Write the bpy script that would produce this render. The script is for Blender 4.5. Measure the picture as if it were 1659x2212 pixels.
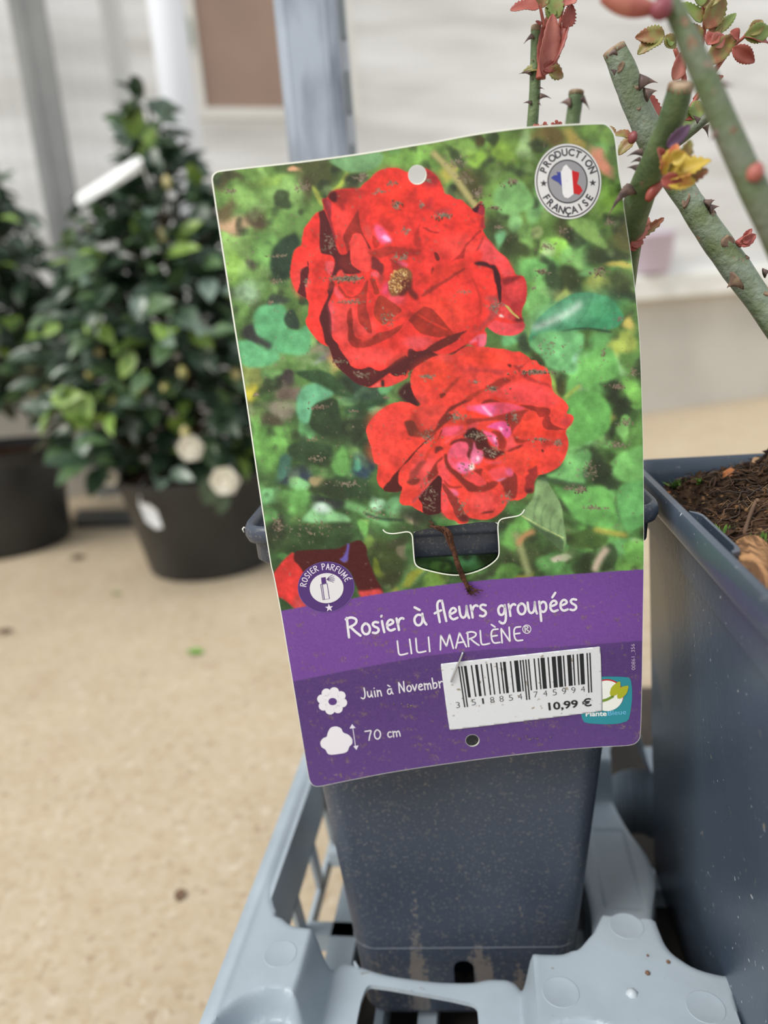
import bpy, bmesh, math, random
import numpy as np
from mathutils import Vector, Matrix, noise as mnoise

for o_ in list(bpy.data.objects):
    bpy.data.objects.remove(o_)
SC = bpy.context.scene
COL = SC.collection

# ---------------------------------------------------------------- camera, sky, sun, exposure
FPX, CAM_H = 1662., .46
_p, _a = math.radians(15.4), math.radians(4.5)
FWD = Vector((0, math.cos(_p), -math.sin(_p)))
_r0, _u0 = Vector((1, 0, 0)), Vector((0, math.sin(_p), math.cos(_p)))
RGT = _r0 * math.cos(_a) - _u0 * math.sin(_a)
UPV = _r0 * math.sin(_a) + _u0 * math.cos(_a)
CAM = Vector((0, 0, CAM_H))
cam = bpy.data.cameras.new('camera')
cam.sensor_fit = 'VERTICAL'
cam.sensor_height = 34.6
cam.sensor_width = 25.95
cam.lens = FPX / 2212. * 34.6
cam.clip_start = .01
cam.dof.use_dof = True
cam.dof.focus_distance = .278
cam.dof.aperture_fstop = 5.6
cam_ob = bpy.data.objects.new('camera', cam)
COL.objects.link(cam_ob)
cam_ob.matrix_world = Matrix(((RGT.x, UPV.x, -FWD.x, CAM.x), (RGT.y, UPV.y, -FWD.y, CAM.y), (RGT.z, UPV.z, -FWD.z, CAM.z), (0, 0, 0, 1)))
SC.camera = cam_ob

world = bpy.data.worlds.new('sky')
SC.world = world
world.use_nodes = True
world.node_tree.nodes['Background'].inputs[0].default_value = (.93, .97, 1.0, 1)
world.node_tree.nodes['Background'].inputs[1].default_value = .80
sun = bpy.data.lights.new('sun', 'SUN')
sun.energy = 2.5
sun.angle = math.radians(30)
sun.color = (1, .95, .87)
sun_ob = bpy.data.objects.new('sun', sun)
COL.objects.link(sun_ob)
sun_ob.rotation_euler = Vector((.62, .42, -.95)).to_track_quat('-Z', 'Y').to_euler()   # light falls from the upper left
SC.view_settings.view_transform = 'Standard'
SC.view_settings.look = 'None'
SC.view_settings.exposure = 0.22
SC.view_settings.gamma = 1
SC.view_settings.use_curve_mapping = False


# ---------------------------------------------------------------- helpers
def ray(x, y):
    return RGT * ((x - 829.5) / FPX) - UPV * ((y - 1106.) / FPX) + FWD


def at_z(x, y, z):
    d = ray(x, y)
    return CAM + d * ((z - CAM.z) / d.z)


def at_y(x, y, Y):
    d = ray(x, y)
    return CAM + d * (Y / d.y)


def lin(c):
    return tuple(((v / 255.) / 12.92 if v <= 10.3 else ((v / 255. + .055) / 1.055) ** 2.4) for v in c)


def tag(o, label=None, category=None, group=None, kind=None):
    for k, v in (('label', label), ('category', category), ('group', group), ('kind', kind)):
        if v:
            o[k] = v
    return o


def mk(name, vs, fs, m=None, parent=None, smooth=True, **kw):
    me = bpy.data.meshes.new(name)
    me.from_pydata([tuple(v) for v in vs], [], [tuple(f) for f in fs])
    if smooth:
        me.polygons.foreach_set('use_smooth', [True] * len(me.polygons))
    for q in (m if isinstance(m, (list, tuple)) else [m]):
        if q:
            me.materials.append(q)
    o = bpy.data.objects.new(name, me)
    COL.objects.link(o)
    if parent:
        o.parent = parent
        o.matrix_parent_inverse = Matrix.Translation(-parent.location)
    tag(o, **kw)
    return o


def empty(name, loc, label, cat, group=None):
    o = bpy.data.objects.new(name, None)
    COL.objects.link(o)
    o.location = loc
    o.empty_display_size = .02
    return tag(o, label, cat, group)


class MB:
    def __init__(s):
        s.v, s.f = [], []

    def add(s, vs, fs):
        n = len(s.v)
        s.v += [tuple(v) for v in vs]
        s.f += [tuple(i + n for i in f) for f in fs]
        return s

    def box(s, c, h, M=None):
        vs = [Vector((c[0] + sx * h[0], c[1] + sy * h[1], c[2] + sz * h[2])) for sx in (-1, 1) for sy in (-1, 1) for sz in (-1, 1)]
        if M:
            vs = [M @ v for v in vs]
        return s.add(vs, [(0, 1, 3, 2), (4, 6, 7, 5), (0, 4, 5, 1), (2, 3, 7, 6), (0, 2, 6, 4), (1, 5, 7, 3)])

    def tube(s, pts, rad, n=8, cap=True):
        pts = [Vector(p) for p in pts]
        rad = rad if isinstance(rad, (list, tuple)) else [rad] * len(pts)
        up = Vector((.31, .22, .92))
        rings = []
        u = None
        for i, p in enumerate(pts):
            t = (pts[min(i + 1, len(pts) - 1)] - pts[max(i - 1, 0)]).normalized()
            u = (u if u else up.cross(t))
            u = (u - t * u.dot(t)).normalized()
            w = t.cross(u)
            rings.append([p + (u * math.cos(2 * math.pi * k / n) + w * math.sin(2 * math.pi * k / n)) * rad[i] for k in range(n)])
        vs = [v for r_ in rings for v in r_]
        fs = [(i * n + k, i * n + (k + 1) % n, (i + 1) * n + (k + 1) % n, (i + 1) * n + k) for i in range(len(pts) - 1) for k in range(n)]
        if cap:
            fs += [tuple(range(n))[::-1], tuple((len(pts) - 1) * n + k for k in range(n))]
        return s.add(vs, fs)

    def loft(s, rings, closed_ends=(False, False)):
        n = len(rings[0])
        vs = [v for r_ in rings for v in r_]
        fs = [(i * n + k, i * n + (k + 1) % n, (i + 1) * n + (k + 1) % n, (i + 1) * n + k) for i in range(len(rings) - 1) for k in range(n)]
        if closed_ends[0]:
            fs.append(tuple(range(n))[::-1])
        if closed_ends[1]:
            fs.append(tuple((len(rings) - 1) * n + k for k in range(n)))
        return s.add(vs, fs)

    def lathe(s, c, prof, n=40, ends=(False, False)):
        return s.loft([[Vector((c[0] + r_ * math.cos(2 * math.pi * k / n), c[1] + r_ * math.sin(2 * math.pi * k / n), c[2] + z)) for k in range(n)] for r_, z in prof], ends)

    def build(s, name, m, parent=None, smooth=True, **kw):
        return mk(name, s.v, s.f, m, parent, smooth, **kw)


def bez(pts, n=24):
    """smooth path through points (Catmull-Rom)"""
    P = [Vector(p) for p in pts]
    P = [P[0] * 2 - P[1]] + P + [P[-1] * 2 - P[-2]]
    out = []
    seg = len(P) - 3
    for i in range(n + 1):
        t = i / n * seg
        k = min(int(t), seg - 1)
        t -= k
        a, b, c, d = P[k:k + 4]
        out.append(.5 * ((2 * b) + (c - a) * t + (2 * a - 5 * b + 4 * c - d) * t * t + (3 * b - a - 3 * c + d) * t ** 3))
    return out


def mat(name, c, rough=.5, spec=.5, c2=None, scale=20., lo=.4, hi=.6, bump=0., bscale=None, stretch=(1, 1, 1), metal=0., specks=None, coat=0., detail=4.):
    """principled surface; c/c2 mixed by noise, specks = (colour, scale, threshold)"""
    m = bpy.data.materials.new(name)
    m.use_nodes = True
    nt = m.node_tree
    N, L = nt.nodes, nt.links
    b = N['Principled BSDF']
    b.inputs['Roughness'].default_value = rough
    b.inputs['Specular IOR Level'].default_value = spec
    b.inputs['Metallic'].default_value = metal
    b.inputs['Coat Weight'].default_value = coat
    b.inputs['Base Color'].default_value = (*lin(c), 1)
    if not (c2 or bump or specks):
        return m
    tc = N.new('ShaderNodeTexCoord')
    mp = N.new('ShaderNodeMapping')
    mp.inputs['Scale'].default_value = stretch
    L.new(tc.outputs['Object'], mp.inputs[0])

    def nz(sc, det=detail):
        q = N.new('ShaderNodeTexNoise')
        q.inputs['Scale'].default_value = sc
        q.inputs['Detail'].default_value = det
        L.new(mp.outputs[0], q.inputs['Vector'])
        return q

    def mr(src, a, bb, top=1.):
        q = N.new('ShaderNodeMapRange')
        q.inputs[4].default_value = top
        q.inputs[1].default_value, q.inputs[2].default_value = a, bb
        L.new(src, q.inputs[0])
        return q.outputs[0]

    def mix(fac, a, bb):
        q = N.new('ShaderNodeMix')
        q.data_type = 'RGBA'
        L.new(fac, q.inputs[0])
        for s_, v in ((6, a), (7, bb)):
            if isinstance(v, tuple):
                q.inputs[s_].default_value = (*v, 1)
            else:
                L.new(v, q.inputs[s_])
        return q.outputs[2]
    cur = lin(c)
    if c2:
        cur = mix(mr(nz(scale).outputs['Fac'], lo, hi), lin(c), lin(c2))
    for sp in (specks or []):
        cur = mix(mr(nz(sp[1], 6.).outputs['Fac'], sp[2], sp[2] + .06, sp[3] if len(sp) > 3 else 1.), cur, lin(sp[0]))
    if not isinstance(cur, tuple):
        L.new(cur, b.inputs['Base Color'])
    if bump:
        bp = N.new('ShaderNodeBump')
        bp.inputs['Strength'].default_value = bump
        bp.inputs['Distance'].default_value = .002
        L.new(nz(bscale or scale).outputs['Fac'], bp.inputs['Height'])
        L.new(bp.outputs[0], b.inputs['Normal'])
    return m


rnd = random.Random(11)
# ---------------------------------------------------------------- the setting: floor, greenhouse wall, plinth, posts
W0 = at_z(150, 1075, 0)
WE = (at_z(1400, 893, 0) - W0).normalized()            # along the wall
WN = Vector((WE.y, -WE.x, 0))                          # towards the room
WM = Matrix(((WE.x, -WN.x, 0, W0.x), (WE.y, -WN.y, 0, W0.y), (0, 0, 1, 0), (0, 0, 0, 1)))   # local x along, y into the wall


def floor_material():
    m = mat('washed_concrete', (190, 176, 154), .8, .25, (170, 156, 135), 9, .3, .7, .5, 90)
    nt = m.node_tree
    N, L = nt.nodes, nt.links
    b = N['Principled BSDF']
    src = b.inputs['Base Color'].links[0].from_socket
    tc = N.new('ShaderNodeTexCoord')
    vo = N.new('ShaderNodeTexVoronoi')
    vo.inputs['Scale'].default_value = 150
    L.new(tc.outputs['Object'], vo.inputs['Vector'])
    rp = N.new('ShaderNodeValToRGB')
    e = rp.color_ramp.elements
    e[0].position, e[0].color = 0., (*lin((144, 118, 92)), 1)
    e[1].position, e[1].color = 1., (*lin((212, 205, 190)), 1)
    for p_, c_ in ((.25, (184, 167, 142)), (.5, (191, 177, 156)), (.75, (177, 157, 128))):
        q = e.new(p_)
        q.color = (*lin(c_), 1)
    L.new(vo.outputs['Color'], rp.inputs[0])
    mx = N.new('ShaderNodeMix')
    mx.data_type = 'RGBA'
    mx.inputs[0].default_value = .6
    L.new(src, mx.inputs[6])
    L.new(rp.outputs[0], mx.inputs[7])
    n2 = N.new('ShaderNodeTexNoise')
    n2.inputs['Scale'].default_value = 11
    n2.inputs['Detail'].default_value = 6
    L.new(tc.outputs['Object'], n2.inputs['Vector'])
    mr = N.new('ShaderNodeMapRange')
    mr.inputs[1].default_value, mr.inputs[2].default_value, mr.inputs[4].default_value = .58, .85, .6
    L.new(n2.outputs['Fac'], mr.inputs[0])
    m2 = N.new('ShaderNodeMix')
    m2.data_type = 'RGBA'
    L.new(mr.outputs[0], m2.inputs[0])
    L.new(mx.outputs[2], m2.inputs[6])
    m2.inputs[7].default_value = (*lin((170, 146, 120)), 1)
    L.new(m2.outputs[2], b.inputs['Base Color'])
    return m


mk('floor', [(-5, -4, 0), (6, -4, 0), (6, 7, 0), (-5, 7, 0)], [(0, 1, 2, 3)], floor_material(), None, False, kind='structure')


def polycarbonate():
    m = bpy.data.materials.new('polycarbonate')
    m.use_nodes = True
    nt = m.node_tree
    N, L = nt.nodes, nt.links
    N.remove(N['Principled BSDF'])
    out = N['Material Output']
    tc = N.new('ShaderNodeTexCoord')
    mp = N.new('ShaderNodeMapping')
    mp.inputs['Scale'].default_value = (.8, 1, 5.5)
    L.new(tc.outputs['Object'], mp.inputs[0])
    nz = N.new('ShaderNodeTexNoise')  # streaked tones colour in the shadows of things outside the sheet
    nz.inputs['Scale'].default_value = 2.2
    nz.inputs['Detail'].default_value = 4
    L.new(mp.outputs[0], nz.inputs['Vector'])
    rp = N.new('ShaderNodeValToRGB')
    e = rp.color_ramp.elements
    e[0].position, e[0].color = .3, (*lin((210, 208, 204)), 1)
    e[1].position, e[1].color = .7, (*lin((250, 250, 250)), 1)
    L.new(nz.outputs['Fac'], rp.inputs[0])
    wv = N.new('ShaderNodeTexWave')
    wv.inputs['Scale'].default_value = 18
    wv.bands_direction = 'X'
    L.new(tc.outputs['Object'], wv.inputs['Vector'])
    mx = N.new('ShaderNodeMix')
    mx.data_type = 'RGBA'
    mx.blend_type = 'MULTIPLY'
    mr = N.new('ShaderNodeMapRange')
    mr.inputs[3].default_value, mr.inputs[4].default_value = 0, .22
    L.new(wv.outputs['Fac'], mr.inputs[0])
    L.new(mr.outputs[0], mx.inputs[0])
    L.new(rp.outputs[0], mx.inputs[6])
    mx.inputs[7].default_value = (.8, .8, .8, 1)
    d = N.new('ShaderNodeBsdfDiffuse')
    t = N.new('ShaderNodeBsdfTranslucent')
    g = N.new('ShaderNodeBsdfGlossy')
    g.inputs['Roughness'].default_value = .35
    for s in (d, t):
        L.new(mx.outputs[2], s.inputs['Color'])
    a = N.new('ShaderNodeMixShader')
    a.inputs[0].default_value = .55
    L.new(d.outputs[0], a.inputs[1])
    L.new(t.outputs[0], a.inputs[2])
    f = N.new('ShaderNodeMixShader')
    f.inputs[0].default_value = .06
    L.new(a.outputs[0], f.inputs[1])
    L.new(g.outputs[0], f.inputs[2])
    L.new(f.outputs[0], out.inputs[0])
    return m


def wobj(mb, name, m, parent=None, **kw):
    o = mb.build(name, m, None if parent is None else parent, False, **kw)
    return o


PC = polycarbonate()
CREAM = mat('cream_render', (206, 202, 194), .85, .2, (190, 186, 178), 3, .35, .7)
wall = MB()
# twin-wall sheet with shallow vertical ribs (pairs of slopes), standing on the plinth
xs = np.arange(-2.4, 4.6, .016)
vs, fs = [], []
for i, x in enumerate(xs):
    off = .0012 if i % 2 else 0.
    vs += [WM @ Vector((x, off, .40)), WM @ Vector((x, off, 2.3))]
    if i:
        fs.append((2 * i - 2, 2 * i, 2 * i + 1, 2 * i - 1))
mk('wall_back', vs, fs, PC, None, False, kind='structure')
MB().box((1.1, .06, .215), (3.5, .06, .215), WM).build('baseboard_back', CREAM, None, False, kind='structure')
mb = MB()
prof = [(.0, .39), (-.05, .39), (-.06, .396), (-.062, .46), (-.056, .472), (.0, .476), (.02, .476), (.02, .39)]
mb.loft([[WM @ Vector((x, a, b)) for a, b in prof] for x in (-2.4, 4.6)], (True, True))
mb.build('trim_1', mat('white_ledge', (240, 240, 236), .5, .4, (222, 222, 216), 5), None, False, kind='structure')
GREY = mat('aluminium_profile', (158, 159, 158), .55, .5, (146, 147, 147), 6)


def channel(name, u, w, dpt, z0, z1, m, lip=.004):
    p_ = [(-w, 0), (-w, -dpt), (-w + lip, -dpt - lip), (-.3 * w, -dpt - lip), (-.26 * w, -dpt), (.26 * w, -dpt), (.3 * w, -dpt - lip), (w - lip, -dpt - lip), (w, -dpt), (w, 0)]
    b_ = MB()
    b_.loft([[WM @ Vector((u + a, b, z)) for a, b in p_] for z in (z0, z1)], (True, True))
    return b_.build(name, m, None, False, kind='structure')


channel('trim_2', .112, .041, .062, 0., 2.3, GREY)
channel('trim_3', .302, .024, .006, .47, 2.3, mat('faint_post_strip', (206, 206, 204), .6))  # pale strip added in place of a post seen faintly through the sheet
channel('trim_4', 3.1, .041, .062, 0., 2.3, GREY)

# white round pipe in front of the wall
pb = empty('white_pipe', at_y(425, 480, 2.0) * 1, 'white round pipe standing upright in front of the wall, behind the flowering shrub', 'pipe')
pb.location = (-.403, 2.0, 0)
MB().lathe((-.403, 2.0, .012), [(.0425, 0), (.0425, 2.2)], 32, (True, True)).build('shaft', mat('white_pvc', (236, 240, 248), .25, .6), pb)
MB().lathe((-.403, 2.0, 0), [(.062, 0), (.062, .01), (.05, .016), (.0425, .03)], 32, (True, False)).build('foot', bpy.data.materials['white_pvc'], pb)
# brown board in a pale frame on the wall
bb = empty('framed_board', WM @ Vector((.69, -.01, .95)), 'brown board in a pale frame on the pale wall, left of the steel upright', 'board')
MB().box((.70, -.008, 1.45), (.20, .008, .475), WM).build('board', mat('brown_board', (168, 142, 128), .7, .3, (150, 128, 116), 4, .35, .7), bb, False)
fm = mat('pale_frame', (224, 222, 216), .6)
for c, h in (((.49, -.012, 1.45), (.0135, .012, .502)), ((.91, -.012, 1.45), (.0135, .012, .502)), ((.70, -.012, .962), (.197, .012, .0135)), ((.70, -.012, 1.938), (.197, .012, .0135))):
    MB().box(c, h, WM).build('frame_bar', fm, bb, False)
# small green clip beside the pipe
gb = empty('wall_hook', WM @ Vector((.478, -.02, 1.15)), 'small grey green plastic hook hanging on the wall next to the white pipe', 'hook')
mb = MB()
mb.lathe((0, 0, 0), [(.002, -.036), (.010, -.034), (.0135, -.02), (.0135, .02), (.010, .034), (.002, .036)], 16, (True, True))
mb.v = [tuple(WM @ Vector((.478 + v[0], -.022 + v[1], 1.15 + v[2]))) for v in mb.v]
mb.build('body', mat('grey_green_plastic', (150, 168, 152), .5), gb)
MB().box((.478, -.005, 1.15), (.006, .006, .03), WM).build('mount', GREY, gb, False)


def round_pot(name, c, R1, R0, h, label, group, m, dx=None):
    e = empty(name, (c[0], c[1], 0), label, 'pot', group)
    t = .004
    MB().lathe((c[0], c[1], 0), [(R0 * .97, .0), (R0, .003), (R0 + (R1 - R0) * .86, h * .86), (R1 * .985, h * .87), (R1, h * .885), (R1 + .003, h - .006), (R1 + .005, h - .003), (R1 + .004, h), (R1 - .002, h), (R1 - t, h * .96), (R0 + (R1 - R0) * .8 - t, h * .8), (R0 - t, .006)], 48, (True, True)).build('body', m, e)
    return e


BLACK = mat('black_pot', (52, 54, 56), .42, .5, (40, 42, 45), 8)
round_pot('round_pot', (-.335, 1.415), .152, .118, .187, 'black round pot on the floor under the white flowering shrub', 'black round pots on the floor', BLACK)
round_pot('round_pot', (-.845, 1.655), .152, .136, .215, 'black round pot at the left edge, showing bare brown soil at its rim', 'black round pots on the floor', BLACK)
SOILB = mat('brown_compost', (106, 78, 60), .95, .1, (72, 52, 40), 40, .4, .6, 1., 60)
for c, r_, z, lb in (((-.335, 1.415), .146, .176, 'brown compost filling the pot of the white flowering shrub'), ((-.845, 1.655), .146, .203, 'brown compost in the black pot at the left edge')):
    mb = MB()
    mb.lathe((c[0], c[1], z), [(r_ * q, -.006 * q * q + .003 * math.sin(q * 30)) for q in (.99, .85, .7, .55, .4, .25, .1)], 32, (False, True))
    mb.build('pot_compost', SOILB, None, label=lb, category='soil', kind='stuff')

# ---------------------------------------------------------------- the two camellia shrubs
LEAFM = [mat('leaf_dark', (64, 88, 66), .34, .7, (44, 64, 48), 60), mat('leaf_mid', (94, 122, 80), .34, .7, (68, 94, 62), 60), mat('leaf_bright', (142, 170, 84), .4, .5, (108, 142, 66), 50), mat('leaf_blue', (122, 142, 128), .3, .8, (88, 110, 94), 60)]
BARK = mat('bark_brown', (92, 78, 60), .85, .2, (66, 56, 44), 90)


def leaf_mesh(name, L_, Wd, fold, curl, m, n=6):
    vs, fs = [], []
    for i in range(n + 1):
        t = i / n
        w = Wd * (math.sin(math.pi * t ** .85) ** .8 if 0 < t < 1 else 0) * .5
        z = -curl * L_ * t * t
        vs += [(-w, t * L_, z + fold * w), (0, t * L_, z), (w, t * L_, z + fold * w)]
        if i:
            a, b = 3 * (i - 1), 3 * i
            fs += [(a, a + 1, b + 1, b), (a + 1, a + 2, b + 2, b + 1)]
    me = bpy.data.meshes.new(name)
    me.from_pydata(vs, [], fs)
    me.polygons.foreach_set('use_smooth', [True] * len(me.polygons))
    me.materials.append(m)
    return me


LV = [leaf_mesh('leaf', .066, .036, .35, .18, m) for m in LEAFM] + [leaf_mesh('leaf', .054, .031, .5, .3, m) for m in LEAFM]
WHITEM = mat('white_petal', (244, 240, 228), .6, .3)
BUDM = mat('flower_bud', (186, 184, 110), .5, .4, (214, 200, 150), 60)


def rot_to(d, up):
    d = d.normalized()
    x = d.cross(up)
    x = x.normalized() if x.length > 1e-4 else Vector((1, 0, 0))
    z = x.cross(d)
    return Matrix(((x.x, d.x, z.x), (x.y, d.y, z.y), (x.z, d.z, z.z))).to_4x4()


def shrub(name, base, prof, n, seed, label, group, tips=()):
    R_ = random.Random(seed)
    e = empty(name, base, label, 'shrub', group)
    b = Vector(base)
    zt = prof[-1][0]
    MB().tube(bez([b, b + Vector((.004, 0, .25 * zt)), b + Vector((-.006, .004, .6 * zt)), b + Vector((0, 0, zt * .97))], 14), [.011 - .0006 * i for i in range(15)], 8).build('stem', BARK, e)

    def rad(z):
        for (z0, r0), (z1, r1) in zip(prof, prof[1:]):
            if z0 <= z <= z1:
                return r0 + (r1 - r0) * (z - z0) / (z1 - z0)
        return .02
    items = []
    zs = [R_.uniform(prof[0][0], zt) for _ in range(n * 3)]
    mx = max(r for _, r in prof)
    for z in zs:
        if R_.random() > (rad(z) / mx) ** 1.2 + .04:
            continue
        a = R_.uniform(0, 2 * math.pi)
        q = math.sqrt(R_.uniform(.06, 1.06))
        r_ = rad(z) * q * (1 + .16 * math.sin(3 * a + z * 21) + .1 * math.sin(7 * a - z * 33))
        p = b + Vector((math.cos(a) * r_, math.sin(a) * r_, z + R_.uniform(-.02, .02)))
        d = Vector((math.cos(a), math.sin(a), R_.uniform(-.5, .7))) + Vector((R_.gauss(0, .55), R_.gauss(0, .55), R_.gauss(0, .4)))
        items.append((p, d, q, a, z))
    items = items[:n]
    # nearest to the viewer and outermost leaves are parts of their own
    items.sort(key=lambda t: -(t[2] - .45 * math.sin(t[3])))
    deep = MB()
    for i, (p, d, q, a, z_) in enumerate(items):
        k = R_.random()
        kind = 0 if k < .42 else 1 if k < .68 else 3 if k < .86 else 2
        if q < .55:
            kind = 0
        M = Matrix.Translation(p) @ rot_to(d, Vector((R_.gauss(0, .5), R_.gauss(0, .5) - .35, 1))) @ Matrix.Scale(R_.uniform(.7, 1.1) * (1 - .35 * max(0, z_ / zt - .6)), 4)
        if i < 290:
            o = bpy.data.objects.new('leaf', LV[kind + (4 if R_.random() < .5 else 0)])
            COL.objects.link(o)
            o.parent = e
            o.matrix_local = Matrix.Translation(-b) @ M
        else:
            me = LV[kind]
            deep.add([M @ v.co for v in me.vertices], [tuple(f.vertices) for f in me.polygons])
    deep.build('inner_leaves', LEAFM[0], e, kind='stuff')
    tw = MB()
    for _ in range(46):
        z = R_.uniform(prof[0][0] * .8, zt * .85)
        a = R_.uniform(0, 6.28)
        r_ = rad(min(zt, z + .08)) * .9
        tw.tube(bez([b + Vector((0, 0, z)), b + Vector((math.cos(a) * r_ * .5, math.sin(a) * r_ * .5, z + .03)), b + Vector((math.cos(a) * r_, math.sin(a) * r_, z + .08))], 6), [.0035, .003, .0028, .0025, .002, .0016, .001], 5)
    tw.build('branches', BARK, e, kind='stuff')
    for (x, y, Yd) in tips:                                    # pale buds
        p = at_y(x, y, Yd)
        m_ = MB()
        m_.lathe(p, [(.001, -.011), (.006, -.007), (.0085, 0), (.006, .008), (.001, .012)], 10, (True, True))
        m_.build('bud', BUDM, e)
    return e


S1 = shrub('camellia_shrub', (-.335, 1.415, .175), [(.012, .09), (.04, .165), (.09, .21), (.2, .23), (.32, .185), (.44, .115), (.52, .06), (.57, .026), (.635, .008)], 1500, 3,
           'tall glossy green shrub with white flowers, in front of the white pipe', 'potted shrubs on the floor',
           [(215, 760, 1.3), (195, 808, 1.3), (265, 845, 1.24), (305, 835, 1.24), (395, 805, 1.22), (250, 868, 1.24), (358, 838, 1.22), (225, 968, 1.28), (310, 630, 1.3), (350, 508, 1.3), (360, 395, 1.35), (285, 880, 1.25), (130, 855, 1.3), (400, 935, 1.22), (510, 810, 1.22)])
S2 = shrub('camellia_shrub', (-.845, 1.655, .2), [(.1, .12), (.16, .2), (.26, .235), (.38, .2), (.48, .165), (.56, .12), (.62, .05)], 1100, 8,
           'glossy green shrub without flowers, cut off by the left edge of the picture', 'potted shrubs on the floor',
           [(70, 845, 1.5), (100, 838, 1.5), (65, 795, 1.5)])
# the bright tip shoots of the nearer shrub
for bx, by, tx, ty, k in ((288, 300, 288, 212, 2), (270, 262, 222, 250, 1), (280, 300, 240, 272, 3), (300, 300, 345, 262, 1), (310, 330, 372, 300, 1), (318, 350, 395, 318, 0), (296, 296, 304, 240, 2), (270, 300, 244, 300, 0)):
    p0, p1 = at_y(bx, by, 1.40), at_y(tx, ty, 1.38)
    o = bpy.data.objects.new('leaf', LV[k])
    COL.objects.link(o)
    o.parent = S1
    o.matrix_local = Matrix.Translation(-S1.location) @ Matrix.Translation(p0) @ rot_to(p1 - p0, Vector((.3, -1, .25))) @ Matrix.Scale((p1 - p0).length / .066, 4)
# light green leaves that hang low on the left of the shrub
for bx, by, tx, ty in ((150, 830, 150, 905), (190, 850, 165, 925), (290, 760, 262, 810), (380, 740, 345, 765), (410, 715, 455, 745), (110, 865, 165, 850), (205, 700, 240, 735), (130, 700, 95, 720)):
    p0, p1 = at_y(bx, by, 1.22), at_y(tx, ty, 1.2)
    o = bpy.data.objects.new('leaf', LV[2])
    COL.objects.link(o)
    o.parent = S1
    o.matrix_local = Matrix.Translation(-S1.location) @ Matrix.Translation(p0) @ rot_to(p1 - p0, Vector((.2, -1, .45))) @ Matrix.Scale((p1 - p0).length / .06, 4)


def camellia_flower(x, y, Yd, s, sd):
    R_ = random.Random(sd)
    c = at_y(x, y, Yd)
    fo = empty('flower', c, '', '')
    for k_ in ('label', 'category'):
        if k_ in fo:
            del fo[k_]
    fo.parent = S1
    fo.matrix_parent_inverse = Matrix.Translation(-S1.location)
    me = None
    for ring, (nn, tilt, ln) in enumerate(((6, .15, 1.), (6, .5, .95), (5, .9, .8), (3, 1.25, .6))):
        for k in range(nn):
            a = 2 * math.pi * k / nn + ring * .5 + R_.uniform(-.1, .1)
            d = Vector((math.cos(a) * math.cos(tilt), -math.sin(tilt), math.sin(a) * math.cos(tilt)))
            me = leaf_mesh('petal', s * ln, s * ln * 1.35, .45, -.25, WHITEM, 5)
            o = bpy.data.objects.new('petal', me)
            COL.objects.link(o)
            o.parent = fo
            o.matrix_local = rot_to(d, Vector((0, -1, .05)))


for fx, fy, fY, fs_ in ((488, 1036, 1.184, .011), (414, 966, 1.214, .010)):
    mb = MB()
    mb.lathe(at_y(fx, fy, fY), [(.1 * fs_, -fs_), (.8 * fs_, -.6 * fs_), (fs_, 0), (.8 * fs_, .6 * fs_), (.1 * fs_, fs_)], 14, (True, True))
    mb.build('flower_heart', WHITEM, S1)
camellia_flower(488, 1036, 1.19, .026, 1)
camellia_flower(414, 966, 1.22, .024, 2)
camellia_flower(240, 1030, 1.29, .017, 3)
camellia_flower(226, 922, 1.29, .015, 4)
# leaf hanging over the pot rim by the big flower
for bx, by, tx, ty in ((470, 1020, 440, 1090), (490, 1060, 470, 1110)):
    p0, p1 = at_y(bx, by, 1.2), at_y(tx, ty, 1.2)
    o = bpy.data.objects.new('leaf', LV[0])
    COL.objects.link(o)
    o.parent = S1
    o.matrix_local = Matrix.Translation(-S1.location) @ Matrix.Translation(p0) @ rot_to(p1 - p0, Vector((.2, -1, .45))) @ Matrix.Scale((p1 - p0).length / .06, 4)

# white labels of the shrub
WHITEP = mat('white_plastic', (246, 247, 248), .35, .5)


def slab(pts, th, dirn):
    mb_ = MB()
    n = len(pts)
    d = Vector(dirn).normalized() * th
    mb_.add(list(pts) + [Vector(p) + d for p in pts], [tuple(range(n))[::-1], tuple(range(n, 2 * n))] + [(i, (i + 1) % n, n + (i + 1) % n, n + i) for i in range(n)])
    return mb_


lt = empty('plant_label', at_y(236, 395, 1.3), 'white plastic label held edge on in the top of the flowering shrub', 'label')
P_ = [at_y(162, 432, 1.25), at_y(172, 448, 1.25), at_y(300, 372, 1.30), at_y(308, 345, 1.30), at_y(296, 336, 1.33), at_y(168, 418, 1.3)]
slab(P_, .0012, (.1, .6, -.3)).build('plate', WHITEP, lt, False)
MB().tube([at_y(304, 352, 1.31), at_y(330, 420, 1.36), at_y(345, 520, 1.41)], .0022, 6).build('tie', WHITEP, lt)
pl = empty('plant_label', at_y(325, 1115, 1.26), 'small white label hanging at the rim of the black pot with the flowering shrub', 'label')
P_ = [at_y(298, 1085, 1.272), at_y(322, 1090, 1.262), at_y(338, 1103, 1.258), at_y(351, 1140, 1.25), at_y(338, 1143, 1.25), at_y(315, 1127, 1.256)]
slab(P_, .0012, (0, 1, 0)).build('plate', WHITEP, pl, False)
MB().tube([at_y(302, 1088, 1.272), at_y(300, 1050, 1.30), at_y(318, 1030, 1.33)], .0012, 5).build('tie', WHITEP, pl)

# black plastic strip lying on the floor by the wall
a_, b_, c_, d_ = (at_z(168, 1112, .0), at_z(400, 1112, .0), at_z(400, 1136, .0), at_z(165, 1140, .0))
mb = slab([a_, b_, c_, d_], .014, (0, 0, 1))
mb.build('plastic_strip', mat('dark_plastic', (64, 66, 66), .45), None, False, label='flat dark plastic strip lying on the floor between the two round pots', category='strip')
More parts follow.
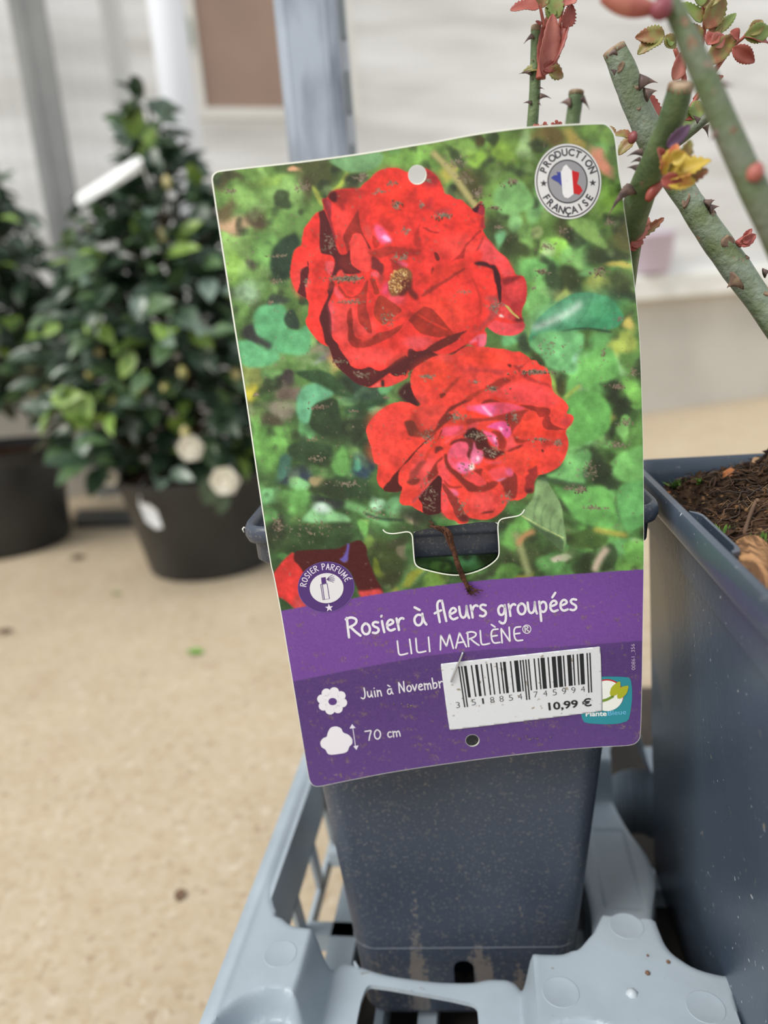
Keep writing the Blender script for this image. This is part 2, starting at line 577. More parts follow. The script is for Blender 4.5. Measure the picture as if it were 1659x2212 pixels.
# lilac pot on the ledge
lp = empty('lilac_pot', WM @ Vector((1.93, -.02, .476)), 'lilac plastic pot standing on the white ledge behind the rose stems', 'pot')
q = WM @ Vector((1.93, .0, .476))
q = WM @ Vector((1.905, -.028, .476))
MB().lathe(q, [(.062, 0), (.064, .002), (.078, .11), (.082, .112), (.083, .128), (.080, .130), (.076, .128), (.072, .1), (.058, .004)], 32, (True, True)).build('body', mat('lilac_plastic', (204, 190, 208), .6), lp)

# litter on the floor
LIT = mat('dry_leaf_brown', (110, 88, 72), .8, .2)
for x, y, s, m_, lb in ((150, 1207, .016, LIT, 'dark dry leaf scrap on the floor below the left pot'), (442, 1411, .012, mat('fresh_green_bit', (112, 158, 70), .6), 'small green leaf bit on the open floor left of the tag'),
                        (386, 1950, .006, LIT, 'tiny brown crumb on the floor low beside the grey tray'), (30, 1362, .012, LIT, 'brown leaf scrap on the floor at the left edge'), (262, 1285, .010, mat('dull_green_bit', (150, 150, 110), .7), 'dull green leaf scrap on the floor left of the flowering pot')):
    p = at_z(x, y, .0)
    me = leaf_mesh('leaf_scrap', s * 2.2, s * 1.5, .35, -.15, m_, 5)
    o = bpy.data.objects.new('leaf_scrap', me)
    COL.objects.link(o)
    o.matrix_world = Matrix.Translation(p + Vector((0, 0, .001))) @ Matrix.Rotation(x * .7, 4, 'Z')
    tag(o, lb, 'leaf scrap', 'leaf scraps on the floor')
# ---------------------------------------------------------------- the printed photo of the plant tag (flat print)
CX0, CY0, CW, CH = 430, 240, 990, 1500          # canvas window, one sample per photo unit of the print
CANVAS = np.zeros((CH, CW, 3), np.float32)
CR = {'A': (440, 240, .30139), 'B': (900, 240, .30139), 'C': (480, 720, .30139), 'D': (900, 720, .30139), 'E': (560, 1120, .30139),
      'F': (920, 1120, .30139), 'a': (620, 350, .15672), 'b': (880, 350, .15672), 'c': (620, 590, .15672), 'd': (880, 590, .15672),
      'p': (780, 740, .14467), 'q': (1010, 740, .14467), 'r': (790, 930, .14467), 's': (1010, 930, .14467), 'x': (0, 0, 1.)}


def cv(k, pts):
    ox, oy, s = CR[k]
    n = [float(v) for v in pts.replace(',', ' ').split()] if isinstance(pts, str) else [c for p_ in pts for c in p_]
    return [(ox + n[i] * s, oy + n[i + 1] * s) for i in range(0, len(n), 2)]


def chaikin(p_, it=1, closed=True):
    p_ = np.array(p_, float)
    for _ in range(it):
        q = np.roll(p_, -1, 0)
        if closed:
            p_ = np.stack([p_ * .8 + q * .2, p_ * .2 + q * .8], 1).reshape(-1, 2)
        else:
            a_, b_ = p_[:-1], p_[1:]
            m = np.stack([a_ * .75 + b_ * .25, a_ * .25 + b_ * .75], 1).reshape(-1, 2)
            p_ = np.vstack([p_[:1], m, p_[-1:]])
    return p_


def inside(p_, X, Y):
    m = np.zeros(X.shape, bool)
    q = np.roll(p_, -1, 0)
    for (x0, y0), (x1, y1) in zip(p_, q):
        if y0 == y1:
            continue
        c = ((y0 > Y) != (y1 > Y)) & (X < (x1 - x0) * (Y - y0) / (y1 - y0) + x0)
        m ^= c
    return m


def blur(m, r):
    r = int(round(r))
    if r < 1:
        return m
    for ax in (0, 1):
        for _ in range(2):
            pad = [(0, 0)] * m.ndim
            pad[ax] = (r + 1, r)
            c = np.cumsum(np.pad(m, pad, mode='edge'), axis=ax)
            n = m.shape[ax]
            hi = np.take(c, np.arange(2 * r + 1, 2 * r + 1 + n), ax)
            lo = np.take(c, np.arange(0, n), ax)
            m = (hi - lo) / (2 * r + 1)
    return m


def put(x0, y0, al, col):
    h, w = al.shape
    ya, xa = max(0, y0), max(0, x0)
    yb, xb = min(CH, y0 + h), min(CW, x0 + w)
    if ya >= yb or xa >= xb:
        return
    a_ = al[ya - y0:yb - y0, xa - x0:xb - x0, None]
    CANVAS[ya:yb, xa:xb] = CANVAS[ya:yb, xa:xb] * (1 - a_) + np.array(col, np.float32) * a_


def poly(k, pts, col, soft=0, al=1., rnd=1):
    """filled shape of the print"""
    p_ = chaikin(cv(k, pts), rnd) if rnd else np.array(cv(k, pts))
    p_ = p_ - [CX0, CY0]
    pad = int(soft * 2 + 3)
    x0, y0 = int(p_[:, 0].min()) - pad, int(p_[:, 1].min()) - pad
    w, h = int(p_[:, 0].max()) + pad - x0 + 1, int(p_[:, 1].max()) + pad - y0 + 1
    m = np.zeros((h, w), np.float32)
    for sy in (.25, .75):
        for sx in (.25, .75):
            Yg, Xg = np.mgrid[0:h, 0:w]
            m += .25 * inside(p_ - [x0, y0], Xg + sx, Yg + sy)
    put(x0, y0, blur(m, soft) * al, col)


def blob(k, cx, cy, rx, ry, col, ang=0, soft=.35, al=1.):
    ox, oy, s = CR[k]
    cx, cy, rx, ry = ox + cx * s - CX0, oy + cy * s - CY0, rx * s, ry * s
    R_ = max(rx, ry) * (1 + soft) + 2
    x0, y0 = int(cx - R_), int(cy - R_)
    n = int(2 * R_) + 2
    Yg, Xg = np.mgrid[0:n, 0:n]
    dx, dy = Xg + .5 + x0 - cx, Yg + .5 + y0 - cy
    t = math.radians(ang)
    u, v = dx * math.cos(t) + dy * math.sin(t), -dx * math.sin(t) + dy * math.cos(t)
    d_ = np.sqrt((u / rx) ** 2 + (v / ry) ** 2)
    z = np.clip((1 + soft - d_) / (2 * soft), 0, 1)
    put(x0, y0, (z * z * (3 - 2 * z) * al).astype(np.float32), col)


def stroke(k, pts, w, col, soft=0, al=1.):
    p_ = chaikin(cv(k, pts), 2, False)
    t = np.gradient(p_, axis=0)
    t /= np.linalg.norm(t, axis=1)[:, None] + 1e-9
    nrm = np.stack([-t[:, 1], t[:, 0]], 1) * (w * CR[k][2] / 2)
    poly('x', np.vstack([p_ + nrm, (p_ - nrm)[::-1]]).tolist(), col, soft, al, 0)


prng = np.random.RandomState(7)


def paint():
    global CANVAS
    Yg, Xg = np.mgrid[0:CH, 0:CW]
    u = np.clip((Xg) / 900., 0, 1)[..., None]
    v = np.clip(Yg / 1000., 0, 1)[..., None]
    CANVAS[:] = (np.array([118, 172, 80]) * (1 - u) + np.array([98, 138, 58]) * u) * (1 - v) + \
                (np.array([46, 78, 46]) * (1 - u) + np.array([78, 138, 68]) * u) * v
    for _ in range(260):                                       # out-of-focus foliage of the print
        x, y = prng.uniform(440, 1400), prng.uniform(250, 1300)
        c = [(125, 188, 92), (60, 82, 45), (104, 178, 100), (90, 120, 55), (140, 195, 110), (52, 66, 42)][prng.randint(6)]
        blob('x', x, y, prng.uniform(10, 34), prng.uniform(8, 22), c, prng.uniform(0, 180), .55, .6)
    Bl = """A 800 430 140 110 62 60 38 0 .3|A 700 560 70 90 82 74 50 20 .5|A 170 500 90 40 80 84 50 0 .5|A 310 640 120 95 142 204 104 0 .6
A 580 600 120 100 138 196 106 0 .6|A 200 950 130 130 148 208 108 0 .5|A 180 790 150 60 186 160 124 10 .5|A 370 780 80 75 88 76 56 0 .5|A 150 700 70 60 104 100 62 0 .6
A 600 790 150 120 124 186 92 0 .6|A 200 1100 110 110 140 202 84 0 .6|A 350 1090 42 45 70 76 58 0 .6|A 330 1290 75 85 152 202 158 0 .6|A 520 1360 70 32 60 78 62 -10 .5|A 300 1590 80 70 54 60 60 30 .4
A 1000 510 26 95 172 204 74 30 .4|A 820 590 22 70 176 200 80 -35 .4|A 1110 500 66 54 52 46 42 0 .4|A 1500 330 170 70 120 182 78 0 .4|A 645 415 25 40 205 160 120 -40 .5|A 480 470 90 50 130 180 80 0 .5|A 450 980 90 90 120 190 96 0 .6
B 600 290 120 100 132 184 64 0 .5|B 790 230 70 95 150 198 128 10 .4|B 430 230 40 42 70 70 32 0 .5|B 360 520 115 120 80 84 44 0 .5|B 960 190 110 70 108 98 50 0 .5|B 1130 200 60 85 188 174 84 -30 .5|B 200 420 60 60 190 190 80 0 .5
B 300 330 120 60 140 190 90 0 .5|B 420 330 60 50 140 200 70 0 .4|B 1310 370 140 55 214 142 112 58 .5|B 850 680 70 115 116 184 108 10 .3|B 700 790 50 66 122 190 116 0 .4|B 560 820 80 100 50 58 34 0 .3|B 700 950 100 120 52 62 34 0 .4|B 640 640 50 40 110 130 60 0 .5
B 1180 850 90 70 132 190 100 0 .5|B 1070 850 70 85 62 70 38 0 .5|B 980 1010 110 125 130 200 78 0 .18|B 935 1000 42 66 172 218 146 0 .6|B 880 1130 160 110 98 172 90 0 .3|B 1180 1030 80 150 112 182 98 0 .4|B 1330 1030 100 85 50 58 36 0 .35
B 1070 1200 90 90 46 52 30 0 .3|B 1430 1250 140 90 48 54 32 0 .35|B 1450 1115 110 28 188 188 84 6 .5|B 1260 1240 75 60 162 190 90 0 .5|B 1500 600 120 90 104 160 62 0 .5|B 1480 900 100 110 88 94 46 0 .4|B 1340 130 100 90 122 172 72 0 .5|B 1330 660 120 100 120 176 70 30 .5
B 900 1370 115 170 110 186 98 0 .3|B 1030 1310 62 62 166 192 92 0 .4|B 780 870 50 70 120 180 90 0 .4|B 590 900 40 70 110 190 130 20 .4|B 850 870 45 45 150 180 110 0 .4|B 1460 1050 80 40 50 56 36 0 .4|B 1540 1540 60 60 196 190 92 30 .5|B 1200 1160 60 40 120 190 110 0 .4|B 1100 1030 80 100 116 184 96 0 .4
C 430 40 140 80 98 186 120 0 .35|C 700 130 95 75 142 142 116 0 .5|C 690 200 62 55 132 152 152 0 .5|C 795 230 55 52 186 180 102 0 .5|C 890 470 75 52 122 190 106 0 .3|C 905 605 42 66 112 182 96 0 .3|C 1010 400 180 110 36 60 60 0 .25|C 1090 550 62 42 110 190 122 -15 .3
C 960 700 120 160 46 64 46 0 .3|C 210 430 62 95 216 216 62 -10 .5|C 230 320 100 80 132 152 76 0 .5|C 350 300 72 66 112 176 96 0 .35|C 470 320 60 52 60 56 56 0 .4|C 420 540 110 75 150 150 130 0 .5|C 480 410 90 62 120 110 96 0 .5|C 330 800 135 160 112 190 88 0 .4
C 600 700 66 62 102 186 112 0 .3|C 520 1010 140 62 42 56 70 -20 .35|C 420 950 60 100 72 132 112 30 .4|C 1000 960 100 90 40 66 82 0 .4|C 955 945 42 42 72 150 122 0 .4|C 680 1030 62 54 142 136 96 0 .4|C 540 1080 85 60 120 196 128 0 .35|C 550 1200 120 85 106 186 92 0 .35
C 330 1170 85 62 102 176 112 0 .4|C 760 1220 95 52 40 46 56 10 .3|C 765 1150 45 34 112 186 86 10 .3|C 900 1120 190 95 46 76 46 0 .3|C 1090 1220 46 56 150 212 170 0 .35|C 1220 1250 105 66 102 172 112 0 .35|C 720 1460 240 110 42 68 42 0 .25|C 400 1390 60 90 46 42 42 0 .3
C 330 1330 70 70 92 160 86 0 .4|C 985 1390 32 66 130 190 92 10 .35|C 1350 1350 42 38 226 212 172 0 .5|C 1050 1530 60 50 104 142 62 0 .4|C 1400 1300 120 60 48 54 44 0 .4|C 180 560 70 60 150 165 120 0 .5|C 620 170 90 60 110 150 90 0 .5|C 340 620 70 40 80 80 60 0 .5|C 740 690 120 70 46 70 44 0 .2
D 650 50 100 70 98 182 112 0 .3|D 780 60 50 70 34 44 36 0 .3|D 1040 170 130 90 108 190 118 0 .3|D 1120 215 56 56 152 212 206 0 .6|D 1260 300 200 160 102 186 92 0 .25|D 1190 380 40 40 162 216 162 0 .6|D 1240 225 50 40 166 220 196 0 .6|D 1430 190 30 110 150 212 150 -15 .5
D 865 165 50 75 62 76 38 0 .4|D 1010 370 62 82 152 202 82 0 .4|D 1060 370 44 66 72 82 42 0 .4|D 1210 570 190 170 106 190 86 0 .2|D 1150 760 110 66 112 192 112 0 .3|D 1460 540 90 170 38 54 32 0 .3|D 1420 430 80 85 44 54 34 0 .35|D 1560 440 75 105 112 186 86 -20 .15|D 1500 690 42 66 120 196 102 -20 .25
D 1375 630 42 46 172 186 72 0 .4|D 1340 740 50 62 112 190 96 0 .25|D 1290 940 120 120 42 56 36 0 .3|D 1380 1060 90 100 42 58 38 0 .3|D 1140 890 120 80 112 190 102 0 .3|D 1560 960 150 130 112 190 100 0 .15|D 1520 1000 52 44 152 216 152 0 .6|D 1540 1220 110 140 94 172 92 0 .15
D 1290 1180 130 110 106 186 96 0 .2|D 1100 1170 62 72 132 206 152 0 .5|D 1290 1390 130 80 102 190 82 0 .25|D 1570 1480 75 34 176 202 162 0 .35|D 1150 1000 90 40 80 130 86 10 .4|D 1440 1590 160 70 110 190 84 0 .2|D 1480 80 90 70 160 190 80 -30 .4|D 1300 60 90 90 100 182 96 0 .3|D 700 1340 60 66 84 156 72 0 .4|D 560 1350 70 60 44 60 40 0 .4
F 700 300 220 140 52 66 38 0 .2|F 640 110 85 120 96 166 76 0 .3|F 880 310 110 90 92 166 86 0 .25|F 1000 180 60 60 100 170 90 0 .3|F 1350 240 130 120 106 186 92 0 .2|F 960 275 85 26 202 206 182 8 .4|F 1130 345 62 82 36 50 30 0 .3|F 1300 360 66 34 32 42 26 0 .3|F 1480 330 110 85 112 186 82 0 .2
F 1150 150 140 62 66 102 46 6 .2|F 1450 190 120 90 102 182 102 0 .2|F 1520 150 60 30 180 205 170 10 .4|F 590 390 95 60 96 162 72 -20 .3|F 700 415 70 26 152 162 62 -15 .4|F 270 290 85 80 92 172 102 0 .3|F 300 220 40 30 60 90 40 0 .3|F 80 420 60 50 124 162 52 -25 .4|F 150 330 60 60 40 56 32 0 .3|F 420 280 60 40 48 62 36 0 .3|F 340 400 60 30 80 130 60 0 .3
E 350 150 190 110 42 72 38 0 .2|E 170 260 52 32 76 142 72 0 .4|E 720 90 42 85 98 172 82 -10 .35|E 900 330 150 200 62 84 42 0 .3|E 870 350 32 85 124 152 44 -30 .35|E 1040 260 42 56 122 122 96 0 .4|E 1280 340 85 44 98 160 68 0 .3|E 1100 430 75 36 142 162 52 -40 .35|E 1270 440 64 52 112 166 64 0 .35|E 830 560 60 30 160 150 110 0 .5|E 1000 170 90 50 66 80 52 0 .4|E 990 510 40 26 130 150 60 0 .4|E 930 440 60 60 52 60 36 0 .4"""
    for ln in Bl.replace('\n', '|').split('|'):
        f_ = ln.split()
        n = [float(t) for t in f_[1:]]
        dim = n[4] + n[5] + n[6] < 165
        blob(f_[0], n[0], n[1], n[2] * (1.1 if dim else 1), n[3], n[4:7], n[7] + (prng.uniform(-25, 25) if dim else 0), max(n[8], .55) if dim else n[8], .75 if dim else 1.)
    def field(r):
        n_ = blur(prng.normal(0, 1, (CH, CW)).astype(np.float32), r)
        return n_ / n_.std()
    Yi, Xi = np.mgrid[0:CH, 0:CW]
    CANVAS = CANVAS[np.clip(Yi + (field(15) * 6 + field(6) * 1.3), 0, CH - 1).astype(int), np.clip(Xi + (field(15) * 6 + field(6) * 1.3), 0, CW - 1).astype(int)]
    CANVAS *= (1 + .08 * field(18) + .03 * field(7))[..., None]
    dk = np.clip((field(15) * .9 + field(7) * .3 - .5) / .9, 0, 1)[..., None] * .75
    CANVAS = CANVAS * (1 - dk) + np.array([44, 58, 38], np.float32) * dk
    lt = np.clip((field(12) - 1.1) / 1., 0, 1)[..., None] * .35
    CANVAS = CANVAS * (1 - lt) + np.array([160, 212, 136], np.float32) * lt
    for ch_ in range(3):
        CANVAS[..., ch_] = blur(np.ascontiguousarray(CANVAS[..., ch_]), 1)
    # leaves of the print with a readable outline
    poly('A', '600 890 660 870 700 950 640 1020 620 1200 520 1210 470 1120 490 1000 540 930', (44, 70, 50), 3)
    poly('A', '400 1390 560 1380 600 1430 580 1520 620 1560 690 1570 740 1520 780 1640 740 1760 420 1720 360 1560 350 1470', (94, 190, 126), 3)
    poly('A', '600 1440 640 1410 690 1520 680 1570 600 1550 570 1490', (46, 72, 56), 2)
    poly('A', '880 350 1120 285 1300 295 1260 400 1150 440 1030 440 940 390', (114, 176, 116), 2)
    stroke('B', '110 290 250 430 340 570 430 690', 48, (178, 178, 112), 3)
    poly('B', '560 560 640 490 760 500 800 560 850 640 830 700 700 740 600 740 540 660', (120, 190, 108), 3)
    poly('B', '1060 780 1200 750 1300 860 1390 990 1330 985 1180 900', (136, 192, 96), 3)
    poly('B', '790 1660 850 1500 980 1390 1130 1300 1260 1300 1400 1340 1500 1480 1420 1570 1200 1560 1020 1610 900 1760', (58, 156, 104), 1)
    blob('B', 1080, 1440, 250, 90, (112, 190, 150), -22, .9, .8)
    blob('B', 1330, 1400, 150, 60, (70, 170, 110), -10, .9, .7)
    for q in ('1000 1580 1080 1480 1130 1340', '1120 1560 1210 1460 1260 1320', '1250 1555 1330 1470 1370 1380'):
        stroke('B', q, 8, (56, 140, 92), 1, .6)
    stroke('B', '830 1560 980 1500 1120 1430 1180 1370', 46, (172, 216, 196), 5)
    stroke('B', '1040 1580 1200 1550 1400 1585', 12, (44, 80, 52), 1)
    poly('C', '80 60 200 40 300 110 400 130 420 180 330 240 150 245 110 120', (96, 190, 128), 3)
    stroke('C', '180 0 280 60 350 100', 45, (56, 62, 60), 4)
    poly('C', '520 270 700 262 800 300 850 370 970 470 830 445 700 380 600 330 540 300', (50, 86, 50), 2)
    poly('C', '535 450 580 380 660 352 740 390 810 430 760 470 680 500 640 570 630 640 570 650 530 580', (104, 196, 146), 3)
    poly('C', '650 510 820 450 850 600 865 690 800 740 700 730 620 660 640 580', (44, 68, 42), 2)
    stroke('C', '880 560 1010 530 1180 470', 44, (46, 82, 52), 3)
    poly('C', '1110 380 1240 370 1190 430 1130 440', (104, 192, 122), 2)
    poly('C', '470 800 600 760 790 800 800 860 740 930 560 930 460 860', (48, 78, 48), 3)
    poly('C', '860 790 900 860 910 960 880 1030 810 1010 770 950 820 860', (106, 186, 92), 3)
    poly('C', '555 1345 660 1230 740 1210 800 1280 890 1300 935 1355 800 1350 650 1362', (128, 204, 138), 3)
    blob('C', 715, 1250, 62, 36, (190, 228, 218), 10, .7)
    stroke('C', '880 1230 980 1250 1080 1310 1200 1370', 60, (112, 186, 112), 4)
    stroke('C', '1020 1290 1120 1330 1300 1340', 16, (40, 66, 50), 2)
    for pts, c in (('1070 480 1170 400 1300 420 1380 500 1400 600 1380 700 1280 760 1180 800 1090 810 1090 700 1120 600', (100, 186, 88)), ('1080 900 1140 850 1220 820 1260 870 1230 960 1180 1000 1220 1080 1120 1085 900 1020 1000 990', (108, 190, 106)),
                   ('1400 900 1500 840 1630 800 1690 1000 1500 1080 1430 1010', (112, 194, 100)), ('1430 1120 1540 1060 1690 1050 1690 1350 1580 1400 1500 1440 1450 1300', (95, 178, 96)), ('960 1080 1100 1130 1200 1110 1340 1080 1420 1200 1440 1400 1280 1390 1150 1350 1080 1250', (102, 186, 90)),
                   ('790 80 900 -20 1200 -20 1200 100 1100 180 1160 250 1130 300 940 250 900 170', (106, 192, 118)), ('1180 200 1280 100 1400 100 1460 250 1420 330 1300 360 1190 420 1170 300', (104, 188, 92)), ('1470 300 1600 380 1640 540 1540 500 1480 400', (114, 190, 84)), ('1480 1500 1560 1480 1690 1500 1690 1640 1500 1640', (108, 186, 84))):
        poly('D', pts, c, 3)
        n_ = [float(t) for t in pts.split()]
        blob('D', sum(n_[0::2]) / len(n_) * 2 - 20, sum(n_[1::2]) / len(n_) * 2 - 30, 70, 40, [min(255, q * 1.25) for q in c], prng.uniform(0, 180), .8, .6)
    poly('D', '850 1060 920 1030 980 1130 1040 1230 1060 1400 1075 1480 1050 1570 980 1500 880 1400 790 1340 735 1300 840 1180', (126, 172, 112), 1)
    poly('D', '770 1320 880 1400 1055 1470 1050 1570 980 1510 850 1400', (76, 112, 72), 1)
    stroke('D', '750 1305 900 1390 1055 1468', 10, (166, 200, 124), 0)
    for q in ('900 1385 890 1300 930 1220', '960 1420 955 1330 990 1270', '1010 1440 1020 1380 1040 1330', '840 1350 840 1270 880 1160'):
        stroke('D', q, 16, (104, 146, 96), 1, .8)
    stroke('D', '880 1040 1000 1058 1100 1080 1220 1100', 26, (64, 96, 64), 3)
    poly('D', '1130 1430 1250 1390 1370 1430 1370 1520 1270 1530 1170 1490', (72, 112, 52), 3)
    stroke('D', '1270 1405 1400 1430 1510 1450', 32, (186, 182, 76), 4)
    stroke('D', '1060 470 1120 410 1175 375', 28, (152, 192, 84), 2)
    stroke('F', '640 100 690 240 740 410', 52, (152, 172, 112), 4)
    stroke('F', '660 190 700 120 780 90', 36, (200, 146, 96), 4)
    stroke('F', '1300 210 1240 290 1205 380', 52, (204, 194, 172), 4)
    stroke('D', '540 1340 600 1320 700 1330', 60, (60, 86, 46), 4)
    # third rose, lower left
    poly('E', '245 235 350 225 560 220 640 180 720 150 770 200 775 280 840 440 880 500 890 560 740 580 690 470 650 370 560 320 400 320 310 420 200 420', (78, 20, 24), 1)
    poly('E', '640 185 620 240 640 290 610 322 570 290 600 280', (98, 86, 190), 1)
    stroke('E', '640 180 632 240 622 310', 18, (96, 84, 188), 1)
    poly('E', '95 400 180 290 250 232 245 300 290 340 340 430 300 480 310 560 360 650 270 660 180 580 125 560 105 470', (240, 52, 50), 1)
    poly('E', '240 590 300 540 370 650 260 665', (214, 82, 88), 4, .7)
    poly('E', '700 515 760 520 870 498 895 555 740 585', (236, 72, 72), 2)
    gy = CANVAS.mean(2, keepdims=True)
    CANVAS = (CANVAS * .86 + gy * .14) * np.array([1.0, .955, .95], np.float32)
    # ---- rose one
    red, sal, mid, drk = (246, 60, 52), (253, 86, 82), (178, 52, 40), (86, 29, 31)
    s1 = cv('a', '45 1659 40 1500 60 1380 90 1230 150 1170 200 1150 205 1060 225 960 235 910 300 830 370 730 420 690 510 655 490 560 475 510 500 505 550 495 590 430 640 395 720 375 900 362 1000 368 1050 300 1140 235 1200 165 1280 110 1400 78 1520 80 1610 115 1659 150')
    s1 += cv('b', '100 60 240 80 330 130 400 190 450 260 490 350 515 440 600 455 650 505 760 520 800 570 870 625 890 650 930 620 1000 545 1030 540 1060 620 1070 680 1055 760 1055 850 1075 910 1035 930 1065 990 1100 1050 1160 1110 1200 1180 1260 1240 1330 1290 1380 1340 1410 1400 1460 1480 1495 1560')
    s1 += cv('d', '1600 35 1640 130 1650 280 1630 400 1590 470 1570 560 1590 640 1615 720 1590 800 1530 840 1440 865 1300 855 1220 830 1130 770 1095 735 1060 780 1095 830 1080 1000 980 1030 860 990 830 980 700 1080 560 1120 380 1130 150 1280 0 1370')
    s1 += cv('c', '1659 1440 1480 1540 1380 1570 1300 1570 1150 1580 1030 1550 940 1510 880 1460 790 1380 700 1300 640 1210 600 1080 575 1010 530 1000 450 960 380 880 310 790 260 700 255 640 290 580 295 500 300 400 270 350 200 310 130 260 90 180 60 100 42 0')
    poly('x', s1, red)
    for k, x, y, rx, ry, c in (('c', 780, 700, 200, 300, sal), ('c', 1100, 1150, 420, 130, sal), ('c', 1100, 760, 120, 120, sal), ('d', 500, 560, 330, 260, (254, 76, 58)), ('b', 700, 1150, 260, 140, (254, 80, 72)),
                               ('a', 760, 850, 130, 260, (250, 74, 68)), ('b', 200, 500, 260, 260, (246, 58, 48)), ('a', 1450, 500, 250, 330, (254, 62, 46)), ('c', 200, 100, 120, 200, (254, 80, 74)), ('d', 150, 960, 200, 90, (253, 96, 104)),
                               ('b', 700, 800, 300, 120, (240, 56, 46)), ('c', 1500, 350, 120, 80, (250, 92, 112))):
        blob(k, x, y, rx, ry, c, 0, .6, .8)
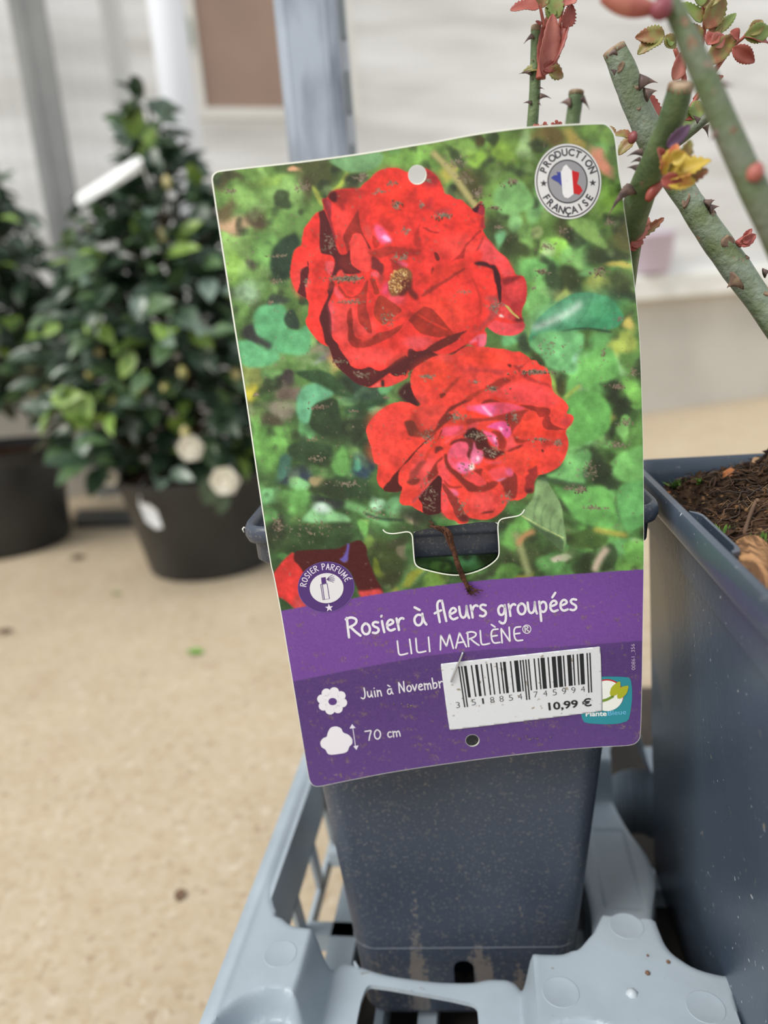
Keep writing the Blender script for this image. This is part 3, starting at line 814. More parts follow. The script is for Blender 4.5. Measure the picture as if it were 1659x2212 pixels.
    Q = [('a', '425 690 515 655 545 740 590 850 625 960 650 1060 690 1200 735 1280 820 1275 870 1190 870 1330 890 1420 960 1470 1040 1520 900 1550 780 1540 745 1480 700 1510 680 1570 610 1570 640 1480 665 1375 630 1290 560 1275 470 1265 450 1180 445 1050 455 900 450 780', drk, 0, 1),
         ('a', '740 1290 850 1280 880 1420 960 1480 1030 1515 900 1540 800 1500 700 1400', (120, 38, 36), 3, .8),
         ('a', '478 505 545 500 610 560 612 700 605 800 640 920 665 1010 690 1130 650 1060 600 880 550 720 515 640', (150, 42, 50), 1, 1),
         ('a', '540 505 605 560 608 660 570 600', (190, 70, 90), 2, .8),
         ('a', '590 430 640 395 720 375 900 362 1010 370 1070 400 1060 440 940 470 850 520 810 640 770 690 700 590 620 550 560 490', (176, 44, 40), 3, 1),
         ('a', '860 420 1060 420 1000 560 860 680 800 650', (236, 62, 52), 6, .8),
         ('a', '585 435 640 400 685 420 690 540 650 560 560 490', (78, 20, 24), 1, 1),
         ('a', '985 640 990 750 1010 880 1040 970 1080 1060 1140 1150 1165 1205 1130 1195 1080 1080 1010 990 950 975 900 1000 880 1080 850 1120 870 1180 830 1265 800 1130 770 1050 775 1000 810 940 870 840 940 720', (168, 48, 40), 0, 1),
         ('a', '1000 990 1060 1030 1160 1200 1130 1200 1070 1080', (96, 34, 34), 1, 1),
         ('a', '960 975 1020 990 1070 1060 1120 1180 1150 1290 1165 1400 1140 1515 1040 1510 960 1470 890 1410 870 1310 870 1180 848 1120 880 1080 900 1000', (252, 76, 70), 0, 1),
         ('a', '185 1490 240 1450 300 1425 298 1560 270 1680 190 1680', (92, 30, 34), 0, 1),
         ('a', '270 1350 300 1380 300 1440 280 1420', (120, 40, 40), 0, 1),
         ('a', '520 1365 662 1368 640 1470 610 1570 560 1540 525 1480', (236, 86, 92), 1, 1),
         ('a', '512 1380 530 1480 575 1560 545 1540 515 1460', (170, 60, 60), 1, .9),
         ('a', '1165 1290 1230 1310 1290 1380 1340 1420 1330 1510 1300 1580 1250 1500 1160 1470 1165 1380', (122, 40, 40), 1, 1),
         ('a', '1110 1220 1220 1210 1300 1180 1400 1160 1520 1170 1670 1190 1670 1340 1560 1290 1450 1260 1300 1330 1200 1300 1120 1270', (196, 56, 46), 1, 1),
         ('a', '1420 1340 1560 1360 1640 1440 1560 1470 1460 1500 1440 1400', (178, 48, 42), 1, 1),
         ('a', '1500 1370 1600 1370 1670 1400 1670 1450 1600 1440', (244, 90, 118), 1, 1),
         ('a', '1180 1000 1220 1030 1292 1138 1210 1195 1170 1090', (192, 46, 36), 0, 1),
         ('a', '1190 870 1270 860 1360 950 1420 1030 1455 1105 1300 1135 1230 1030', (250, 96, 142), 3, 1),
         ('a', '1290 1040 1360 990 1450 1095 1380 1102', (240, 186, 240), 2, 1),
         ('a', '1050 860 1130 870 1180 980 1160 1080 1110 1060 1060 960', (236, 96, 90), 3, .6),
         ('a', '1150 1520 1230 1500 1280 1550 1260 1600 1160 1570', (246, 92, 104), 1, 1),
         ('a', '680 1560 720 1490 760 1480 790 1550 850 1560 700 1580', (244, 78, 70), 1, 1),
         ('b', '240 80 330 130 400 190 440 260 400 330 300 360 210 320 250 200', (176, 48, 54), 4, .85),
         ('b', '310 460 365 470 360 600 320 690 270 600', (198, 50, 54), 4, .9),
         ('b', '60 470 130 480 150 560 90 580', (206, 52, 44), 4, .8),
         ('b', '380 660 520 640 640 640 560 680 420 720 350 720', (196, 60, 62), 2, .9),
         ('b', '885 650 940 620 1000 560 990 620 975 705 920 692', (62, 18, 28), 0, 1),
         ('b', '1000 545 1035 550 1065 630 1062 730 1030 742 960 702 990 640', (178, 48, 66), 0, 1),
         ('b', '1030 740 1060 755 1055 850 1076 912 1030 920 1000 880', (188, 50, 58), 1, 1),
         ('b', '850 730 900 790 960 850 930 850 870 790', (196, 50, 44), 1, .9),
         ('b', '180 830 165 920 165 1000 192 1080 195 1180 130 1180 75 1120 100 1000 140 900', (196, 48, 42), 1, 1),
         ('b', '0 1190 195 1190 180 1280 0 1310', (192, 46, 38), 2, 1),
         ('b', '190 895 260 900 330 945 445 970 430 992 300 965', (186, 44, 38), 0, 1),
         ('b', '480 850 560 860 570 920 520 890', (206, 50, 42), 2, .8),
         ('b', '360 1238 410 1245 452 1330 432 1368 390 1350', (112, 30, 28), 0, 1),
         ('b', '350 1435 374 1480 358 1565 322 1540 330 1480', (140, 38, 34), 1, 1),
         ('b', '1005 930 1032 960 950 1020 880 1095 805 1160 795 1230 785 1320 720 1335 660 1345 580 1395 700 1290 790 1180 800 1130 880 1070 940 980', (186, 46, 42), 0, 1),
         ('b', '1058 1005 1045 1080 995 1200 930 1240 990 1140 1040 1030', (178, 48, 52), 0, 1),
         ('b', '1060 1030 1160 1110 1250 1240 1380 1340 1490 1560 1300 1580 1270 1450 1200 1410 1100 1400 1010 1350 1050 1260 980 1210', (250, 84, 88), 2, 1),
         ('b', '1200 1330 1380 1350 1450 1480 1380 1500 1290 1420', (232, 66, 66), 5, .8),
         ('b', '390 1390 480 1440 620 1430 740 1350 830 1360 940 1340 820 1430 700 1520 540 1600 460 1680 110 1680 200 1580 330 1560 370 1480', (226, 58, 46), 2, 1),
         ('b', '780 1455 805 1480 640 1580 500 1680 440 1680 600 1580 700 1510', (168, 50, 40), 0, 1),
         ('b', '910 1390 990 1365 1090 1380 1140 1418 1212 1415 1255 1500 1285 1600 1295 1680 1210 1680 1190 1560 1180 1480 1120 1455 1020 1425 960 1425', (62, 20, 27), 1, 1),
         ('d', '1190 -20 1268 -20 1292 150 1302 300 1292 400 1280 440 1250 350 1240 250 1218 130', (60, 20, 26), 0, 1),
         ('d', '700 -20 620 70 480 150 380 230 250 310 180 330 250 240 330 190 480 110 600 40 650 -20', (172, 50, 40), 1, 1),
         ('d', '0 0 60 60 60 220 160 310 130 390 60 330 0 260', (116, 34, 30), 2, 1),
         ('d', '855 10 930 110 990 250 1022 390 1032 540 990 585 1003 470 980 330 940 190 880 80', (208, 52, 42), 1, 1),
         ('d', '440 330 560 400 540 500 470 420', (226, 56, 36), 3, .8),
         ('d', '1060 320 1230 300 1265 380 1270 470 1240 600 1180 640 1080 720 980 800 890 835 1000 740 1130 600 1140 520 1090 480 1180 440 1100 360', (172, 74, 78), 3, .75),
         ('d', '1288 70 1400 40 1600 33 1640 130 1650 280 1630 400 1590 470 1570 560 1598 655 1440 672 1350 620 1265 560 1258 480 1290 430 1320 330 1300 200', (208, 54, 58), 0, 1),
         ('d', '1300 90 1420 50 1590 40 1480 105 1330 185', (150, 38, 42), 2, 1),
         ('d', '1330 190 1480 115 1600 90 1610 250 1560 370 1450 420 1370 300', (238, 70, 72), 3, 1),
         ('d', '1260 480 1330 440 1480 590 1440 670 1350 620', (236, 72, 76), 1, 1),
         ('d', '1500 610 1595 620 1600 680 1480 680', (88, 28, 30), 2, .9),
         ('d', '1093 735 1210 642 1290 680 1400 690 1480 690 1617 690 1617 740 1590 800 1530 840 1440 866 1300 857 1220 832 1150 785', (242, 80, 88), 0, 1),
         ('d', '1480 690 1617 690 1610 760 1540 770', (196, 58, 66), 3, .9),
         ('d', '1248 600 1290 555 1345 615', (240, 216, 212), 1, 1),
         ('d', '1325 428 1390 450 1460 540 1552 618 1530 632 1430 550', (192, 178, 96), 0, 1),
         ('d', '95 560 200 480 240 455 340 490 430 580 500 660 560 740 645 832 560 872 420 890 300 862 200 840 100 760 60 690 5 650 60 580', (172, 48, 36), 0, 1),
         ('d', '0 530 100 550 60 600 0 620', (190, 46, 40), 2, 1),
         ('d', '130 548 300 655 480 735 565 780 540 792 330 690 160 590', (240, 62, 44), 1, 1),
         ('d', '640 840 720 818 835 785 780 830 730 862 700 920 600 980 460 1050 370 1090 310 1070 250 1060 300 1010 430 930 550 872', (104, 33, 28), 0, 1),
         ('d', '0 1060 60 1030 110 1080 200 1070 290 1040 370 1100 440 1130 330 1160 150 1270 0 1380', (82, 28, 30), 0, 1),
         ('d', '832 978 760 1035 680 1100 550 1125 650 1080 760 1010', (100, 32, 30), 0, 1),
         ('d', '970 850 1095 828 1082 1000 985 1035 960 930 860 992 845 960', (246, 108, 134), 1, 1),
         ('d', '960 880 985 880 985 1030 955 1000', (224, 64, 84), 1, 1),
         ('d', '0 1030 60 1000 130 1000 100 1060', (240, 86, 88), 2, .8),
         ('c', '185 -20 297 -20 260 130 250 210 275 352 200 310 140 270 165 200 185 110', (92, 30, 34), 0, 1),
         ('c', '580 140 640 120 662 150 640 250 600 340 565 430 580 490 605 570 615 700 610 850 640 920 700 970 720 1040 790 1140 850 1210 870 1270 950 1322 1050 1322 1140 1285 1230 1345 1310 1345 1400 1290 1500 1200 1670 1110 1670 1390 1540 1430 1450 1410 1420 1370 1340 1430 1300 1460 1200 1530 1140 1570 1030 1550 940 1510 880 1460 790 1380 700 1300 640 1210 600 1080 575 1010 520 960 510 870 490 770 460 690 440 620 470 530 510 440 560 340 570 290 550 240 580 210', (82, 28, 31), 0, 1),
         ('c', '590 60 650 110 650 190 600 240 560 260 580 140', (140, 46, 42), 2, .9),
         ('c', '566 430 600 400 640 420 640 600 640 800 612 850 614 700 605 570', (254, 108, 130), 4, .8),
         ('c', '1100 1320 1200 1340 1230 1420 1140 1420', (110, 38, 36), 5, .7),
         ('c', '1340 1290 1450 1180 1670 1050 1670 1130 1500 1220 1400 1300', (172, 58, 48), 4, .8),
         ('c', '660 160 740 280 800 350 700 360 640 260', (252, 94, 104), 2, 1),
         ('c', '828 560 860 480 895 480 905 640 915 820 960 900 1050 920 1150 900 1200 870 1250 820 1400 800 1500 740 1610 700 1560 780 1480 850 1380 910 1250 970 1100 1022 980 1036 900 1012 850 950 835 850 845 760 825 660', (172, 50, 40), 0, 1),
         ('c', '1010 900 1160 850 1190 900 1040 950', (240, 72, 62), 2, .9),
         ('c', '1122 85 1112 200 1097 350 1092 480 1132 600 1162 720 1176 835 1110 822 1070 750 1000 700 975 600 970 480 985 350 940 340 860 348 800 342 760 280 695 195 715 160 760 220 830 320 920 330 1000 270 1040 220 1070 140', (172, 52, 42), 0, 1),
         ('c', '760 180 900 250 930 300 860 290', (206, 56, 46), 1, .9),
         ('c', '1150 60 1210 80 1240 150 1282 290 1200 300 1185 200 1140 100', (172, 50, 36), 0, 1),
         ('c', '1260 310 1330 310 1420 380 1540 460 1595 520 1480 600 1420 660 1330 720 1260 670 1200 600 1195 500 1220 400', (176, 56, 40), 0, 1),
         ('c', '1500 600 1660 540 1670 570 1540 640 1440 680', (206, 60, 46), 2, .9),
         ('c', '1290 300 1310 180 1400 90 1420 200 1390 310', (250, 76, 112), 3, 1),
         ('c', '1250 60 1340 0 1330 100 1280 200', (160, 60, 60), 3, .8),
         ('c', '1330 1430 1420 1378 1480 1432 1670 1378 1670 1440 1560 1500 1380 1572 1350 1500', (246, 72, 64), 0, 1),
         ('c', '1145 1582 1240 1518 1300 1488 1290 1562', (250, 104, 98), 0, 1),
         ('c', '1300 1460 1340 1480 1340 1570 1300 1560', (40, 34, 36), 1, 1)]
    for k, pts, c, so, al in Q:
        poly(k, pts, c, so, al)
    poly('x', [(841, 632), (838, 622), (843, 604), (850, 590), (860, 580), (872, 577), (882, 580), (890, 588), (891, 602), (886, 618), (872, 632), (858, 640), (846, 640)], (132, 84, 52), 1)
    poly('x', [(868, 606), (889, 600), (888, 622), (872, 640), (860, 640), (866, 622)], (96, 34, 28), 2)
    for _ in range(230):
        t, q = prng.uniform(0, 6.3), math.sqrt(prng.uniform(0, 1))
        x, y = 861 + 22 * q * math.cos(t) - 5 * math.sin(t) * q, 607 + 27 * q * math.sin(t)
        blob('x', x, y, prng.uniform(.8, 1.9), prng.uniform(.8, 1.9), [(238, 216, 158), (212, 168, 96), (120, 66, 40), (190, 140, 84)][prng.randint(4)] if x < 868 or y < 600 else [(96, 40, 30), (176, 128, 80)][prng.randint(2)], 0, .4, .95)
    # ---- rose two
    s2 = cv('p', '735 560 740 470 800 370 920 300 1050 220 1150 190 1260 180 1380 180 1470 110 1560 60')
    s2 += cv('q', '0 45 150 70 280 65 400 85 550 95 690 140 780 130 850 175 930 230 940 260 1030 265 1065 330 1180 370 1220 450 1255 560 1262 700 1310 770 1430 850 1490 920 1512 970 1470 1060 1560 1075 1590 1130 1560 1210 1480 1290')
    s2 += cv('s', '1460 40 1490 90 1512 190 1490 310 1440 440 1370 540 1250 610 1150 650 1060 665 1020 720 990 770 990 900 960 935 900 930 860 1000 740 1050 720 1040 640 1050 590 1070 570 1130 520 1200 430 1280 340 1320 260 1337 180 1332 60 1312')
    s2 += cv('r', '1540 1300 1525 1382 1430 1402 1380 1390 1330 1340 1240 1330 1180 1270 1130 1210 1100 1240 1010 1255 930 1262 850 1220 760 1180 680 1120 560 1120 500 1070 510 980 545 880 530 910 400 920 290 910 260 870 200 830 165 740 170 640 185 560 180 500 130 490 110 400 75 240 35 130 8 30')
    s2 += cv('p', '72 1320 90 1240 150 1150 260 1030 370 950 480 900 600 883 720 893 850 960 895 920 840 860 780 770 740 650')
    poly('C', '1340 620 1420 500 1440 380 1330 340 1250 420 1290 470 1400 560', (62, 26, 30), 3)
    poly('x', s2, (252, 72, 60))
    for k, x, y, rx, ry, c in (('p', 400, 1200, 260, 200, (250, 74, 66)), ('r', 300, 300, 240, 200, (252, 76, 66)), ('q', 900, 760, 320, 150, (252, 78, 78)), ('s', 700, 400, 260, 170, (254, 78, 62)), ('s', 250, 1080, 240, 160, (253, 88, 86)),
                               ('r', 900, 620, 200, 260, (252, 88, 90)), ('r', 1180, 640, 90, 200, (252, 84, 92)), ('p', 1100, 460, 280, 200, (254, 76, 54)), ('q', 250, 230, 260, 100, (252, 70, 48)), ('q', 200, 560, 220, 100, (246, 76, 66)), ('r', 1180, 1050, 70, 200, (252, 82, 88))):
        blob(k, x, y, rx, ry, c, 0, .6, .85)
    Q = [('p', '800 740 960 760 1030 880 920 935 840 860', (200, 66, 62), 5, .7),
         ('p', '1160 770 1240 745 1260 690 1340 620 1420 540 1510 470 1480 540 1390 630 1320 720 1260 785 1190 838', (178, 58, 42), 2, 1),
         ('p', '1165 770 1250 745 1270 780 1190 838', (122, 42, 30), 0, 1),
         ('p', '1120 190 1330 190 1350 290 1250 270 1150 230', (216, 84, 84), 4, .6),
         ('p', '1400 350 1560 400 1659 380 1659 480 1500 490', (206, 66, 62), 6, .7),
         ('p', '870 960 1000 940 1180 930 1280 940 1250 1030 1180 1130 1130 1220 1110 1310 1020 1350 880 1340 780 1180 765 1080 800 1010', (240, 76, 66), 2, 1),
         ('p', '765 1040 830 1005 870 1100 890 1230 960 1310 1070 1320 1000 1360 800 1365 720 1300 650 1190 760 1160', (188, 60, 48), 4, .9),
         ('p', '635 1185 700 1158 790 1165 830 1260 880 1350 870 1400 720 1400 680 1290', (114, 46, 36), 1, 1),
         ('p', '1290 1000 1330 960 1500 880 1670 790 1670 850 1450 950 1350 1020 1290 1045 1400 1095 1300 1180 1230 1230 1130 1320 1000 1375 1120 1290 1150 1180 1230 1080', (118, 40, 34), 1, 1),
         ('p', '1480 1020 1670 1010 1670 1110 1560 1090', (248, 62, 44), 2, 1),
         ('p', '1300 1200 1380 1120 1480 1100 1670 1150 1670 1220 1500 1240', (204, 62, 46), 3, 1),
         ('p', '1380 1120 1450 1130 1470 1190 1400 1200 1370 1160', (214, 70, 52), 2, 1),
         ('p', '1205 1270 1400 1240 1570 1240 1380 1400 1200 1400', (248, 88, 116), 2, 1),
         ('p', '1380 1390 1540 1280 1660 1230 1640 1290 1480 1400', (244, 76, 72), 2, 1),
         ('q', '0 340 150 395 320 400 400 400 590 420 560 460 500 500 420 480 330 425 150 440 0 420', (186, 60, 60), 3, .9),
         ('q', '585 322 662 330 640 380', (72, 20, 22), 1, 1),
         ('q', '670 330 800 355 930 258 800 395 770 440 720 385', (186, 50, 50), 1, 1),
         ('q', '760 430 900 470 1020 570 1180 610 1250 640 1245 690 1180 640 1000 600 880 560 800 500', (172, 48, 48), 2, .95),
         ('q', '400 590 480 530 600 530 665 570 570 620 520 680 420 705 300 705 240 670', (164, 50, 38), 1, 1),
         ('q', '-20 790 250 680 300 705 150 790 -20 890', (196, 60, 46), 1, 1),
         ('q', '200 750 400 700 560 620 700 590 900 600 1150 660 1300 780 1400 860 1300 960 1060 960 900 930 650 890 400 800', (252, 78, 80), 5, .7),
         ('q', '225 885 300 840 420 850 510 888 380 898 260 908 185 928', (140, 42, 32), 1, 1),
         ('q', '380 790 560 870 760 915 960 955 1010 990 860 978 700 912 500 885 380 845', (246, 58, 36), 2, 1),
         ('q', '755 928 960 938 1060 968 1190 968 1245 1010 1232 1060 1200 1112 1130 1112 1070 1122 1020 1030 930 1002 880 982', (166, 46, 38), 0, 1),
         ('q', '170 930 400 893 600 898 740 928 885 990 700 1022 520 1072 360 1112 250 1080 100 1030 -20 1010 -20 940', (246, 84, 112), 1, 1),
         ('q', '60 940 420 930 440 1000 360 1110 200 1060', (250, 104, 166), 3, .9),
         ('q', '190 932 260 958 300 1018 378 1080 350 1112 290 1052 240 990', (255, 206, 240), 2, 1),
         ('q', '-20 1020 100 1040 300 1105 360 1130 200 1130 -20 1110', (246, 62, 44), 1, 1),
         ('q', '390 1108 560 1060 760 1020 935 1000 850 1050 810 1130 780 1200 700 1270 650 1382 640 1230 580 1180 480 1160 250 1170 150 1200 -20 1220 -20 1130 300 1130', (166, 52, 44), 1, 1),
         ('q', '985 1008 1042 1060 1068 1150 1042 1300 1020 1400 670 1400 760 1270 820 1130 870 1060', (246, 70, 52), 0, 1),
         ('q', '1090 1130 1140 1120 1130 1290 1300 1320 1460 1310 1460 1400 1020 1400 1050 1290', (248, 64, 48), 2, 1),
         ('q', '1140 1108 1232 1100 1240 1180 1280 1230 1400 1280 1490 1300 1300 1312 1140 1290 1108 1200', (164, 46, 38), 0, 1),
         ('q', '1380 1130 1520 1120 1560 1180 1480 1260 1400 1220', (196, 62, 66), 4, .9),
         ('q', '265 1266 380 1200 520 1168 592 1200 642 1280 652 1400 500 1400 480 1310 400 1290', (248, 92, 160), 1, 1),
         ('q', '450 1258 520 1268 558 1350 535 1375 500 1310', (255, 226, 250), 2, 1),
         ('q', '0 1250 90 1200 190 1180 140 1260 20 1320', (240, 80, 84), 1, 1),
         ('q', '-20 1310 90 1265 140 1300 180 1340 270 1400 -20 1400', (44, 15, 19), 1, 1),
         ('s', '-20 -10 160 -10 230 20 290 120 320 200 360 260 430 300 540 300 560 340 460 390 380 440 300 420 240 400 220 290 130 290 100 200 60 120 -20 60', (78, 24, 24), 2, 1),
         ('s', '-20 60 60 120 90 200 40 300 0 420 -20 420', (112, 38, 36), 2, 1),
         ('s', '330 10 480 0 560 120 600 200 540 295 450 260 462 200 440 80', (164, 46, 38), 1, 1),
         ('s', '212 -10 330 25 430 70 442 150 467 220 440 252 370 200 290 110', (248, 96, 146), 1, 1),
         ('s', '375 110 420 88 432 180 400 172', (250, 192, 240), 2, 1),
         ('s', '500 -20 642 -20 642 80 590 128 540 80', (248, 96, 162), 1, 1),
         ('s', '590 130 680 60 700 180 760 220 640 270 570 300', (248, 88, 92), 2, 1),
         ('s', '102 145 60 260 25 400 60 500 180 495 235 420 236 300 130 285', (250, 122, 164), 1, 1),
         ('s', '140 375 172 380 182 440 120 465', (255, 228, 246), 2, 1),
         ('s', '30 480 70 470 100 520 60 585 10 590', (255, 240, 230), 2, 1),
         ('s', '230 440 330 470 520 450 500 500 320 500', (246, 84, 92), 1, 1),
         ('s', '680 55 720 100 800 140 900 140 965 105 860 180 760 195 715 180', (176, 52, 38), 1, 1),
         ('s', '590 302 700 250 832 198 822 240 700 290 600 325', (142, 42, 40), 1, 1),
         ('s', '1100 278 1125 280 1148 318 1110 326', (92, 28, 24), 0, 1),
         ('s', '1100 180 1310 165 1310 210 1130 245', (198, 56, 50), 2, .9),
         ('s', '860 480 1000 460 1060 400 1040 520 930 560', (240, 66, 40), 4, .8),
         ('s', '1030 508 1046 590 1057 662 1000 760 990 900 960 937 880 930 840 890 870 780 860 690 930 640 880 590 980 560', (160, 46, 44), 1, 1),
         ('s', '860 890 960 860 985 900 950 935 880 932', (84, 26, 28), 2, 1),
         ('s', '690 608 742 690 747 850 730 990 700 1022 620 1000 560 930 540 850 480 770 580 700 680 680', (150, 48, 42), 1, 1),
         ('s', '300 598 420 560 560 530 660 568 682 650 640 690 560 690 440 762 380 742 340 660', (250, 82, 88), 1, 1),
         ('s', '580 570 660 565 684 655 640 692 560 640', (250, 104, 150), 2, 1),
         ('s', '420 755 500 720 600 690 560 720 470 762', (190, 130, 170), 1, 1),
         ('s', '70 590 240 560 200 640 210 700 310 785 380 750 465 770 430 830 330 890 230 922 100 912 -20 900 -20 750 100 790 160 830 300 790 200 690 140 640', (152, 46, 38), 1, 1),
         ('s', '-20 600 90 610 200 680 302 790 200 832 130 822 60 770 -20 740', (252, 80, 82), 1, 1),
         ('s', '220 520 440 500 380 570 300 600 240 560', (206, 56, 42), 2, 1),
         ('s', '190 1245 260 1210 405 1198 380 1224 260 1240', (88, 28, 30), 1, 1),
         ('s', '430 850 410 1000 380 1110 330 1190 360 1190 430 1090 470 980', (232, 60, 56), 4, .8),
         ('r', '1050 30 900 140 740 300 630 420 560 510 490 590 400 680 370 740 300 800 255 870 290 912 400 922 530 912 552 850 490 800 485 700 500 600 560 520 650 450 760 300 830 240 940 130 1060 30', (80, 27, 25), 0, 1),
         ('r', '730 10 1050 0 1040 40 900 90 800 100 720 80', (150, 56, 42), 2, 1),
         ('r', '1140 -10 1085 100 1000 180 940 280 865 430 900 442 960 330 1012 240 1062 170 1112 60', (228, 66, 46), 1, 1),
         ('r', '1150 -10 1120 60 1060 170 1090 100 1120 0', (130, 42, 36), 0, 1),
         ('r', '860 440 920 450 830 560 790 640 740 700 830 720 760 800 680 812 600 770 650 720 660 600 720 580 800 480', (160, 62, 56), 2, .95),
         ('r', '690 720 830 718 760 805 680 812 600 772', (130, 48, 40), 1, 1),
         ('r', '1040 240 1110 230 1175 270 1080 315 1030 350', (116, 42, 36), 1, 1),
         ('r', '1080 440 1160 370 1152 430 1060 490 1072 580 1092 650 1000 730 930 760 918 660 970 600 1020 510', (134, 44, 37), 1, 1),
         ('r', '1090 658 1142 720 1132 850 1122 1000 1122 1130 1132 1215 1100 1242 1010 1257 930 1262 850 1222 850 1100 778 1010 850 920 900 870 1000 750', (66, 20, 23), 0, 1),
         ('r', '690 1100 700 1050 800 960 870 870 900 870 780 1010 710 1080', (188, 88, 96), 1, 1),
         ('r', '1160 348 1222 348 1232 480 1280 560 1420 640 1450 700 1560 780 1670 850 1670 912 1560 914 1460 830 1330 680 1240 600 1180 500', (130, 42, 34), 1, 1),
         ('r', '1150 715 1240 815 1320 838 1475 822 1400 862 1280 872 1200 830', (164, 50, 40), 1, 1),
         ('r', '1140 780 1200 820 1290 930 1370 990 1382 1060 1442 1140 1482 1240 1555 1310 1522 1362 1420 1362 1330 1260 1300 1150 1240 1040 1210 950 1150 880', (146, 50, 44), 0, 1),
         ('r', '1380 1250 1490 1250 1555 1312 1522 1362 1420 1362', (84, 30, 30), 3, .9),
         ('r', '1235 865 1350 880 1405 970 1330 985 1290 920', (250, 112, 150), 2, 1),
         ('r', '1235 232 1300 150 1450 110 1605 130 1605 260 1570 340 1552 450 1500 450 1510 350 1540 260 1520 180 1400 160 1310 200', (108, 36, 38), 1, 1),
         ('r', '1450 65 1560 15 1670 -10 1670 140 1600 130 1480 100', (52, 20, 22), 1, 1),
         ('r', '1210 200 1300 110 1540 0 1450 0 1250 120 1160 180', (250, 92, 96), 1, 1),
         ('r', '1235 310 1300 205 1400 160 1520 180 1545 260 1500 360 1560 460 1600 500 1612 560 1540 612 1470 662 1400 632 1280 542 1218 420', (250, 98, 128), 1, 1),
         ('r', '1225 380 1400 420 1500 440 1480 500 1300 500', (246, 72, 84), 4, .8),
         ('r', '1350 470 1500 470 1600 560 1480 645 1380 590', (250, 122, 182), 3, .9),
         ('r', '1540 520 1590 490 1640 560 1580 600 1540 580', (255, 236, 228), 2, 1)]
    for k, pts, c, so, al in Q:
        poly(k, pts, c, so, al)
    gm = np.clip((CANVAS[..., 1:2] - CANVAS[..., 0:1] + 10) / 30, 0, 1)
    CANVAS *= 1 + gm * (.06 * field(9) + .03 * field(4))[..., None]
    rd = np.clip((CANVAS[..., 0:1] - CANVAS[..., 1:2] - 60) / 60, 0, 1)
    CANVAS *= 1 - .055 * rd
    CANVAS *= 1 + rd * (.055 * field(10) + .035 * field(3))[..., None] - .02 * rd
    # ---- purple foot of the print
    band = [(600, 1321), (680, 1306), (770, 1291), (850, 1278), (920, 1268), (1000, 1258), (1060, 1252), (1240, 1240), (1400, 1229), (1400, 1400), (1389, 1384), (1200, 1398), (1060, 1402), (920, 1417), (780, 1443), (620, 1475)]
    poly('x', band, (112, 70, 152), 0, 1, 0)
    low = [(620, 1475), (780, 1443), (920, 1417), (1060, 1402), (1200, 1398), (1400, 1383), (1400, 1720), (640, 1720)]
    poly('x', low, (83, 56, 120), 0, 1, 0)
    blob('x', 1180, 1340, 240, 60, (122, 76, 164), -5, .6, .5)
    Yp, Xp = np.mgrid[0:CH, 0:CW]
    k_ = np.clip((Yp + CY0 + .12 * (Xp + CX0 - 1000) - 1480) / 200., 0, 1)[..., None] * .55
    low_m = (Yp + CY0 > 1480 - .12 * (Xp + CX0 - 1000))[..., None]
    CANVAS[:] = np.where(low_m, CANVAS * (1 - k_) + np.array([102, 72, 142], np.float32) * k_, CANVAS)
    # print grain and dried soil splashes on the card
    g = prng.normal(0, 1, (CH, CW)).astype(np.float32)
    g = (g + np.roll(g, 1, 0) + np.roll(g, 1, 1) + np.roll(g, (1, 1), (0, 1))) / 2
    CANVAS[:] = np.clip(CANVAS + g[..., None] * 3.2, 0, 255)

    def soil(cx, cy, w, h, n, a0=-8, r=1.2, al=.85):
        for _ in range(n):
            x, y = cx + prng.normal(0, w * .5), cy + prng.normal(0, h * .5) - math.tan(math.radians(8)) * 0
            t = math.radians(prng.normal(a0, 50))
            c = np.array([126, 112, 96]) + prng.normal(0, 16)
            for _k in range(prng.randint(2, 5)):
                blob('x', x, y, r * prng.uniform(.7, 1.5), r * prng.uniform(.6, 1.1), c, math.degrees(t), .5, al)
                x += math.cos(t) * 1.6
                y += math.sin(t) * 1.6
                t += prng.normal(0, .8)
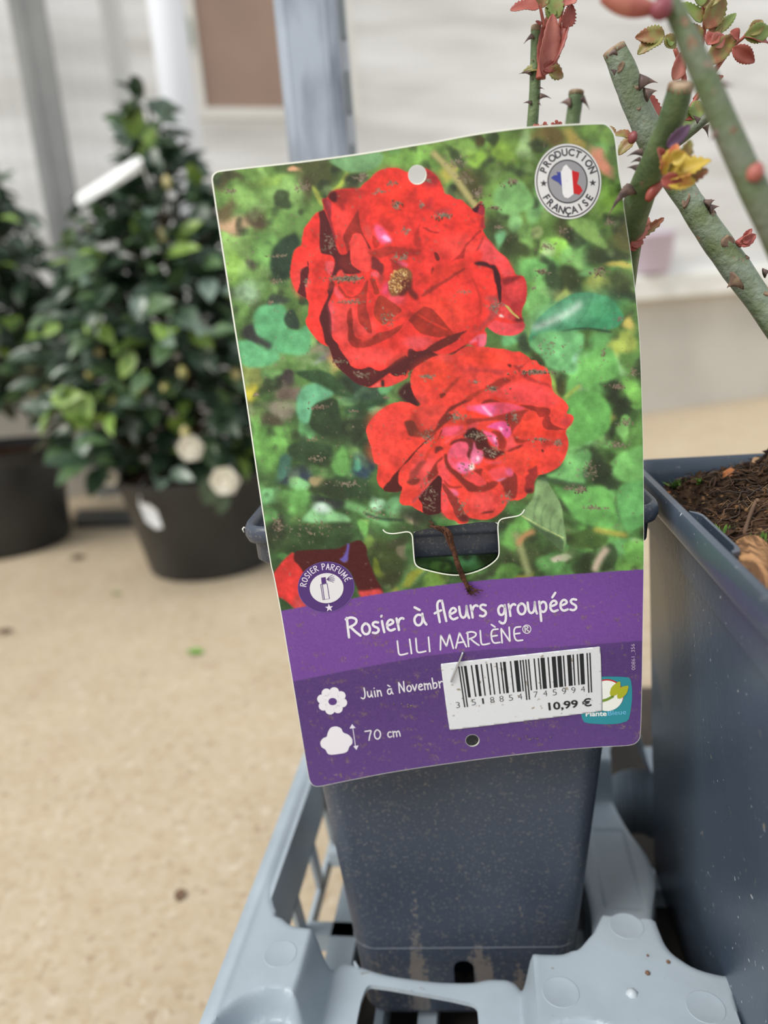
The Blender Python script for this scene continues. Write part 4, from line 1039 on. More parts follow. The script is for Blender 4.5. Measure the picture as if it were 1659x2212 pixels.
    for k, x, y, w, h, n in (('A', 1020, 1200, 130, 18, 150), ('A', 1380, 670, 22, 28, 30), ('A', 1560, 670, 18, 18, 14), ('A', 1440, 850, 30, 30, 16), ('A', 1260, 580, 50, 16, 22), ('A', 1130, 480, 50, 30, 40), ('A', 190, 575, 60, 20, 26), ('A', 520, 1040, 60, 10, 22),
                             ('A', 530, 1220, 60, 8, 18), ('A', 700, 540, 60, 40, 40), ('A', 900, 960, 60, 60, 36), ('A', 730, 1230, 20, 40, 14), ('A', 1050, 1365, 90, 16, 40), ('A', 1310, 1480, 60, 60, 34), ('A', 1400, 1050, 70, 24, 40), ('A', 1350, 520, 40, 12, 20), ('A', 480, 1370, 24, 16, 14),
                             ('B', 185, 745, 55, 16, 50), ('B', 440, 580, 36, 40, 40), ('B', 340, 480, 60, 50, 40), ('B', 555, 695, 40, 14, 24), ('B', 690, 505, 46, 22, 40), ('B', 900, 1150, 56, 20, 34), ('B', 1310, 1150, 40, 34, 44), ('B', 280, 375, 50, 36, 40), ('B', 590, 830, 34, 12, 18), ('B', 930, 970, 60, 20, 22),
                             ('B', 1060, 860, 50, 40, 22), ('B', 1380, 800, 36, 24, 26), ('B', 560, 1400, 60, 50, 36), ('B', 340, 1300, 50, 10, 14), ('B', 1450, 1490, 30, 12, 12), ('B', 1180, 350, 40, 40, 26), ('B', 80, 500, 20, 20, 14), ('B', 830, 1270, 20, 10, 8), ('B', 930, 1700, 80, 80, 30),
                             ('C', 690, 530, 60, 16, 44), ('C', 840, 205, 50, 8, 24), ('C', 990, 300, 70, 24, 30), ('C', 890, 1080, 110, 16, 40), ('C', 680, 900, 60, 18, 26), ('C', 640, 760, 60, 20, 16), ('C', 1480, 310, 50, 10, 20), ('C', 1170, 460, 30, 14, 12), ('C', 600, 1400, 200, 80, 50), ('C', 400, 1380, 40, 60, 40), ('C', 930, 560, 50, 8, 14), ('C', 240, 440, 26, 14, 14), ('C', 1100, 1290, 120, 50, 30),
                             ('D', 840, 278, 100, 16, 90), ('D', 540, 400, 44, 16, 36), ('D', 1440, 385, 46, 16, 36), ('D', 885, 760, 48, 10, 22), ('D', 1010, 790, 30, 30, 28), ('D', 1170, 1120, 46, 26, 40), ('D', 1270, 1252, 70, 10, 26), ('D', 290, 600, 70, 30, 46), ('D', 430, 730, 80, 24, 50), ('D', 540, 850, 80, 40, 46), ('D', 90, 1150, 70, 120, 60), ('D', 320, 1250, 40, 60, 22), ('D', 1430, 800, 80, 24, 36), ('D', 1550, 280, 30, 30, 24), ('D', 1080, 1110, 60, 20, 18), ('D', 1490, 640, 60, 20, 26), ('D', 700, 600, 16, 40, 18), ('D', 640, 1180, 50, 40, 26), ('D', 1240, 990, 60, 60, 36), ('D', 80, 730, 60, 60, 40), ('D', 360, 960, 60, 60, 20), ('D', 420, 350, 30, 12, 12), ('D', 80, 310, 50, 12, 20), ('D', 1340, 150, 16, 40, 14)):
        ox, oy, s = CR[k]
        soil(ox + x * s, oy + y * s, w * s, h * s, n)
    for _ in range(1300):
        soil(prng.uniform(460, 1390), prng.uniform(280, 1690), 2, 1.5, prng.randint(1, 4), -8, .75, .6)
    for _ in range(130):
        soil(prng.uniform(620, 1385), prng.uniform(1300, 1650), prng.uniform(5, 26), 5, 12, -8, .8, .55)
    for x in range(880, 1380, 9):
        soil(x, 1662 - (x - 880) * .1 + prng.normal(0, 2), 5, 3, prng.randint(0, 5), -8, .9, .7)
    for _ in range(30):
        soil(prng.uniform(690, 880), 1695 - prng.uniform(0, 1) * 25, 6, 3, 3, -8, .9, .6)
# ---------------------------------------------------------------- plant trolley: shelf, upright, castors
TD = Vector((.1425, .9898, 0))                         # tray axis away from the viewer
TR = Vector((.9898, -.1425, 0))                        # tray axis to the right
TO = Vector((0, .3, 0))


def T3(s, t, z):
    return TO + TR * s + TD * t + Vector((0, 0, z))


TM = Matrix(((TR.x, TD.x, 0, TO.x), (TR.y, TD.y, 0, TO.y), (0, 0, 1, 0), (0, 0, 0, 1)))
SHELFM = mat('dark_plywood', (70, 62, 56), .7, .3, (48, 44, 42), 12, .4, .6, .2, 40)
GALV = mat('galvanised_steel', (176, 184, 196), .42, .5, (122, 128, 140), 60, .40, .72, .1, 120, (1, 1, .22), .55)
tr = empty('plant_trolley', T3(.12, .1, 0), 'galvanised steel trolley with a tall slotted upright, standing under the grey tray', 'trolley')
MB().box((.29, .10, .094), (.335, .262, .006), TM).build('shelf', SHELFM, tr, False)
MB().box((.29, -.158, .088), (.335, .004, .012), TM).build('shelf_edge', GALV, tr, False)
# tall upright: folded channel, slots as thin plates with slot shadow in their colour
ux0, ux1, uy = -.0500, -.0068, .620
ud = .030
tu = MB()
zz = (.10, 1.9)
b = .0035
outl = [(ux0, uy + ud), (ux0, uy + b), (ux0 + b * .4, uy + .0008), (ux0 + b * 1.6, uy), (ux0 + .007, uy - .0007), (ux0 + .0085, uy), (ux1 - .0085, uy), (ux1 - .007, uy - .0007), (ux1 - b * 1.6, uy), (ux1 - b * .4, uy + .0008), (ux1 + .001, uy + b), (ux1 + .008, uy + ud), (ux1 + .006, uy + ud), (ux1 - .0015, uy + b + .002), (ux0 + .0025, uy + b + .002), (ux0 + .0025, uy + ud)]
tu.loft([[Vector((x, y, z)) for x, y in outl] for z in (zz[0], zz[1])], (True, True))
up_ = tu.build('upright', GALV, tr, False)
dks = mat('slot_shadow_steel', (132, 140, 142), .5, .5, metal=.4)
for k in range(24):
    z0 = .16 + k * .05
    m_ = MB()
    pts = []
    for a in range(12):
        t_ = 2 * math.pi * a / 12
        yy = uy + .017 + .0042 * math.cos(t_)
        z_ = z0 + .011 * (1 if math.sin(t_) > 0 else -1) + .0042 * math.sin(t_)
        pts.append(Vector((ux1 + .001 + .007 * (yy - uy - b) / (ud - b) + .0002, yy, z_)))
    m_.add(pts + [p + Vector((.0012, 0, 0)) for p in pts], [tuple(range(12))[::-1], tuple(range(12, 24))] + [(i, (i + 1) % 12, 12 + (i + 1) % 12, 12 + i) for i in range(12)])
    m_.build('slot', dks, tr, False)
RUB = mat('castor_rubber', (46, 46, 48), .6)
for s_, t_ in ((.0, -.12), (.58, -.12), (.0, .31), (.58, .31)):
    p = T3(s_, t_, .034)
    w = MB()
    w.loft([[p + TR * x + (TD * math.cos(2 * math.pi * k / 20) + Vector((0, 0, 1)) * math.sin(2 * math.pi * k / 20)) * r_ for k in range(20)] for x, r_ in ((-.011, .012), (-.011, .031), (-.007, .034), (.007, .034), (.011, .031), (.011, .012))], (True, True))
    wo = w.build('castor', RUB, tr)
    f_ = MB()
    for sx in (-.015, .015):
        f_.box((s_ + sx, t_, .056), (.0015, .012, .03), TM)
    f_.box((s_, t_, .0855), (.0165, .014, .0025), TM)
    f_.build('fork', GALV, wo, False)

# ---------------------------------------------------------------- moulded grey carrying tray (shaped sheet with wells)
TRAYM = mat('tray_grey_plastic', (164, 177, 188), .42, .45, (152, 164, 174), 30, .35, .7, .05, 260, specks=[((134, 134, 128), 190, .70)])
SG, TG, HS = np.arange(-.0822, .31, .0011), np.arange(-.100, .290, .0011), .160
SS, TT = np.meshgrid(SG, TG, indexing='ij')


def segdist(P, X, Y):
    d = np.full(X.shape, 9.)
    P = np.array(P, float)
    Q = np.roll(P, -1, 0)
    for (x0, y0), (x1, y1) in zip(P, Q):
        dx, dy = x1 - x0, y1 - y0
        u = np.clip(((X - x0) * dx + (Y - y0) * dy) / (dx * dx + dy * dy + 1e-12), 0, 1)
        d = np.minimum(d, np.hypot(X - x0 - u * dx, Y - y0 - u * dy))
    return d


def sdf(P, X, Y):
    return np.where(inside(np.array(P, float), X, Y), -1, 1) * segdist(P, X, Y)


def mirt(P, c=.057):
    return [(s, 2 * c - t) for s, t in P][::-1]


def mirs(P, c=.0945):
    return [(2 * c - s, t) for s, t in P][::-1]


half = [(-.0728, .057), (-.0728, .027), (-.0718, .006), (-.0668, -.0055), (-.057, -.0145), (-.047, -.0152), (-.0405, -.0175), (-.0365, -.0095), (-.0307, -.0102), (-.0146, -.0156), (.0092, -.0182), (.026, -.0178), (.0335, -.0152), (.0440, -.0152), (.0505, -.0250), (.0685, -.0248), (.0735, -.015), (.0800, .0006), (.0828, .010), (.0845, .028), (.0825, .057)]
well = [tuple(q) for q in chaikin(half + [(s, .114 - t) for s, t in half[1:-1]][::-1], 2)]
half2 = [(.1185, .057), (.1205, .06), (.1190, .045), (.1125, .026), (.1085, .004), (.1078, -.004), (.1095, -.0205), (.1185, -.0294), (.131, -.0330), (.137, -.027), (.150, -.0275), (.175, -.030), (.20, -.0305), (.235, -.026), (.262, -.016), (.268, .01), (.268, .057)]
well2 = [tuple(q) for q in chaikin(half2[1:] + [(s, .114 - t) for s, t in half2[1:-1]][::-1], 2)]
back1 = [(s, t + .2) for s, t in well]
back2 = [(s, t + .2) for s, t in well2]
win = [tuple(q) for q in chaikin([(-.0200, -.0212), (-.0222, -.0235), (-.0236, -.032), (-.0236, -.06), (-.021, -.0625), (.026, -.0625), (.0288, -.06), (.0288, -.0315), (.0262, -.0282)], 1)]
holes = [well, well2, back1, back2, win]
towL = [(-.12, -.004), (-.047, -.006), (-.0425, -.011), (-.0425, -.040), (-.0445, -.062), (-.046, -.13), (-.12, -.13)]
towR = [(.0505, -.0205), (.0715, -.0195), (.0785, -.0105), (.0840, .0008), (.1050, -.0012), (.1125, -.0020), (.1135, -.0180), (.1215, -.0250), (.1335, -.0290), (.132, -.056), (.126, -.12), (.062, -.12), (.050, -.06)]
tows = [(towL, .0045), (mirt(towL), .0045), (towR, .0032), (mirt(towR), .0045), ([(-.12, -.13), (-.064, -.13), (-.064, .4), (-.12, .4)], .002)]


def tray_z(S, T):
    K = np.zeros(S.shape)
    for P, e_ in tows:
        q = np.clip((e_ - sdf(P, S, T)) / (2 * e_), 0, 1)
        K = np.maximum(K, q * q * (3 - 2 * q))
    Z = HS + .025 * K
    for c, r_, dep in (((-.0552, -.0690), .0212, .013), ((.0700, -.0800), .0245, .012)):  # stacking recesses with a ring
        d_ = np.hypot(S - c[0], T - c[1])
        q = np.clip((r_ - d_) / .0045, 0, 1)
        Z -= dep * q * q * (3 - 2 * q) * K
        Z += .0022 * np.exp(-((d_ - r_ * .52) / .0030) ** 2)
    P = [(.0915, .0292), (.1092, .0285), (.1100, .030), (.1098, .088), (.0915, .088)]      # sunken panel between the wells
    Z -= .0012 * np.clip(.5 - sdf(P, S, T) / .0012, 0, 1)
    Z += .0006 * np.exp(-((S + .0765) / .0014) ** 2)                                      # rib along the rail
    Z -= .0008 * np.clip((-.0775 - S) / .003, 0, 1)
    for P in holes[:4]:                                                                   # soft edge of the wells
        Z -= .0010 * np.clip(1 - np.abs(sdf(P, S, T)) / .0026, 0, 1) ** 2
    return Z


keep = np.zeros(SS.shape, bool)
for P in holes:
    keep |= inside(np.array(P), SS, TT)
ins = ~keep
cell = ins[:-1, :-1] | ins[1:, :-1] | ins[:-1, 1:] | ins[1:, 1:]
use = np.zeros(SS.shape, bool)
for a_ in (0, 1):
    for b_ in (0, 1):
        use[a_:SS.shape[0] - 1 + a_, b_:SS.shape[1] - 1 + b_] |= cell
dense = np.vstack([np.vstack([np.linspace(p, q, 8, endpoint=False) for p, q in zip(np.array(P), np.roll(np.array(P), -1, 0))]) for P in holes])
SX, TX = SS.copy(), TT.copy()
mv = use & ~ins
I_, J_ = np.where(mv)
for k in range(0, len(I_), 400):
    ii, jj = I_[k:k + 400], J_[k:k + 400]
    d_ = np.hypot(SS[ii, jj][:, None] - dense[None, :, 0], TT[ii, jj][:, None] - dense[None, :, 1])
    m_ = d_.argmin(1)
    SX[ii, jj], TX[ii, jj] = dense[m_, 0], dense[m_, 1]
idx = -np.ones(SS.shape, int)
idx[use] = np.arange(use.sum())
n_top = int(use.sum())
px_, py_ = SX[use], TX[use]
vx = TO.x + TR.x * px_ + TD.x * py_
vy = TO.y + TR.y * px_ + TD.y * py_
ZZ = np.full(SS.shape, HS)
ZZ[use] = tray_z(px_, py_)
V = np.stack([vx, vy, ZZ[use]], 1)
ci, cj = np.where(cell)
F = np.stack([idx[ci, cj], idx[ci + 1, cj], idx[ci + 1, cj + 1], idx[ci, cj + 1]], 1)
ty = empty('carrying_tray', T3(.08, .08, .1), 'grey moulded plastic carrying tray holding the two square pots', 'tray')
deck = mk('deck', V.tolist(), F.tolist(), TRAYM, ty)
so = deck.modifiers.new('thickness', 'SOLIDIFY')
so.thickness = .0022
so.offset = -1
wn = deck.modifiers.new('edge', 'EDGE_SPLIT')
wn.split_angle = math.radians(50)


def zdeck(s, t):
    i = int(np.clip(round((s - SG[0]) / .0014), 0, len(SG) - 1))
    j = int(np.clip(round((t - TG[0]) / .0014), 0, len(TG) - 1))
    return float(ZZ[i, j])


# skirts of the wells
def skirt(name, P, z1, skip=None):
    b_ = MB()
    n = len(P)
    for i in range(n):
        (s0, t0), (s1, t1) = P[i], P[(i + 1) % n]
        if skip and skip(s0, t0) and skip(s1, t1):
            continue
        zl = z1(s0, t0) if callable(z1) else z1
        c = np.mean(np.array(P), 0)
        g = lambda s, t, k: (s + (c[0] - s) * k, t + (c[1] - t) * k)
        a0, a1 = g(s0, t0, -.012), g(s1, t1, -.012)
        b_.add([T3(*a0, zdeck(*g(s0, t0, -.03)) - .001), T3(*a1, zdeck(*g(s1, t1, -.03)) - .001), T3(*g(s1, t1, .01), zl), T3(*g(s0, t0, .01), zl)], [(0, 1, 2, 3)])
    o = b_.build(name, TRAYM, ty)
    q = o.modifiers.new('thickness', 'SOLIDIFY')
    q.thickness = .0012
    return o


skirt('well_wall', well, lambda s, t: .1535 if t < 0 and s < .05 else .128, lambda s, t: s < -.066 or (s < -.028 and t < .004))
skirt('well_wall', well2, .112)
skirt('well_wall', back1, .112)
# open lattice under the left rail
lat = MB()
lat.box((-.0715, .058, .1660), (.0012, .072, .0185), TM)
lat.box((-.0715, .058, .1085), (.0012, .072, .006), TM)
for k in range(-1, 4):
    t0 = .002 + k * .043
    sh = .012
    w_ = .0105
    lat.add([T3(-.0727 + e_, t0 + a + b_, z) for e_ in (0, .0024) for (a, b_, z) in ((0, 0, .108), (w_, 0, .108), (w_, -sh, .150), (0, -sh, .150))], [(0, 1, 2, 3), (7, 6, 5, 4), (0, 4, 5, 1), (1, 5, 6, 2), (2, 6, 7, 3), (3, 7, 4, 0)])
lat.build('side_lattice', TRAYM, ty, False)
MB().box((-.0812, .09, .1740), (.0006, .206, .0085), TM).build('rail_lip', TRAYM, ty, False)
# bars of the tray base
for nm, c, h in (('base_bar', (.0018, -.045, .112), (.0046, .074, .006)), ('base_bar', (-.0215, -.045, .112), (.002, .074, .010)), ('base_bar', (-.048, .045, .1150), (.0075, .075, .0055)), ('base_bar', (.02, .115, .1150), (.09, .004, .005)), ('base_bar', (.02, .05, .1150), (.09, .005, .0055)), ('base_bar', (.19, .10, .1075), (.09, .006, .006)), ('base_bar', (.0955, .09, .112), (.012, .20, .008))):
    MB().box(c, h, TM).build(nm, TRAYM, ty, False)
for P, nm in (((-.0574, -.0308), 'round_mark'), ((.0949, -.0086), 'round_mark'), ((.0630, -.0440), 'round_mark'), ((.1180, -.0478), 'round_mark')):
    z = .1850
    r_ = .0074
    MB().lathe(T3(*P, z), [(r_, -.0004), (r_, .00006), (r_ - .0002, .00014), (r_ - .0006, .00002), (.0005, .00004)], 40, (False, True)).build(nm, TRAYM, ty)
MB().lathe(T3(.0910, -.0432, .185), [(.0027, -.0005), (.0023, .0006), (.0013, .0014), (.0003, .0018)], 6, (False, True)).build('moulding_nub', mat('nub_grey', (180, 190, 198), .45), ty)
CR_ = mat('brown_crumb', (112, 84, 66), .9)
for s_, t_, r_, lb_ in ((.1085, -.0275, .0009, 'brown crumb on the tray corner nearest the right hand pot'), (.099, -.0335, .0011, 'brown crumb on the tray corner, behind and right of the white nub'), (.0845, -.0415, .0012, 'largest brown crumb on the tray corner, just left of the white nub'), (.1008, -.0245, .0006, 'tiniest dark crumb on the tray corner, below its back round mark')):
    m_ = MB()
    p = T3(s_, t_, zdeck(s_, t_) + r_ * .5)
    m_.lathe(p, [(r_ * .2, -r_ * .7), (r_, -r_ * .2), (r_ * .8, r_ * .4), (r_ * .2, r_ * .7)], 6, (True, True))
    m_.build('bark_crumb', CR_, None, label=lb_, category='crumb', group='crumbs on the tray corner')

# ---------------------------------------------------------------- square plant pots
POTM = mat('slate_pot_plastic', (66, 74, 89), .40, .45, (56, 64, 78), 16, .35, .7, .06, 300, specks=[((128, 126, 122), 900, .60, .45), ((112, 110, 106), 420, .60, .35), ((150, 138, 122), 260, .70, .6)])
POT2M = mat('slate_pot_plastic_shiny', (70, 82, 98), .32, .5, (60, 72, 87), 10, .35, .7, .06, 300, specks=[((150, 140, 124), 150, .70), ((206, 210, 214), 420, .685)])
nt = POT2M.node_tree                                              # tan patch mixed into the left face's colour, towards its far corner
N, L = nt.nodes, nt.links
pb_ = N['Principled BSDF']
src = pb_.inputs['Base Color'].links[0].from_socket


def sq_ring(c, yaw, half_, rad, z, n=6):
    pts = []
    hx, hy = half_ if isinstance(half_, tuple) else (half_, half_)
    for k, (sx, sy) in enumerate(((1, 1), (-1, 1), (-1, -1), (1, -1))):
        for i in range(n + 1):
            a = math.pi / 2 * (k + i / n)
            pts.append((sx * (hx - rad) + rad * math.cos(a), sy * (hy - rad) + rad * math.sin(a)))
    cy, sy_ = math.cos(yaw), math.sin(yaw)
    return [Vector((c[0] + x * cy - y * sy_, c[1] + x * sy_ + y * cy, z)) for x, y in pts]


Y1 = math.radians(-4.9)
C1 = Vector((.0293, .345, 0))


def c1(z):
    return (C1.x - .0125 * (.38 - z), C1.y + .01 * (.38 - z))


def pot_rings(spec, cfun, yaw, n=6):
    return [sq_ring(cfun(z), yaw, h, r_, z, n) for h, r_, z in spec]


p1 = empty('square_pot', (C1.x, C1.y, .121), 'slate grey square plant pot behind the rose tag', 'pot', 'square pots in the tray')
spec = [(.045, .010, .121), (.0500, .012, .1215), (.0510, .012, .124), (.0530, .012, .155), (.0531, .012, .1552), (.0605, .011, .25), (.0692, .0085, .3672)]
inn = [(.0680, .0075, .3672), (.0592, .010, .25), (.0515, .011, .15), (.0495, .011, .124)]
mb = MB()
mb.loft(pot_rings(spec + inn, c1, Y1, 14), (True, True))
body = mb.build('body', POTM, p1, False)
# drainage slot cut through the foot of the front face
cut = MB()
q = at_y(1003, 2112, .2925)
e1 = Vector((math.cos(Y1), math.sin(Y1), 0))
n1 = Vector((math.sin(Y1), -math.cos(Y1), 0))
pr = [(-.0048, -.012)] + [(-.0048 * math.cos(math.pi * k / 10), .0032 + .0048 * math.sin(math.pi * k / 10)) for k in range(11)] + [(.0048, -.012)]
cut.loft([[q + e1 * a + Vector((0, 0, b_)) + n1 * d_ for a, b_ in pr] for d_ in (.01, -.012)], (True, True))
co = cut.build('cutter', None)
bm_ = body.modifiers.new('slot', 'BOOLEAN')
bm_.object = co
bm_.operation = 'DIFFERENCE'
bm_.solver = 'EXACT'
dg = bpy.context.evaluated_depsgraph_get()
nm_ = bpy.data.meshes.new_from_object(body.evaluated_get(dg))
body.modifiers.clear()
body.data = nm_
bpy.data.objects.remove(co)
spec = [(.0688, .0088, .3665), (.0728, .0098, .3658), (.0742, .0102, .3672), (.0745, .0104, .3738), (.0748, .0104, .3752), (.0768, .0112, .3753), (.0776, .0116, .3772), (.0776, .0116, .3802), (.0768, .0112, .3818), (.0758, .0106, .3821), (.0746, .0100, .3812), (.0738, .0094, .3790), (.0733, .0090, .3685), (.0690, .0080, .3675)]
mb = MB()
mb.loft(pot_rings(spec + spec[:1], c1, Y1))
mb.build('collar', POTM, p1)
MB().loft([sq_ring(c1(z_), Y1, h_, .012, z_) for h_, z_ in ((.0538, .1640), (.05418, .1643), (.0538, .1646))]).build('mould_line', mat('pale_mould_line', (98, 104, 114), .5), p1)
# thin moulding flash at the left corner of the collar
MB().tube([at_y(527, 1150, .2735), at_y(524, 1143, .273), at_y(527, 1139, .273), at_y(531, 1141, .274)], [.0002, .0003, .0003, .0002], 5).build('moulding_flash', mat('flash_white', (226, 228, 230), .4), p1)

SOILM = mat('dark_compost', (76, 58, 44), .95, .1, (36, 28, 24), 200, .4, .62, 1., 320, specks=[((134, 102, 72), 330, .62)])
mb = MB()
mb.loft([sq_ring(c1(.345), Y1, h, h * .12, .345 + dz) for h, dz in ((.0658, 0), (.055, .003), (.04, .001), (.02, .004), (.004, .004))], (False, True))
mb.build('potting_soil', SOILM, None, label='dark compost inside the pot behind the rose tag', category='soil', kind='stuff')

# second pot, at the right
Y2 = math.radians(-6.8)
H2 = .0965
C2 = Vector((.1135, .3445, 0)) + Vector((-.119, -.993, 0)) * H2 + Vector((.993, -.119, 0)) * H2


def c2(z):
    k = max(0, (.353 - z) / .213)                                 # the pot leans a little towards the viewer
    return (C2.x - math.sin(Y2) * .06 * k, C2.y + math.cos(Y2) * .06 * k)


p2 = empty('square_pot', (C2.x, C2.y, .115), 'larger slate grey square pot heaped with dark soil, cut off by the right edge', 'pot', 'square pots in the tray')
spec = [((.060, .080), .010, .1085), ((.0660, .0890), .012, .1090), ((.0680, .0900), .012, .112), ((.0710, .0905), .012, .14), (.0900, .009, .353), (.0915, .0085, .3535), (.0922, .0082, .3640), (.0922, .0082, .3695), (.0962, .0090, .3700), (.0972, .0090, .3722), (.0972, .0090, .3790), (.0962, .0086, .3806), (.0942, .0075, .3810), (.0925, .0068, .3795), (.0910, .0062, .3745), (.0885, .0062, .353), ((.0700, .0890), .010, .15)]
mb = MB()
mb.loft(pot_rings(spec, c2, Y2), (True, True))
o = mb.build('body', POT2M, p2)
es = o.modifiers.new('edge', 'EDGE_SPLIT')
es.split_angle = math.radians(40)
# label pocket inside the rim
e2 = Vector((-math.sin(Y2), math.cos(Y2), 0))                     # along the left side, away from the viewer
i2 = Vector((math.cos(Y2), math.sin(Y2), 0))                      # into the pot
def on_inner(p):
    v = p - Vector((C2.x, C2.y, 0))
    q_ = Vector((C2.x, C2.y, 0)) - i2 * .0914 + e2 * v.dot(e2)
    return Vector((q_.x, q_.y, .3790))


A0 = on_inner(at_z(1462, 1107, .3785))
wl = (on_inner(at_z(1536, 1200, .3785)) - A0).dot(e2)
mb = MB()
pts2 = [A0, A0 + i2 * .0026 + e2 * wl * .06, A0 + i2 * .0034 + e2 * wl * .12, A0 + i2 * .0034 + e2 * wl * .9, A0 + i2 * .0024 + e2 * wl * .97, A0 + e2 * wl]
th = .0010
ring = pts2 + [p - i2 * th * (1 if 0 < k < 5 else 0) + e2 * wl * (.04 if k < 3 else -.04) * (1 if 0 < k < 5 else 1) for k, p in reversed(list(enumerate(pts2)))]
mb.loft([[p + Vector((0, 0, -.016)) for p in ring], ring], (True, True))
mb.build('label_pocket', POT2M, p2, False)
PATCH = N.new('ShaderNodeTexCoord')
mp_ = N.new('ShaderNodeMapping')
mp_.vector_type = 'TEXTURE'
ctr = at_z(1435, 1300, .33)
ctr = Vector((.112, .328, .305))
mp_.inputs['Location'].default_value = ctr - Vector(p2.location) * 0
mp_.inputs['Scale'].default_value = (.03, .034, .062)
L.new(PATCH.outputs['Object'], mp_.inputs[0])
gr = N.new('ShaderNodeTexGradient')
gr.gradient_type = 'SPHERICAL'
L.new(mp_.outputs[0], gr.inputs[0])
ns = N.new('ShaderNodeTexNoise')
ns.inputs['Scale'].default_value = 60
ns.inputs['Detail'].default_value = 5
L.new(PATCH.outputs['Object'], ns.inputs['Vector'])
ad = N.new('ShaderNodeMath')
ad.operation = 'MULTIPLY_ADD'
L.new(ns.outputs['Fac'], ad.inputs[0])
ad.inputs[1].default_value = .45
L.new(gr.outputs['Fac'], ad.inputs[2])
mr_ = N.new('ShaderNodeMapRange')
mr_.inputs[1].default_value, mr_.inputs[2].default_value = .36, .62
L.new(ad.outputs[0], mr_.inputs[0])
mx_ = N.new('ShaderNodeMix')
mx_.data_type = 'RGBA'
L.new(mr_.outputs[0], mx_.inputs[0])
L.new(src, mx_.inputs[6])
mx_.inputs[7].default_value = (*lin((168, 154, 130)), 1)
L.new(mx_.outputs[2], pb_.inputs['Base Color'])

# dirt runs at the foot of the first pot's front
nt = POTM.node_tree
N, L = nt.nodes, nt.links
pb_ = N['Principled BSDF']
src = pb_.inputs['Base Color'].links[0].from_socket
tc_ = N.new('ShaderNodeTexCoord')
mp_ = N.new('ShaderNodeMapping')
mp_.inputs['Scale'].default_value = (1, 1, .06)
L.new(tc_.outputs['Object'], mp_.inputs[0])
ns = N.new('ShaderNodeTexNoise')
ns.inputs['Scale'].default_value = 120
ns.inputs['Detail'].default_value = 3
L.new(mp_.outputs[0], ns.inputs['Vector'])
sx = N.new('ShaderNodeSeparateXYZ')
L.new(tc_.outputs['Object'], sx.inputs[0])
mz = N.new('ShaderNodeMapRange')
mz.inputs[1].default_value, mz.inputs[2].default_value, mz.inputs[3].default_value, mz.inputs[4].default_value = .150, .200, .37, .13
L.new(sx.outputs[2], mz.inputs[0])
ad = N.new('ShaderNodeMath')
ad.operation = 'ADD'
L.new(ns.outputs['Fac'], ad.inputs[0])
L.new(mz.outputs[0], ad.inputs[1])
n3 = N.new('ShaderNodeTexNoise')
n3.inputs['Scale'].default_value = 420
L.new(tc_.outputs['Object'], n3.inputs['Vector'])
a3 = N.new('ShaderNodeMath')
a3.operation = 'MULTIPLY_ADD'
L.new(n3.outputs['Fac'], a3.inputs[0])
a3.inputs[1].default_value = .35
L.new(ad.outputs[0], a3.inputs[2])
mr_ = N.new('ShaderNodeMapRange')
mr_.inputs[1].default_value, mr_.inputs[2].default_value, mr_.inputs[4].default_value = 1.05, 1.13, .5
L.new(a3.outputs[0], mr_.inputs[0])
mx_ = N.new('ShaderNodeMix')
mx_.data_type = 'RGBA'
L.new(mr_.outputs[0], mx_.inputs[0])
L.new(src, mx_.inputs[6])
mx_.inputs[7].default_value = (*lin((140, 130, 120)), 1)
L.new(mx_.outputs[2], pb_.inputs['Base Color'])

# soil heap of the second pot
R_ = random.Random(4)
gn = 96
gs = np.linspace(-.0895, .0895, gn)
vs, fs = [], []


def soil_z(a, b_):
    """height over the pot's own axes (a to the right, b away)"""
    l = (a + .0895) / .179
    h = .3742 + .044 * min(1, max(0, l - .04) * 1.25) - .004 * max(0, -b_ / .09) - .0040 * math.exp(-(((.0895 - b_) / .022) ** 2)) * max(0, 1 - l * 1.6)
    p = Vector((a, b_, 0))
    h += .0035 * mnoise.fractal(p * 45, 1.0, 2.0, 5) + .0026 * mnoise.fractal(p * 170, .8, 2.1, 4)
    edge = max(0, 1 - (.0895 - abs(b_)) / .018)
    return h - .006 * edge * (1 - .6 * l) * (1 if b_ > 0 else 1.4)


f2 = Vector((-i2.y, i2.x, 0))
for i, a in enumerate(gs):
    for j, b_ in enumerate(gs):
        p = Vector((C2.x, C2.y, 0)) + i2 * a + f2 * b_
        vs.append((p.x, p.y, soil_z(a, b_)))
        if i and j:
            fs.append(((i - 1) * gn + j - 1, i * gn + j - 1, i * gn + j, (i - 1) * gn + j))


def on_soil(a, b_, dz=0):
    p = Vector((C2.x, C2.y, 0)) + i2 * a + f2 * b_
    return Vector((p.x, p.y, soil_z(a, b_) + dz))


heap = MB().add(vs, fs)
for _ in range(5200):                                             # crumbs of the compost
    a, b_ = R_.uniform(-.087, .06), R_.uniform(-.085, .087)
    r_ = abs(R_.gauss(0, .0006)) + .00045
    p = on_soil(a, b_, r_ * .3)
    M = Matrix.Translation(p) @ Matrix.Rotation(R_.uniform(0, 6), 4, 'Z') @ Matrix.Rotation(R_.uniform(-1, 1), 4, 'X') @ Matrix.Diagonal((R_.uniform(.7, 2.2), R_.uniform(.6, 1.2), R_.uniform(.5, 1), 1))
    heap.add([M @ (Vector(q) * r_) for q in ((1, 0, 0), (-1, 0, 0), (0, 1, 0), (0, -1, 0), (0, 0, 1), (0, 0, -1))], [(0, 2, 4), (2, 1, 4), (1, 3, 4), (3, 0, 4), (2, 0, 5), (1, 2, 5), (3, 1, 5), (0, 3, 5)])
heap.build('potting_soil', SOILM, None, False, label='dark fibrous compost heaped up in the right hand pot', category='soil', kind='stuff')
